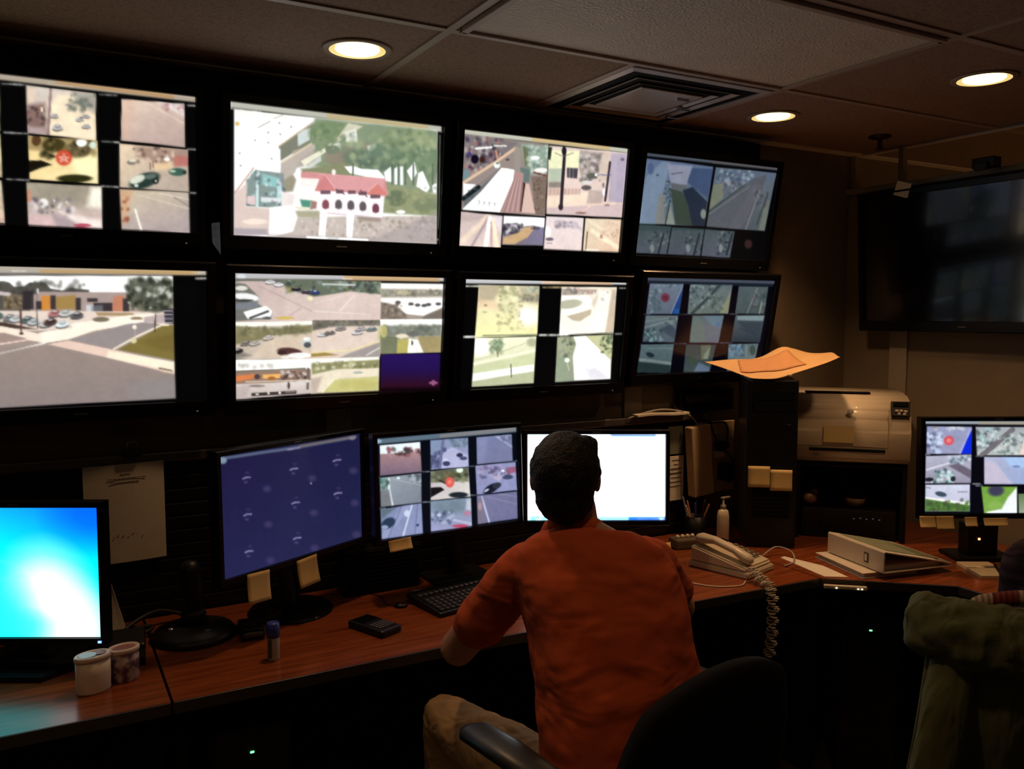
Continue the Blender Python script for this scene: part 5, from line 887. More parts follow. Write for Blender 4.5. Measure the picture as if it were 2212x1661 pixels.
# paper held by a clip on the panel
bm = bmesh.new(); sheet(bm, lambda u, v: (-0.108 + u * 0.216, -0.002 - 0.006 * math.sin(u * 3), -0.29 * v + 0.004 * u), 8, 8, 0.0006)
pz = obj('paper_sheet', bm, PAPER, None, False, loc=(0.212, 2.690, 1.214)); tag(pz, 'letter-size sheet with a few lines of print clipped to the black slatted panel', 'paper')
bm = bmesh.new()
random.seed(4)
for yy_, x0, x1 in ((-0.028, -0.012, 0.014), (-0.040, -0.045, 0.052), (-0.051, -0.038, 0.036)):
    x = x0
    while x < x1:
        d = random.uniform(0.004, 0.010); box(bm, (x + d / 2, -0.0095, yy_ + x * 0.02), (d, 0.0008, 0.0022)); x += d + 0.002
for k in range(9):
    box(bm, (-0.06 + 0.013 * k, -0.0095, -0.205 - 0.004 * (k % 3)), (0.005, 0.0006, 0.0014))
obj('print', bm, INK, pz)
t = thing('bulldog_clip', 'dark metal clip on the panel rail above the letter-size sheet', 'clip', (0.235, 2.685, 1.235))
bm = bmesh.new(); box(bm, (0, -0.004, 0.012), (0.05, 0.03, 0.022), 0.004); obj('jaw', bm, BLACK, t)
bm = bmesh.new(); tube(bm, [(-0.015, -0.01, 0.02), (-0.012, -0.012, 0.045), (0.012, -0.012, 0.045), (0.015, -0.01, 0.02)], 0.002, 6); obj('wire_arm', bm, CHROME, t, True)
bm = bmesh.new(); sheet(bm, lambda u, v: (-0.035 + 0.07 * u * (1 - 0.9 * v) + 0.02 * v, -0.02 * u + 0.05 * v - 0.02, 0.165 * v), 4, 6, 0.001)
tag(obj('folded_card', bm, PAPER, None, loc=(0.165, 2.625, DESK)), 'pale folded card standing upright behind the cyan monitor', 'card')

# blue tag hanging between two wall screens
bm = bmesh.new(); v = [(-0.011, 0, 0.04), (0.012, 0, 0.045), (0.013, 0, -0.05), (-0.010, 0, -0.015)]
a = [bm.verts.new(p) for p in v]; b = [bm.verts.new((p[0], 0.002, p[2])) for p in v]
bm.faces.new(a); bm.faces.new(b[::-1])
for i in range(4): bm.faces.new((a[i], a[(i + 1) % 4], b[(i + 1) % 4], b[i]))
BLUET = mat('blue_tag_card', (0.10, 0.20, 0.42, 1), 0.5, noise=0.25, nscale=60)
tag(obj('blue_tag', bm, BLUET, None, loc=(0.472, 2.60, 1.872)), 'small blue tag caught between the two leftmost wall screen columns', 'tag')

# ------------------------------------------------------------------ things on the desk, left part
def tub(label, x, y, h, rx, ry, rz, bodymat, lid):
    t = thing('gum_tub', label, 'tub', (x, y, DESK), R(rz), 'tubs in front of the cyan monitor')
    bm = bmesh.new(); lathe(bm, [(0.92, 0), (0.98, 0.004), (1.0, h * 0.5), (1.0, h * 0.86)], 36, sx=rx, sy=ry); obj('body', bm, bodymat, t, True)
    bm = bmesh.new(); lathe(bm, [(1.05, h * 0.86), (1.06, h * 0.97), (1.0, h), (0.86, h), (0.84, h - 0.004), (0.02, h - 0.004)], 36, sx=rx, sy=ry); obj('lid', bm, lid, t, True)
    return t
WTUB = mat('white_tub_plastic', (0.70, 0.60, 0.52, 1), 0.45, noise=0.04)
LABT = bpy.data.materials.new('printed_tub_label'); LABT.use_nodes = True
nt = LABT.node_tree; n_ = nt.nodes
tc = n_.new('ShaderNodeTexCoord'); nz = n_.new('ShaderNodeTexNoise'); nz.inputs['Scale'].default_value = 38; cr = n_.new('ShaderNodeValToRGB')
cr.color_ramp.elements[0].position = 0.42; cr.color_ramp.elements[0].color = (0.10, 0.04, 0.07, 1); cr.color_ramp.elements[1].position = 0.60; cr.color_ramp.elements[1].color = (0.45, 0.36, 0.36, 1)
nt.links.new(tc.outputs['Object'], nz.inputs['Vector']); nt.links.new(nz.outputs['Fac'], cr.inputs[0]); nt.links.new(cr.outputs[0], n_['Principled BSDF'].inputs['Base Color'])
ta = tub('plain white oval tub with a partly blue lid, on the desk', 0.092, 2.235, 0.092, 0.040, 0.027, 15, WTUB, WTUB)
bm = bmesh.new(); lathe(bm, [(0.02, 0.0915), (0.84, 0.0915), (0.84, 0.0925), (0.02, 0.0925)], 20, sx=0.024, sy=0.022, c=(-0.012, 0, 0)); obj('blue_sticker', bm, mat('pale_blue_print', (0.35, 0.55, 0.62, 1), 0.4, noise=0.05), ta)
bm = bmesh.new(); lathe(bm, [(0.02, 0.0915), (0.84, 0.0915), (0.84, 0.0922), (0.02, 0.0922)], 20, sx=0.014, sy=0.018, c=(0.018, 0, 0)); obj('print', bm, mat('dull_pink_print', (0.30, 0.12, 0.11, 1), 0.5, noise=0.2), ta)
tb = tub('white oval tub with a printed purple label, next to the plain one', 0.163, 2.268, 0.085, 0.036, 0.027, 15, LABT, WTUB)
bm = bmesh.new(); lathe(bm, [(0.02, 0.0812), (0.80, 0.0812), (0.80, 0.0825), (0.02, 0.0825)], 28, sx=0.034, sy=0.025); obj('print', bm, MATS['dull_pink_print'], tb)

# black joystick controller with handset-like parts
t = thing('joystick_controller', 'black camera joystick on a round base at the desk seam', 'joystick', (0.362, 2.490, DESK), R(-20))
bm = bmesh.new(); lathe(bm, [(0.115, 0.0), (0.118, 0.006), (0.105, 0.022), (0.06, 0.036), (0.03, 0.040)], 40); obj('base', bm, BLACK, t, True)
bm = bmesh.new(); lathe(bm, [(0.032, 0.036), (0.042, 0.046), (0.032, 0.056), (0.036, 0.064), (0.026, 0.075)], 24); obj('boot', bm, MATTE, t, True)
bm = bmesh.new(); tube(bm, [(0, 0, 0.07), (0.0, 0.0, 0.13), (-0.004, 0.002, 0.19)], [0.022, 0.028, 0.030], 14); obj('stick', bm, BLACK, t, True)
bm = bmesh.new(); lathe(bm, [(0.012, 0), (0.011, 0.006), (0.002, 0.008)], 16, c=(-0.055, -0.03, 0.030)); obj('button', bm, CHROME, t, True)
bm = bmesh.new(); lathe(bm, [(0.012, 0), (0.011, 0.006), (0.002, 0.008)], 16, c=(0.045, -0.05, 0.028)); obj('button', bm, MATS['dull_badge'], t, True)
t = thing('desk_telephone', 'low black desk telephone left of the joystick, in the dark', 'telephone', (0.168, 2.425, DESK), R(-6))
bm = bmesh.new(); prism(bm, [(-0.07, -0.08), (0.06, -0.08), (0.06, 0.08), (-0.07, 0.08)], 0, 0.02); box(bm, (0, 0.03, 0.03), (0.12, 0.09, 0.03), 0.008, Matrix.Rotation(R(14), 3, 'X')); obj('body', bm, BLACK, t)
bm = bmesh.new(); tube(bm, [(-0.045, -0.05, 0.045), (-0.045, 0.0, 0.062), (-0.045, 0.06, 0.062), (-0.045, 0.085, 0.05)], [0.02, 0.015, 0.015, 0.02], 12); obj('handset', bm, MATTE, t, True)
bm = bmesh.new(); tube(bm, smoothpath([(0.15, 2.540, 0.752), (0.20, 2.575, 0.760), (0.26, 2.570, 0.76), (0.24, 2.54, 0.756), (0.19, 2.545, 0.770), (0.25, 2.60, 0.785), (0.30, 2.63, 0.78), (0.37, 2.64, 0.75)], 5), 0.006, 8)
tag(obj('cable_bundle', bm, CABLE, None, True), 'tangled black cable behind the joystick on the desk', 'cable')
t = thing('flip_phone', 'small closed black phone lying right of the joystick', 'phone', (0.506, 2.425, DESK), R(-6))
obj('body', B((0, 0, 0.010), (0.066, 0.115, 0.018), 0.006), BLACK, t); obj('lid', B((0, 0.006, 0.024), (0.062, 0.100, 0.009), 0.004), GLOSSB, t)
obj('hinge', B((0, -0.056, 0.018), (0.05, 0.01, 0.012), 0.003), MATS['dull_badge'], t)
t = thing('eye_drop_tube', 'small clear tube with a blue cap standing on the desk', 'tube', (0.518, 2.212, DESK))
bm = bmesh.new(); lathe(bm, [(0.0145, 0), (0.0165, 0.003), (0.0165, 0.060), (0.0155, 0.066)], 24); obj('body', bm, mat('milky_plastic', (0.42, 0.40, 0.36, 1), 0.3, noise=0.1, nscale=50), t, True)
bm = bmesh.new(); lathe(bm, [(0.0175, 0.062), (0.0180, 0.078), (0.0165, 0.098), (0.013, 0.101)], 24); obj('cap', bm, mat('blue_cap_plastic', (0.02, 0.045, 0.28, 1), 0.35, noise=0.05), t, True)
obj('label', B((-0.012, -0.0125, 0.035), (0.010, 0.002, 0.05), 0.0005, Matrix.Rotation(R(-40), 3, 'Z')), INK, t)
t = thing('handheld_phone', 'black keypad phone lying face up in the middle of the desk', 'phone', (0.826, 2.285, DESK), R(22))
obj('body', B((0, 0, 0.011), (0.080, 0.150, 0.021), 0.008), BLACK, t)
obj('screen', B((0, 0.035, 0.0222), (0.058, 0.055, 0.0018), 0.0006), GLOSSB, t)
bm = bmesh.new()
for i in range(5):
    for j in range(4): box(bm, ((i - 2) * 0.0115, -0.012 - j * 0.012, 0.0228), (0.0085, 0.007, 0.0025), 0.0008)
obj('keys', bm, mat('grey_keys', (0.12, 0.12, 0.13, 1), 0.3, noise=0.1), t)
t = thing('small_mouse', 'tiny black corded puck lying left of the keyboard', 'mouse', (0.963, 2.425, DESK), R(-30))
bm = bmesh.new(); lathe(bm, [(0.019, 0.0), (0.021, 0.004), (0.017, 0.010), (0.004, 0.013)], 20, sx=1.0, sy=0.8); obj('body', bm, BLACK, t, True)
bm = bmesh.new(); tube(bm, smoothpath([(-0.015, 0.0, 0.005), (-0.05, 0.02, 0.003), (-0.07, 0.08, 0.003), (-0.12, 0.12, 0.003), (-0.15, 0.14, 0.003)], 5), 0.0016, 6); obj('cord', bm, CABLE, t, True)
t = thing('speaker_box', 'low black box speaker on the desk under the nine-picture monitor', 'speaker', (0.968, 2.625, DESK), R(1))
obj('cabinet', B((0, 0, 0.076), (0.262, 0.075, 0.150), 0.006), BLACK, t)
bm = bmesh.new(); box(bm, (0, -0.039, 0.076), (0.246, 0.004, 0.134), 0.002)
for i in range(9): box(bm, (0, -0.042, 0.022 + i * 0.0135), (0.236, 0.002, 0.004))
obj('grille', bm, MATTE, t)

# keyboard
t = thing('keyboard', "black keyboard with dark keys beside the man's left arm", 'keyboard', (1.235, 2.405, DESK), R(10))
bm = bmesh.new(); box(bm, (0, 0, 0.014), (0.455, 0.190, 0.018), 0.005, Matrix.Rotation(R(5), 3, 'X')); obj('case', bm, BLACK, t)
KEYM = mat('dark_blue_grey_keys', (0.028, 0.032, 0.042, 1), 0.35, noise=0.1)
bm = bmesh.new(); Mx = Matrix.Rotation(R(5), 3, 'X')
for r_ in range(6):
    for c_ in range(22):
        if c_ in (15, 18): continue
        if r_ == 0 and 3 < c_ < 9: continue
        p = Mx @ Vector((-0.208 + c_ * 0.0198, -0.074 + r_ * 0.0205 + (0.018 if r_ == 5 else 0), 0.011))
        box(bm, p + Vector((0, 0, 0.014)), (0.0158, 0.0158, 0.008), 0.002, Mx, 1)
p = Mx @ Vector((-0.07, -0.074, 0.011)); box(bm, p + Vector((0, 0, 0.014)), (0.096, 0.0155, 0.007), 0.002, Mx)
obj('keys', bm, KEYM, t)

# cables lying behind the middle monitors
for i, (pts, m_, lab) in enumerate([([(1.39, 2.62, 0.75), (1.40, 2.57, 0.80), (1.44, 2.52, 0.86), (1.50, 2.52, 0.85), (1.56, 2.57, 0.78)], CABLE, 'black cable arching between the two middle monitors'),
                                  ([(1.05, 2.535, 0.745), (1.12, 2.520, 0.745), (1.22, 2.520, 0.745), (1.34, 2.530, 0.745), (1.45, 2.50, 0.745), (1.55, 2.56, 0.745)], GCABLE, 'grey cable lying on the desk behind the keyboard')]):
    bm = bmesh.new(); tube(bm, smoothpath(pts, 6), 0.0035, 8); tag(obj('cable', bm, m_, None, True), lab, 'cable')

# ------------------------------------------------------------------ beige telephone and its cords
t = thing('office_telephone', 'beige corded desk telephone on the wood desk right of the man', 'telephone', (2.155, 2.235, DESK), R(15))
bm = bmesh.new(); prism(bm, [(-0.09, -0.125), (0.09, -0.125), (0.09, 0.115), (-0.09, 0.115)], 0, 0.022)
bmesh.ops.bevel(bm, geom=list(bm.edges), offset=0.004, segments=2, affect='EDGES'); obj('tray', bm, BEIGE, t)
def wedge(bm, x0, x1, y0, y1, z0, za, zb):
    q = [(x0, y0), (x1, y0), (x1, y1), (x0, y1)]
    a = [bm.verts.new((x, y, z0)) for x, y in q]; b = [bm.verts.new((x, y, za if i < 2 else zb)) for i, (x, y) in enumerate(q)]
    bm.faces.new(a[::-1]); bm.faces.new(b)
    for i in range(4): bm.faces.new((a[i], a[(i + 1) % 4], b[(i + 1) % 4], b[i]))
bm = bmesh.new(); wedge(bm, -0.086, 0.086, -0.115, 0.11, 0.02, 0.036, 0.078)
bmesh.ops.bevel(bm, geom=list(bm.edges), offset=0.006, segments=2, affect='EDGES'); obj('body', bm, BEIGE, t)
bm = bmesh.new(); tube(bm, [(-0.048, -0.095, 0.062), (-0.048, -0.05, 0.082), (-0.048, 0.03, 0.102), (-0.048, 0.085, 0.100)], [0.026, 0.018, 0.018, 0.026], 16, squash=(1.0, 0.75), up=(1, 0, 0))
obj('handset', bm, BEIGE, t, True)
bm = bmesh.new(); sl = math.atan2(0.042, 0.225)
Ms = Matrix.Rotation(sl, 3, 'X')
for i in range(4):
    for j in range(5): box(bm, (0.010 + i * 0.018, -0.075 + j * 0.022, 0.0445 + (0.04 + j * 0.022) * 0.187), (0.013, 0.014, 0.006), 0.002, Ms)
obj('keys', bm, mat('brown_keys', (0.13, 0.10, 0.07, 1), 0.5, noise=0.1), t)
obj('display', B((0.04, 0.065, 0.075), (0.07, 0.03, 0.004), 0.001, Ms), GLOSSB, t)
bm = bmesh.new()
path = smoothpath([(2.105, 2.085, 0.775), (2.10, 2.04, 0.762), (2.105, 2.000, 0.745), (2.110, 1.985, 0.70), (2.112, 1.985, 0.63), (2.108, 1.985, 0.56), (2.100, 1.985, 0.51)], 10)
for ph in (0, PI):
    coil = []; N_ = 380
    for i in range(N_):
        s = i / (N_ - 1) * (len(path) - 1); a = int(min(s, len(path) - 2)); p = path[a].lerp(path[a + 1], s - a); u, v_ = frame_of(path[a + 1] - path[a])
        th = ph + i * 2 * PI / 9.0; big = ph + i * 0.09
        coil.append(p + (u * math.cos(big) + v_ * math.sin(big)) * 0.011 + (u * math.cos(th) + v_ * math.sin(th)) * 0.0085)
    tube(bm, coil, 0.0025, 5, False)
bmesh.ops.translate(bm, verts=bm.verts, vec=(-2.155, -2.235, -DESK)); bmesh.ops.rotate(bm, verts=bm.verts, cent=(0, 0, 0), matrix=Matrix.Rotation(R(-15), 3, 'Z'))
obj('coiled_cord', bm, BEIGE, t, True)
bm = bmesh.new(); tube(bm, smoothpath([(1.86, 2.24, 0.743), (1.90, 2.17, 0.743), (1.95, 2.09, 0.743), (2.03, 2.055, 0.743), (2.08, 2.08, 0.745)], 6), 0.0022, 6)
tag(obj('thin_cord', bm, BEIGE, None, True), "thin pale cord on the desk between the man's elbow and the beige telephone", 'cord')
bm = bmesh.new(); tube(bm, smoothpath([(2.27, 2.30, 0.746), (2.33, 2.26, 0.748), (2.42, 2.27, 0.770), (2.45, 2.22, 0.760), (2.40, 2.16, 0.745), (2.33, 2.14, 0.744)], 6), 0.003, 6)
tag(obj('cable', bm, GCABLE, None, True), 'looped cable between the beige telephone and the tower computer', 'cable')
bm = bmesh.new(); sheet(bm, lambda u, v: (u * 0.05, v * 0.02, 0.09 * u * 0 + v * 0.1), 4, 6, 0.001)
tag(obj('note_card', bm, NOTE, None, True, loc=(1.90, 2.30, DESK)), "upright yellow card on the desk just right of the man's shoulder", 'card')

# ------------------------------------------------------------------ behind the telephone: wall bits, bottle, pen cup
t = thing('wiring_board', 'beige board with black cable loops and a plug, mounted behind the telephone', 'board', (2.455, 2.675, 0.90))
obj('plate', B((0.03, 0.006, 0.150), (0.21, 0.012, 0.300), 0.003), CARD, t)
obj('cover', B((-0.085, -0.030, 0.150), (0.105, 0.045, 0.292), 0.005, Matrix.Rotation(R(-5), 3, 'Y')), CARD, t)
bm = bmesh.new(); tube(bm, smoothpath([(-0.10, -0.03, 0.32), (-0.03, -0.02, 0.30), (0.06, -0.02, 0.295), (0.075, -0.02, 0.23), (0.03, -0.03, 0.21), (0.0, -0.02, 0.25), (-0.03, -0.03, 0.31)], 6), 0.004, 6)
tube(bm, smoothpath([(0.02, -0.02, 0.19), (0.09, -0.02, 0.16), (0.12, -0.02, 0.09), (0.08, -0.03, 0.04)], 6), 0.004, 6); obj('cable', bm, CABLE, t, True)
obj('adapter', B((0.06, -0.03, 0.09), (0.05, 0.05, 0.075), 0.008), BLACK, t); obj('plug', B((0.035, -0.03, 0.205), (0.045, 0.05, 0.03), 0.006), BLACK, t)
obj('socket', B((0.03, -0.012, 0.165), (0.06, 0.03, 0.03), 0.006), BEIGE, t)
t = thing('black_network_box', 'flat black box on the wall between the dim screens and the tower', 'box', (2.45, 2.712, 1.245))
obj('case', B((0, 0, 0.045), (0.30, 0.05, 0.09), 0.006), BLACK, t)
obj('vent_slots', B((0.0, -0.026, 0.055), (0.24, 0.003, 0.03), 0.001), MATS['dull_badge'], t)
bm = bmesh.new(); sheet(bm, lambda u, v: (u * 0.262, -0.05 * v, 0.003 * math.sin(u * 6)), 8, 4, 0.008)
tag(obj('paper_stack', bm, PAPER, None, loc=(2.055, 2.70, 1.246)), 'thin stack of white paper on the panel rail above the labels', 'paper')
bm = bmesh.new(); tube(bm, smoothpath([(2.03, 2.68, 1.24), (2.12, 2.67, 1.262), (2.20, 2.665, 1.268), (2.30, 2.66, 1.25), (2.36, 2.65, 1.20), (2.38, 2.64, 1.12)], 6), 0.0035, 6)
tag(obj('cable', bm, GCABLE, None, True), 'pale cable arching over the paper stack to the wiring board', 'cable')
bm = bmesh.new(); tube(bm, smoothpath([(2.26, 2.70, 1.40), (2.27, 2.69, 1.34), (2.26, 2.68, 1.28), (2.31, 2.67, 1.25), (2.40, 2.66, 1.24)], 6), 0.003, 6)
tag(obj('cable', bm, CABLE, None, True), 'thin black cable hanging down from the lowest dim screen', 'cable')
l1 = obj('label_card', B((0, 0, 0), (0.086, 0.003, 0.185), 0.001), PAPER, None, loc=(2.278, 2.686, 0.977)); tag(l1, 'narrow white printed label card on the panel beside the white-lit monitor', 'label')
bm = bmesh.new()
for i, w_ in enumerate((0.04, 0.02, 0.055, 0.06, 0.05, 0.06, 0.058)): box(bm, (0, -0.002, 0.075 - i * 0.018), (w_, 0.001, 0.006 if i in (2, 3) else 0.003))
obj('print', bm, INK, l1)
l2 = obj('label_card', B((0, 0, 0), (0.075, 0.003, 0.115), 0.001), mat('greenish_grey_card', (0.16, 0.17, 0.13, 1), 0.8, noise=0.1), None, loc=(2.275, 2.686, 1.135)); tag(l2, 'dull green-grey card above the white label card on the panel', 'label')
t = thing('lotion_bottle', 'tall pale pump bottle on the desk beside the tower computer', 'bottle', (2.352, 2.482, DESK))
bm = bmesh.new(); lathe(bm, [(0.024, 0), (0.027, 0.004), (0.027, 0.115), (0.022, 0.135), (0.010, 0.143)], 28, sx=1.0, sy=0.75); obj('body', bm, BEIGE, t, True)
bm = bmesh.new(); lathe(bm, [(0.011, 0.142), (0.011, 0.158), (0.004, 0.160), (0.004, 0.182)], 16); box(bm, (0.012, 0, 0.186), (0.046, 0.012, 0.008), 0.003); obj('pump', bm, mat('pump_plastic', (0.30, 0.27, 0.22, 1), 0.4, noise=0.05), t, True)
t = thing('pen_cup', 'dark mesh cup of pens behind the beige telephone', 'pen cup', (2.315, 2.60, DESK))
bm = bmesh.new(); lathe(bm, [(0.036, 0), (0.038, 0.003), (0.042, 0.095), (0.039, 0.095), (0.035, 0.006)], 24, cap=False); lathe(bm, [(0.036, 0.0), (0.036, 0.004)], 24); obj('cup', bm, BLACK, t, True)
random.seed(9)
PENC = [('blue_pen', (0.03, 0.05, 0.25, 1)), ('black_pen', (0.02, 0.02, 0.02, 1)), ('orange_pencil', (0.5, 0.2, 0.05, 1)), ('grey_pen', (0.2, 0.2, 0.22, 1)), ('white_pen', (0.5, 0.5, 0.5, 1))]
for i in range(8):
    a = i * 2 * PI / 8; nm, c_ = PENC[i % 5]
    bm = bmesh.new(); tube(bm, [(0.012 * math.cos(a), 0.012 * math.sin(a), 0.008), (0.036 * math.cos(a), 0.036 * math.sin(a), 0.10), (0.052 * math.cos(a), 0.052 * math.sin(a), 0.14 + random.uniform(0, 0.03))], 0.0038, 8)
    pn = obj('pen', bm, mat(nm, c_, 0.4, noise=0.05), None, True, loc=(2.315, 2.60, DESK))
    tag(pn, 'thin pen standing in the dark mesh cup behind the beige telephone', 'pen', 'pens in the mesh cup')
t = thing('tape_dispenser', 'small dark desk tidy with pale bits in front of the pen cup', 'desk tidy', (2.19, 2.52, DESK), R(-10))
obj('base', B((0, 0, 0.02), (0.11, 0.07, 0.04), 0.008), mat('dark_tan_plastic', (0.10, 0.08, 0.05, 1), 0.5, noise=0.1), t)
bm = bmesh.new()
for i in range(4): ball(bm, (-0.035 + i * 0.022, -0.005, 0.045), 0.009, sub=2)
obj('paper_clips', bm, BEIGE, t, True)

# ------------------------------------------------------------------ tower computer, envelope, printer and its stand
TA = R(-38)
t = thing('tower_computer', 'tall black tower computer standing on the desk left of the printer', 'computer', (2.40 + 0.095 * math.cos(TA) , 2.41 + 0.095 * math.sin(TA), DESK), TA)
obj('case', B((0, 0.175, 0.330), (0.186, 0.320, 0.658), 0.006), mat('dark_grey_steel', (0.13, 0.12, 0.11, 1), 0.45, 0.5, noise=0.05), t)
bm = bmesh.new(); box(bm, (0, 0.008, 0.330), (0.190, 0.020, 0.660), 0.008); obj('front_bezel', bm, BLACK, t)
for z_ in (0.60, 0.555): obj('drive_door', B((0, -0.0035, z_), (0.150, 0.006, 0.036), 0.002), GLOSSB, t)
bm = bmesh.new(); box(bm, (0, -0.003, 0.22), (0.14, 0.004, 0.20), 0.002)
for i in range(12): box(bm, (0, -0.006, 0.135 + i * 0.0155), (0.128, 0.003, 0.005))
obj('grille', bm, MATTE, t)
obj('power_button', B((0.06, -0.004, 0.48), (0.018, 0.006, 0.018), 0.003), BLACK, t)
def on_tower(x, z, y=-0.007): 
    return Vector((2.40 + x * math.cos(TA) - y * math.sin(TA), 2.41 + x * math.sin(TA) + y * math.cos(TA), z))
for x_, z_, lab in ((0.046, 1.022, 'square yellow note on the tower computer, the left and higher of two'), (0.130, 1.010, 'square yellow note on the tower computer, the right and lower of two')):
    bm = bmesh.new(); sheet(bm, lambda u, v: ((u - 0.5) * 0.082, -0.004 * v * v, 0.041 - v * 0.082), 4, 6, 0.0006)
    tag(obj('sticky_note', bm, NOTE, None, True, loc=on_tower(x_, z_, -0.013 if x_ < 0.1 else -0.011), rot=(0, 0, TA)), lab, 'note', 'paper notes stuck to the equipment')

# crumpled manila envelope on the tower
def env(u, v):
    x = (u - 0.5) * 0.50; y = (v - 0.5) * 0.24
    l = max(0, (0.34 - u) / 0.34); r_ = max(0, (u - 0.50) / 0.50)
    front = 0.052 * l ** 1.2 + 0.085 * r_ ** 1.5
    back = 0.055 + 0.058 * math.exp(-((u - 0.64) / 0.16) ** 2) + 0.036 * max(0, (u - 0.7) / 0.3)
    z = 0.004 + front * (1 - v) + back * v ** 1.1 + 0.004 * math.sin(u * 11 + v * 5)
    y *= 1 - 0.75 * l ** 1.2 - 0.25 * r_
    y += -0.02 * (1 - abs(2 * u - 1))
    return (x, y, z)
bm = bmesh.new(); sheet(bm, env, 40, 20, 0.0014)
ev = obj('manila_envelope', bm, MANILA, None, True, loc=(2.555, 2.455, 1.402), rot=(0, 0, TA)); tag(ev, 'crumpled open manila envelope with curled ends on top of the tower computer', 'envelope')
bm = bmesh.new(); sheet(bm, lambda u, v: (lambda p: (p[0], p[1], p[2] + 0.004))(env(0.27 + 0.50 * u * (1 - 0.2 * v), 0.25 + 0.60 * v + 0.06 * math.sin(u * 7))), 14, 8, 0.001)
obj('inner_shade', bm, mat('shaded_manila', (0.56, 0.28, 0.12, 1), 0.8, noise=0.05), ev, True)  # darker patch painting the shadow inside the open envelope
obj('clasp', B((0.06, -0.128, 0.014), (0.018, 0.004, 0.008), 0.002), BEIGE, ev)

PA = R(-44.6)
t = thing('printer_stand', 'black open stand holding the printer above the corner desk', 'stand', (2.83, 2.27, DESK), PA)
obj('top_shelf', B((0, 0.178, 0.306), (0.42, 0.35, 0.022), 0.004), MATTE, t)
for s in (-1, 1): obj('side_panel', B((s * 0.20, 0.178, 0.1475), (0.018, 0.35, 0.295), 0.002), MATTE, t)
obj('back_panel', B((0, 0.345, 0.1475), (0.38, 0.012, 0.295), 0.002), MATTE, t)
def instand(x, y, z): 
    return Vector((2.83 + x * math.cos(PA) - y * math.sin(PA), 2.27 + x * math.sin(PA) + y * math.cos(PA), z))
BROWN = mat('brown_glaze', (0.16, 0.085, 0.05, 1), 0.5, noise=0.15)
bm = bmesh.new(); lathe(bm, [(0.022, 0), (0.035, 0.01), (0.048, 0.04), (0.045, 0.04), (0.03, 0.014), (0.002, 0.008)], 24)
t_ = obj('brown_bowl', bm, BROWN, None, True, loc=instand(0.03, 0.10, DESK + 0.12)); tag(t_, 'small brown bowl on the black stack under the printer', 'bowl')
bm = bmesh.new(); ball(bm, (0, 0, 0.03), 0.032, (1.1, 0.8, 0.9)); ball(bm, (0.02, 0, 0.055), 0.018)
t_ = obj('brown_ornament', bm, BROWN, None, True, loc=instand(-0.145, 0.08, DESK + 0.12)); tag(t_, 'small brown rounded object at the left under the printer', 'ornament')
t = thing('rack_unit', 'low black equipment box with tiny lights inside the printer stand', 'equipment box', instand(0, 0.17, DESK), PA)
obj('case', B((0, 0, 0.06), (0.36, 0.28, 0.118), 0.004), BLACK, t)
bm = bmesh.new()
for i in range(5): box(bm, (0.02 + i * 0.024, -0.1415, 0.085 + 0.003 * (i % 2)), (0.006, 0.003, 0.004), 0.0005)
obj('indicator_lights', bm, mat('faint_light', (0.1, 0.1, 0.1, 1), 0.4, emit=(0.5, 0.6, 0.7, 1), estr=0.08, noise=0.02), t)
bm = bmesh.new()
for i in range(14): box(bm, (-0.16 + i * 0.012, -0.1415, 0.04), (0.004, 0.003, 0.05))
obj('vent_slots', bm, MATTE, t)

t = thing('laser_printer', 'beige laser printer on the black stand in the corner', 'printer', (2.83, 2.27, DESK + 0.318), PA)
PRB = mat('printer_plastic', (0.62, 0.53, 0.40, 1), 0.38, coat=0.3, noise=0.02, bump=0.02)
prof = [(0.0, 0.0), (-0.012, 0.012), (-0.014, 0.13), (-0.008, 0.175), (0.006, 0.210), (0.026, 0.238), (0.055, 0.257), (0.12, 0.272), (0.36, 0.272), (0.36, 0.0)]
bm = bmesh.new()
for_x = (-0.215, 0.215); A_ = []
for x_ in for_x: A_.append([bm.verts.new((x_, y, z)) for y, z in prof])
bm.faces.new(A_[0]); bm.faces.new(A_[1][::-1])
for i in range(len(prof)):
    j = (i + 1) % len(prof); bm.faces.new((A_[0][i], A_[1][i], A_[1][j], A_[0][j]))
bmesh.ops.bevel(bm, geom=list(bm.edges), offset=0.010, segments=3, affect='EDGES', clamp_overlap=True)
obj('body', bm, PRB, t, True)
obj('output_slot', B((-0.05, 0.11, 0.2725), (0.25, 0.035, 0.006), 0.001), MATTE, t)
obj('feed_slot', B((-0.02, -0.0145, 0.052), (0.285, 0.006, 0.012), 0.002), MATTE, t)
obj('maker_label', B((-0.135, -0.0145, 0.030), (0.024, 0.004, 0.006), 0.001), INK, t)
bm = bmesh.new(); box(bm, (0.175, 0.002, 0.220), (0.070, 0.010, 0.062), 0.003, Matrix.Rotation(R(-22), 3, 'X')); obj('control_panel', bm, BLACK, t)
obj('panel_display', B((0.175, 0.004, 0.238), (0.055, 0.010, 0.016), 0.001, Matrix.Rotation(R(-24), 3, 'X')), GLOSSB, t)
bm = bmesh.new()
for i, (x_, z_) in enumerate(((0.160, 0.214), (0.176, 0.214), (0.192, 0.212), (0.168, 0.203), (0.188, 0.202))): box(bm, (x_, -0.008 + i * 0, z_), (0.012, 0.010, 0.009), 0.002)
obj('panel_buttons', bm, BEIGE, t)
bm = bmesh.new(); Mq = Matrix.Rotation(PI / 2, 3, 'X'); lathe(bm, [(0.012, 0), (0.012, 0.004), (0.010, 0.005)], 24, M=Mq, c=(-0.01, -0.010, 0.208)); obj('logo_disc', bm, PAPER, t, True)
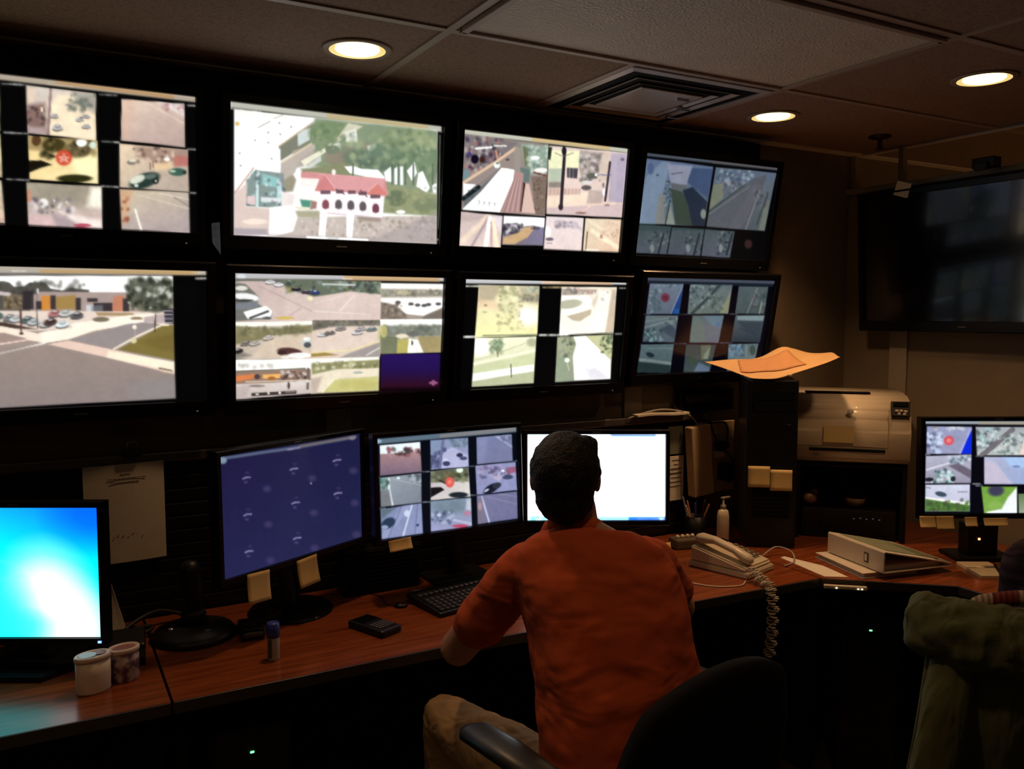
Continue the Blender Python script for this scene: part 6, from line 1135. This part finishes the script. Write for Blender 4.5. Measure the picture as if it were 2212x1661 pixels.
bm = bmesh.new(); box(bm, (0.131, -0.0135, 0.12), (0.0015, 0.003, 0.2)); box(bm, (-0.04, -0.0135, 0.068), (0.34, 0.003, 0.0015)); obj('seam', bm, mat('seam_shadow_gap', (0.25, 0.2, 0.14, 1), 0.8, noise=0.02), t)
bm = bmesh.new(); sheet(bm, lambda u, v: ((u - 0.5) * 0.115, -0.003 * v, 0.033 - v * 0.066), 4, 4, 0.0006)
nt_ = obj('sticky_note', bm, mat('dull_yellow_note', (0.60, 0.46, 0.20, 1), 0.85, noise=0.04), None, loc=instand(-0.052, -0.017, DESK + 0.318 + 0.115), rot=(0, 0, PA)); tag(nt_, 'faint yellow note on the front of the beige printer', 'note', 'paper notes stuck to the equipment')

# ------------------------------------------------------------------ papers, binder and pad on the corner desk
t = thing('ring_binder', 'thick white ring binder lying on its side on the corner desk', 'binder', (2.505, 1.862, DESK + 0.022), R(-11))
WB = mat('white_vinyl', (0.66, 0.58, 0.48, 1), 0.45, noise=0.03)
GB = mat('greenish_cover_sheet', (0.22, 0.25, 0.16, 1), 0.6, noise=0.1)
obj('spine', B((0.002, 0.145, 0.038), (0.005, 0.290, 0.074), 0.002), WB, t)
obj('lower_cover', B((0.150, 0.145, 0.002), (0.295, 0.290, 0.004), 0.001), WB, t)
al = math.atan2(0.064, 0.295); obj('upper_cover', B((0.150, 0.145, 0.043), (0.300, 0.290, 0.005), 0.001, Matrix.Rotation(al, 3, 'Y')), WB, t)
obj('cover_insert', B((0.150, 0.150, 0.047), (0.24, 0.235, 0.002), 0.0005, Matrix.Rotation(al, 3, 'Y')), GB, t)
bm = bmesh.new(); wedge(bm, 0.02, 0.26, 0.02, 0.27, 0.005, 0.02, 0.02); obj('pages', bm, PAPER, t)
bm = bmesh.new(); box(bm, (-0.0015, 0.085, 0.036), (0.002, 0.022, 0.036), 0.001); obj('spine_label', bm, INK, t)
bm = bmesh.new(); box(bm, (-0.0028, 0.085, 0.036), (0.0015, 0.012, 0.024)); obj('spine_window', bm, PAPER, t)
for k_ in range(3):
    bm = bmesh.new(); tube(bm, [(0.03, 0.06 + 0.085 * k_, 0.008), (0.02, 0.06 + 0.085 * k_, 0.035), (0.035, 0.06 + 0.085 * k_, 0.050), (0.06, 0.06 + 0.085 * k_, 0.04), (0.06, 0.06 + 0.085 * k_, 0.012)], 0.002, 6, False); obj('ring', bm, CHROME, t, True)
t = thing('report_folder', 'flat white folder lying underneath the ring binder', 'folder', (2.60, 2.01, DESK), R(-14))
obj('lower_cover', B((0, 0, 0.002), (0.23, 0.27, 0.003), 0.001), WB, t); obj('pages', B((0.004, 0, 0.010), (0.215, 0.255, 0.013), 0.001), PAPER, t); obj('upper_cover', B((0, 0, 0.0185), (0.23, 0.27, 0.003), 0.001), WB, t)
bm = bmesh.new(); a_ = Vector((2.352, 1.995)); b_ = Vector((2.40, 2.235)); 
bm.free(); bm = bmesh.new()
prism(bm, [(2.362, 1.990), (2.43, 1.945), (2.46, 2.08), (2.43, 2.235), (2.405, 2.230)], DESK + 0.0, DESK + 0.0015); tag(obj('loose_paper', bm, PAPER), 'loose white sheet between the telephone and the ring binder', 'paper')
t = thing('note_pad', 'square pale note pad on the corner desk beside the seated person', 'note pad', (2.905, 1.752, DESK), R(-30))
bm = bmesh.new(); box(bm, (0, 0, 0.006), (0.115, 0.17, 0.012), 0.001); obj('pages', bm, mat('pad_paper', (0.75, 0.60, 0.38, 1), 0.8, noise=0.04), t)
bm = bmesh.new(); tube(bm, [(0.02, -0.06, 0.017), (0.05, 0.03, 0.017)], 0.004, 8); tag(obj('pen', bm, BLACK, None, True, loc=(2.905, 1.752, DESK), rot=(0, 0, R(-30))), 'dark pen resting on the square pale note pad', 'pen')
t = thing('network_adapter', 'thin pale device with tiny lights at the corner desk edge', 'adapter', (2.374, 1.924, DESK - 0.022), R(-40))
obj('case', B((0.01, 0.0, 0.002), (0.14, 0.016, 0.013), 0.003), BEIGE, t)
bm = bmesh.new()
for x_ in (-0.02, 0.05, 0.062): box(bm, (x_, -0.010, 0.001), (0.006, 0.003, 0.005), 0.001)
obj('indicator_lights', bm, LWHITE, t)
obj('stand_body', B((0, 0.0, 0.07), (0.12, 0.06, 0.13), 0.006), BLACK, m5)
obj('power_light', B((-0.013, -0.0315, 0.078), (0.008, 0.004, 0.008), 0.001), LRED, m5)

# computers under the desk with green lights
def under_pc(label, x, y, rz, zl, xl):
    t = thing('desktop_computer', label, 'computer', (x, y, 0), R(rz), 'computers under the desk')
    obj('case', B((0, 0.2, 0.30), (0.19, 0.40, 0.60), 0.006), MATTE, t)
    obj('front_bezel', B((0, -0.006, 0.30), (0.19, 0.014, 0.60), 0.005), BLACK, t)
    obj('power_light', B((xl, -0.0145, zl), (0.010, 0.003, 0.005), 0.001), LGREEN, t)
under_pc('computer in the dark under the middle desk with a green light', 0.45, 2.16, 0, 0.535, -0.007)
under_pc('computer in the dark under the corner desk with a green light', 2.50, 1.905, -40, 0.556, 0.0)
under_pc('computer under the corner desk, nearer the green jacket', 2.78, 1.50, -85, 0.45, 0.0)

# ------------------------------------------------------------------ office chairs
CH = mat('chair_fabric', (0.010, 0.010, 0.011, 1), 0.9, noise=0.2, bump=0.4, bscale=500, spec=0.2)
CP = mat('chair_plastic', (0.022, 0.024, 0.028, 1), 0.38, bump=0.03)
def office_chair(label, x, y, heading, armx=0.285, top=0.975, arms=True):
    t = thing('office_chair', label, 'chair', (x, y, 0), R(heading), 'office chairs')
    bm = bmesh.new()
    loft(bm, [((0, 0.01, 0.403), (0.22, 0, 0), (0, 0.215, 0)), ((0, 0.01, 0.418), (0.245, 0, 0), (0, 0.24, 0)), ((0, 0.01, 0.453), (0.25, 0, 0), (0, 0.245, 0)), ((0, 0.005, 0.473), (0.225, 0, 0), (0, 0.22, 0))], 40, 3.2)
    obj('seat', bm, CH, t, True)
    def back(u, v, d):
        a, b = 2 * u - 1, 2 * v - 1; q = 0.80
        sx = a * math.sqrt(max(0, 1 - b * b * 0.5 * q)); sz = b * math.sqrt(max(0, 1 - a * a * 0.5 * q))
        zc = top - 0.215; x_ = sx * 0.245; z_ = zc + sz * 0.235
        return (x_, -0.27 + 0.45 * x_ * x_ - 0.10 * (z_ - zc) - d * (1 - 0.55 * max(abs(a), abs(b)) ** 4), z_)
    bm = bmesh.new(); n = 24
    F = [[bm.verts.new(back(i / n, j / n, -0.028)) for j in range(n + 1)] for i in range(n + 1)]
    K = [[bm.verts.new(back(i / n, j / n, 0.030)) for j in range(n + 1)] for i in range(n + 1)]
    for i in range(n):
        for j in range(n):
            bm.faces.new((F[i][j], F[i + 1][j], F[i + 1][j + 1], F[i][j + 1])); bm.faces.new((K[i][j], K[i][j + 1], K[i + 1][j + 1], K[i + 1][j]))
    for i in range(n):
        bm.faces.new((F[i][0], K[i][0], K[i + 1][0], F[i + 1][0])); bm.faces.new((F[i][n], F[i + 1][n], K[i + 1][n], K[i][n]))
        bm.faces.new((F[0][i], F[0][i + 1], K[0][i + 1], K[0][i])); bm.faces.new((F[n][i], K[n][i], K[n][i + 1], F[n][i + 1]))
    obj('backrest', bm, CH, t, True)
    bm = bmesh.new(); tube(bm, [(0, -0.05, 0.41), (0, -0.24, 0.42), (0, -0.315, 0.50), (0, -0.315, 0.66)], 0.02, 10, squash=(2.0, 0.6), up=(1, 0, 0)); obj('back_support', bm, CP, t, True)
    for s in ((-1, 1) if arms else ()):
        bm = bmesh.new()
        loft(bm, [((s * armx, -0.13, 0.785), (0.020, 0, 0), (0, 0, 0.010)), ((s * armx, -0.12, 0.787), (0.036, 0, 0), (0, 0, 0.016)), ((s * armx, 0.02, 0.789), (0.040, 0, 0), (0, 0, 0.017)), ((s * (armx + 0.005), 0.12, 0.789), (0.036, 0, 0), (0, 0, 0.016)), ((s * (armx + 0.005), 0.145, 0.786), (0.018, 0, 0), (0, 0, 0.008))], 20, 2.6)
        ap = obj('armrest', bm, CP, t, True)
        bm = bmesh.new(); tube(bm, [(s * armx, 0.0, 0.78), (s * (armx + 0.01), -0.01, 0.62), (s * (armx - 0.02), -0.01, 0.46), (s * 0.12, 0, 0.41)], 0.016, 10, squash=(1.5, 0.8), up=(0, 1, 0)); obj('bracket', bm, CP, ap, True)
    bm = bmesh.new(); lathe(bm, [(0.05, 0.40), (0.05, 0.425), (0.03, 0.39)][::-1] if False else [(0.026, 0.08), (0.026, 0.25), (0.019, 0.25), (0.019, 0.42)], 20); box(bm, (0, 0, 0.41), (0.24, 0.24, 0.025), 0.006); obj('gas_column', bm, CP, t)
    for k_ in range(5):
        a = k_ * 2 * PI / 5 + 0.3; d = Vector((math.cos(a), math.sin(a), 0))
        bm = bmesh.new(); tube(bm, [Vector((0, 0, 0.10)) + d * 0.02, Vector((0, 0, 0.085)) + d * 0.16, Vector((0, 0, 0.07)) + d * 0.29], [0.026, 0.022, 0.016], 10); lg = obj('base_leg', bm, CP, t, True)
        bm = bmesh.new(); lathe(bm, [(0.012, -0.022), (0.026, -0.020), (0.028, 0), (0.026, 0.020), (0.012, 0.022)], 20, M=Matrix.Rotation(a, 3, 'Z') @ Matrix.Rotation(PI / 2, 3, 'X'), c=d * 0.29 + Vector((0, 0, 0.029))); obj('caster', bm, CP, lg, True)
    return t
office_chair('black office chair with armrests that the man in orange sits on', 1.065, 1.44, 8)
chair2 = office_chair('office chair at right with the green hooded jacket on its back', 2.005, 1.03, -51.5, top=1.020, arms=False)

# green jacket over the second chair's back
JM = fabric_mat('olive_cloth', (0.13, 0.14, 0.065, 1), 0.9, 0.7, 5.0, stretch=(3, 3, 0.8))
def JL(p):
    return (Matrix.Translation(chair2.location) @ Matrix.Rotation(chair2.rotation_euler.z, 4, 'Z')) @ Vector(p)
jac = bpy.data.objects.new('jacket', None)
def jsurf(u, v):
    a = 2 * u - 1
    hw = 0.290 + 0.080 * max(0, v - 0.2) ** 0.8
    x = a * hw
    sh = -0.035 * a * a
    if v < 0.12: y = -0.195 - 0.02 * (v / 0.12); z = 0.90 + (1.005 - 0.90) * v / 0.12
    elif v < 0.2:
        q = (v - 0.12) / 0.08; y = -0.215 - 0.125 * q; z = 1.005 + 0.012 * math.sin(PI * q)
    else:
        q = (v - 0.2) / 0.8; y = -0.340 - 0.035 * math.sin(PI * min(q * 2, 1)) - 0.03 * q; z = 1.005 - 0.60 * q
        y -= (0.020 * math.sin(a * 11 + 1.0) + 0.012 * math.sin(a * 23)) * min(1, q * 1.6)
    return Vector((x, y + 0.10 * x * x, z + sh + 0.036))
bm = bmesh.new(); sheet(bm, jsurf, 60, 50, 0.006)
org = Vector((0, -0.30, 1.026)); bmesh.ops.translate(bm, verts=bm.verts, vec=-org)
j = obj('green_jacket', bm, JM, None, True, loc=JL(org), rot=(0, 0, chair2.rotation_euler.z)); tag(j, 'olive green hooded jacket draped over the right-hand chair back', 'jacket')
bm = bmesh.new()
loft(bm, [((x_, y_, z_ + 0.030), (0, d_, 0.0), (0, 0.25 * h_ * 0.68, h_ * 0.68)) for x_, y_, z_, d_, h_ in
    ((-0.335, -0.03, -0.030, 0.020, 0.050), (-0.31, -0.045, -0.030, 0.045, 0.088), (-0.23, -0.060, -0.036, 0.062, 0.092), (-0.10, -0.068, -0.038, 0.066, 0.096), (0.03, -0.066, -0.045, 0.062, 0.082), (0.16, -0.058, -0.030, 0.054, 0.062), (0.27, -0.045, -0.020, 0.040, 0.040), (0.31, -0.03, -0.015, 0.015, 0.015))], 28, 2.0)
h = obj('hood', bm, JM, j, True); remesh(h, 0.010, 3, (0.05, 0.034))
bm = bmesh.new(); tube(bm, smoothpath([(-0.20, -0.02, 0.050), (-0.12, -0.01, 0.066), (0.0, -0.015, 0.060), (0.10, -0.01, 0.052), (0.24, -0.01, 0.036)], 5), 0.020, 10, squash=(1.0, 0.7))
PL = bpy.data.materials.new('plaid_lining'); PL.use_nodes = True; nt = PL.node_tree; n_ = nt.nodes
tc = n_.new('ShaderNodeTexCoord'); ck = n_.new('ShaderNodeTexChecker'); ck.inputs['Scale'].default_value = 22; ck.inputs['Color1'].default_value = (0.50, 0.36, 0.25, 1); ck.inputs['Color2'].default_value = (0.26, 0.035, 0.03, 1)
wv = n_.new('ShaderNodeTexWave'); wv.inputs['Scale'].default_value = 30; mx = n_.new('ShaderNodeMixRGB'); mx.blend_type = 'MULTIPLY'; mx.inputs[0].default_value = 0.6
nt.links.new(tc.outputs['Object'], ck.inputs['Vector']); nt.links.new(tc.outputs['Object'], wv.inputs['Vector']); nt.links.new(ck.outputs['Color'], mx.inputs[1]); nt.links.new(wv.outputs['Color'], mx.inputs[2]); nt.links.new(mx.outputs[0], n_['Principled BSDF'].inputs['Base Color']); n_['Principled BSDF'].inputs['Roughness'].default_value = 0.9
obj('plaid_collar', bm, PL, j, True)
for s in (-1, 1):
    bm = bmesh.new(); tube(bm, smoothpath([(s * 0.245, -0.06, -0.06), (s * 0.27, -0.10, -0.20), (s * 0.295, -0.11, -0.38), (s * 0.31, -0.10, -0.56)], 5), [0.045] * 5 + [0.042] * 5 + [0.036] * 6, 16, squash=(1.0, 0.7), up=(1, 0, 0))
    sl_ = obj('sleeve', bm, JM, j, True)
    tx = bpy.data.textures.new('sleeve_folds', 'CLOUDS'); tx.noise_scale = 0.06; dmod = sl_.modifiers.new('folds', 'DISPLACE'); dmod.texture = tx; dmod.strength = 0.018; dmod.texture_coords = 'GLOBAL'

# ------------------------------------------------------------------ people
SKIN = mat('skin', (0.42, 0.22, 0.14, 1), 0.55, noise=0.05, nscale=20, bump=0.05)
def hand(bm, wrist, d, palm_n, side, s=1.0, curl=0.35):
    """palm and five separate bent fingers; d = pointing direction, palm_n = back-of-hand normal, side = towards the thumb"""
    d = Vector(d).normalized(); nrm = Vector(palm_n); nrm = (nrm - d * nrm.dot(d)).normalized(); sd = Vector(side); sd = (sd - d * sd.dot(d) - nrm * sd.dot(nrm)).normalized()
    w = Vector(wrist)
    loft(bm, [(w - d * 0.01, sd * 0.026, nrm * 0.018), (w + d * 0.03 * s, sd * 0.036 * s, nrm * 0.016), (w + d * 0.07 * s, sd * 0.042 * s, nrm * 0.014), (w + d * 0.095 * s, sd * 0.040 * s, nrm * 0.010)], 16, 2.6)
    for k, ln in enumerate((0.072, 0.080, 0.074, 0.058)):
        o = w + d * (0.088 - 0.004 * abs(k - 1)) * s + sd * (0.031 - 0.0205 * k) * s; p = o; pts = [o - d * 0.015]
        a = 0.15
        for f_ in (0.42, 0.32, 0.26):
            pts.append(p.copy()); p = p + (d * math.cos(a) - nrm * math.sin(a)) * ln * f_ * s; a += curl * 1.1
        pts.append(p); tube(bm, pts, [0.0088, 0.0086, 0.0080, 0.0074, 0.0066], 10)
    o = w + d * 0.022 * s + sd * 0.026 * s - nrm * 0.004
    tube(bm, [o, o + (d * 0.5 + sd * 0.8) * 0.030 * s, o + (d * 0.5 + sd * 0.8) * 0.030 * s + (d * 0.85 + sd * 0.4 - nrm * 0.2) * 0.030 * s, o + (d * 0.5 + sd * 0.8) * 0.030 * s + (d * 0.9 + sd * 0.25 - nrm * 0.35) * 0.052 * s], [0.013, 0.011, 0.0095, 0.008], 10)

def make_person(label, J, heading, headdir, hs, shirtmat, trousermat, hairmat, hair_long=False, sleeve='short', shoe=MATTE, root=None):
    """J: joint positions in the room"""
    V = Vector; f = V((math.sin(R(heading)), math.cos(R(heading)), 0)); org = V((J['hips'][0], J['hips'][1], 0))
    hf = V((math.sin(R(headdir)), math.cos(R(headdir)), -0.10)).normalized(); hr = V((math.cos(R(headdir)), -math.sin(R(headdir)), 0)); hu = hr.cross(hf).normalized()
    HM = Matrix((hr, hf, hu)).transposed()
    def put(nm, bm, m, parent, loc=None):
        bmesh.ops.translate(bm, verts=bm.verts, vec=-(org if parent is None else org)); return obj(nm, bm, m, parent, True, loc=org if parent is None else None)
    sp = J['spine']       # list of (centre, half width, half depth, turn)
    secs = [(V(c), V((math.cos(R(a)), -math.sin(R(a)), 0)) * hw, V((math.sin(R(a)), math.cos(R(a)), dz)) * hd) for c, hw, hd, a, dz in sp]
    bm = bmesh.new(); loft(bm, secs, 28, 2.3)
    nb = V(sp[-1][0]); hc = V(J['head'])
    tube(bm, [nb - V((0, 0, 0.03)), nb.lerp(hc, 0.35), hc - hu * 0.05 - hf * 0.02], [0.066 * hs, 0.061 * hs, 0.060 * hs], 20)
    ball(bm, hc + hu * 0.015 - hf * 0.008, 0.094 * hs, (0.82, 1.05, 0.98), HM)
    ball(bm, hc - hu * 0.045 + hf * 0.022, 0.066 * hs, (0.86, 1.05, 0.95), HM)
    ball(bm, hc - hu * 0.088 + hf * 0.060, 0.028 * hs, (1.1, 0.9, 0.8), HM)
    tube(bm, [hc + hu * 0.010 + hf * 0.088, hc - hu * 0.016 + hf * 0.104, hc - hu * 0.026 + hf * 0.098], [0.008, 0.011, 0.010], 10)
    tube(bm, [hc - hu * 0.052 + hf * 0.087 - hr * 0.018, hc - hu * 0.051 + hf * 0.094, hc - hu * 0.052 + hf * 0.087 + hr * 0.018], [0.005, 0.0065, 0.005], 8)
    for s in (-1, 1):
        ball(bm, hc + hr * s * 0.079 * hs - hu * 0.012 - hf * 0.008, 0.030, (0.32, 0.62, 1.0), HM, 2)
        tube(bm, [hc + hu * 0.028 + hf * 0.088 + hr * s * 0.012, hc + hu * 0.032 + hf * 0.084 + hr * s * 0.045], 0.006, 8)
    for sd, A in (('L', J['armL']), ('R', J['armR'])):
        s_, e_, w_, hd_ = [V(p) for p in A]
        tube(bm, [s_, s_.lerp(e_, 0.5), e_, e_.lerp(w_, 0.35), w_], [0.052, 0.048, 0.045, 0.043, 0.028], 18)
        dd = (hd_ - w_).normalized(); side = f.cross(V((0, 0, 1))) * (1 if sd == 'L' else -1)
        hand(bm, w_ + dd * 0.01, dd, (0, 0, 1), side, 0.95)
    for L_ in (J['legL'], J['legR']):
        a, b, c = [V(p) for p in L_]
        tube(bm, [a, a.lerp(b, 0.5), b, b.lerp(c, 0.4), c], [0.082, 0.070, 0.055, 0.050, 0.034], 18)
        ff = V((math.sin(R(heading)), math.cos(R(heading)), 0)); tube(bm, [c - V((0, 0, 0.04)), c + ff * 0.07 - V((0, 0, 0.055)), c + ff * 0.16 - V((0, 0, 0.07))], [0.035, 0.034, 0.026], 14)
    body = put('person', bm, SKIN, None); tag(body, label, 'person', None); remesh(body, 0.0055, 3)
    # eyes
    bm = bmesh.new()
    for s in (-1, 1): ball(bm, hc + hu * 0.012 + hf * 0.083 + hr * s * 0.031, 0.0115, sub=2)
    put('eyes', bm, mat('eye_white', (0.6, 0.6, 0.6, 1), 0.2, noise=0.02), body)
    # hair
    bm = bmesh.new(); ball(bm, hc + hu * 0.010 - hf * 0.014, 0.103 * hs, (0.855, 1.02, 0.97), HM, 4)
    if not hair_long:
        ball(bm, hc - hu * 0.045 - hf * 0.040, 0.074 * hs, (0.98, 0.76, 0.98), HM, 3)
        ball(bm, hc + hu * 0.068 + hr * 0.045 - hf * 0.01, 0.036, (1, 1.2, 0.8), HM, 2)
    if hair_long:
        ball(bm, hc - hu * 0.08 - hf * 0.045, 0.095, (0.95, 0.6, 1.4), HM, 3)
    cut = hc + hf * 0.055
    for v in bm.verts:
        q = v.co - hc
        if q.dot(hf) > 0.040 and q.dot(hu) < 0.055: v.co -= hf * (q.dot(hf) - 0.040)
        elif abs(q.dot(hr)) > 0.05 and q.dot(hu) < -0.01 and q.dot(hf) > -0.03 and not hair_long: v.co = hc + (v.co - hc) * 0.90
    hair = put('hair', bm, hairmat, body); remesh(hair, 0.006, 2, (0.02, 0.008))
    # shirt
    bm = bmesh.new(); SH = J.get('shirt', [1.16, 1.14]); n = len(secs)
    ss = []
    for i, (c, a, b) in enumerate(secs):
        if i == n - 1: ss.append((c - V((0, 0, 0.012)), a * 1.12, b * 1.12)); continue
        g = V((0, 0, 0)) 
        ss.append((c, a * (1 + 0.024 / a.length + (0.012 / a.length if i < 3 else 0)), b * (1 + 0.024 / b.length + (0.014 / b.length if i < 3 else 0))))
    low = ss[0]; ss = [(low[0] - V((0, 0, 0.06)), low[1] * 1.03, low[2] * 1.03)] + ss
    loft(bm, ss, 36, 2.4)
    for A in (J['armL'], J['armR']):
        s_, e_, w_ = [V(p) for p in A[:3]]
        if sleeve == 'short':
            q = s_.lerp(e_, 0.66); tube(bm, [s_, s_.lerp(e_, 0.35), q], [0.066, 0.066, 0.066], 20, round_ends=True)
            
        else: tube(bm, [s_, s_.lerp(e_, 0.5), e_, e_.lerp(w_, 0.4), w_], [0.064, 0.058, 0.052, 0.048, 0.038], 20)
    shirt = put('shirt', bm, shirtmat, body); remesh(shirt, 0.007, 9, (0.085, 0.016))
    if sleeve == 'short':
        bm = bmesh.new(); c0 = nb + V((0, 0, -0.020)); up = (hc - nb).normalized(); a, b = secs[-1][1].normalized(), secs[-1][2].normalized()
        loft(bm, [(c0 - up * 0.012, a * 0.088, b * 0.084), (c0 + up * 0.004, a * 0.083, b * 0.079), (c0 + up * 0.026, a * 0.069, b * 0.069), (c0 + up * 0.030, a * 0.064, b * 0.063), (c0 + up * 0.004, a * 0.060, b * 0.060)], 32, 2.1)
        cl = put('collar', bm, shirtmat, shirt)
    # trousers
    bm = bmesh.new(); h0 = secs[0]
    loft(bm, [(h0[0] - V((0, 0, 0.075)), h0[1] * 0.95, h0[2] * 1.0), (h0[0], h0[1] * 1.07, h0[2] * 1.08), (secs[1][0], secs[1][1] * 1.04, secs[1][2] * 1.04)], 28, 2.5)
    for L_ in (J['legL'], J['legR']):
        a, b, c = [V(p) for p in L_]
        tube(bm, [a, a.lerp(b, 0.5), b, b.lerp(c, 0.4), c + V((0, 0, 0.02))], [0.100, 0.088, 0.074, 0.068, 0.060], 20)
    tr = put('trousers', bm, trousermat, body); remesh(tr, 0.008, 4, (0.07, 0.016))
    for L_ in (J['legL'], J['legR']):
        c = V(L_[2]); ff = f
        bm = bmesh.new(); zz = V((0, 0, 1)); rr = ff.cross(zz)
        base = V((c.x, c.y, 0))
        secs2 = [(base - ff * 0.075 + zz * 0.035, rr * 0.020, zz * 0.030), (base - ff * 0.06 + zz * 0.042, rr * 0.036, zz * 0.042), (base + zz * 0.048, rr * 0.040, zz * 0.048), (base + ff * 0.08 + zz * 0.038, rr * 0.046, zz * 0.038), (base + ff * 0.16 + zz * 0.028, rr * 0.044, zz * 0.028), (base + ff * 0.195 + zz * 0.020, rr * 0.024, zz * 0.018)]
        loft(bm, secs2, 20, 2.4); put('shoe', bm, shoe, body)
    return body
ORANGE = fabric_mat('orange_knit', (0.50, 0.090, 0.030, 1), 0.92, 0.5, 4.0, rot=(0.3, 0.9, 0.4), stretch=(1.0, 1.0, 2.6))
KHAKI = fabric_mat('khaki_cotton', (0.30, 0.20, 0.10, 1), 0.9, 0.5, 6.0, stretch=(2, 2, 2))
HAIRD = mat('dark_brown_hair', (0.006, 0.004, 0.003, 1), 0.6, noise=0.3, nscale=120, bump=0.6, bscale=160, spec=0.3)
J1 = dict(hips=(1.08, 1.47, 0),
    spine=[((1.085, 1.455, 0.560), 0.165, 0.120, -2, 0), ((1.110, 1.475, 0.680), 0.152, 0.110, 2, 0), ((1.125, 1.515, 0.820), 0.155, 0.112, 8, 0),
           ((1.138, 1.575, 0.940), 0.168, 0.118, 14, -0.15), ((1.142, 1.628, 1.025), 0.178, 0.108, 19, -0.3), ((1.140, 1.660, 1.080), 0.155, 0.086, 21, -0.4), ((1.130, 1.676, 1.118), 0.098, 0.070, 22, -0.4), ((1.118, 1.685, 1.145), 0.066, 0.062, 24, -0.4)],
    head=(1.092, 1.686, 1.268),
    armL=[(0.998, 1.722, 1.040), (0.898, 1.885, 0.808), (1.080, 2.085, 0.800), (1.150, 2.200, 0.775)],
    armR=[(1.284, 1.612, 1.050), (1.478, 1.722, 0.868), (1.560, 1.975, 0.812), (1.575, 2.12, 0.782)],
    legL=[(1.005, 1.53, 0.560), (0.915, 1.985, 0.575), (0.90, 1.90, 0.115)], legR=[(1.175, 1.52, 0.560), (1.27, 1.97, 0.575), (1.28, 1.90, 0.115)])
make_person('person in an orange polo shirt seated from behind, facing the monitors', J1, 12, 34, 0.96, ORANGE, KHAKI, HAIRD)
PURP = fabric_mat('dark_plum_knit', (0.035, 0.018, 0.026, 1), 0.92, 0.6, 6.0)
DARKT = fabric_mat('dark_trouser_cloth', (0.015, 0.015, 0.02, 1), 0.9, 0.4, 6.0)
HAIRB = mat('brown_hair', (0.07, 0.032, 0.018, 1), 0.55, noise=0.3, nscale=100, bump=0.6, bscale=140)
def P2(a, b, z):       # a: to the side, b: forward, in the second person's own frame
    return (2.105 + 0.62 * a + 0.78 * b, 0.975 - 0.78 * a + 0.62 * b, z)
J2 = dict(hips=P2(0, 0, 0),
    spine=[(P2(0, 0, 0.56), 0.160, 0.115, 51, 0), (P2(0, 0.01, 0.68), 0.135, 0.100, 51, 0), (P2(0, 0.03, 0.82), 0.138, 0.100, 51, 0), (P2(0, 0.06, 0.94), 0.150, 0.105, 51, -0.1),
           (P2(0, 0.08, 1.04), 0.148, 0.095, 51, -0.2), (P2(0, 0.10, 1.09), 0.105, 0.075, 51, -0.2), (P2(0, 0.11, 1.12), 0.055, 0.052, 51, -0.2)],
    head=P2(-0.05, 0.17, 1.235),
    armL=[P2(-0.145, 0.08, 1.05), P2(-0.155, 0.20, 0.82), P2(-0.12, 0.44, 0.80), P2(-0.10, 0.56, 0.785)], armR=[P2(0.145, 0.08, 1.05), P2(0.19, 0.22, 0.82), P2(0.12, 0.44, 0.80), P2(0.10, 0.56, 0.785)],
    legL=[P2(-0.085, 0.06, 0.56), P2(-0.10, 0.46, 0.57), P2(-0.10, 0.44, 0.115)], legR=[P2(0.085, 0.06, 0.56), P2(0.10, 0.46, 0.57), P2(0.10, 0.44, 0.115)])
make_person('person with brown hair in a dark plum top, cut off at right', J2, 51, 51, 0.92, PURP, DARKT, HAIRB, True, 'long')
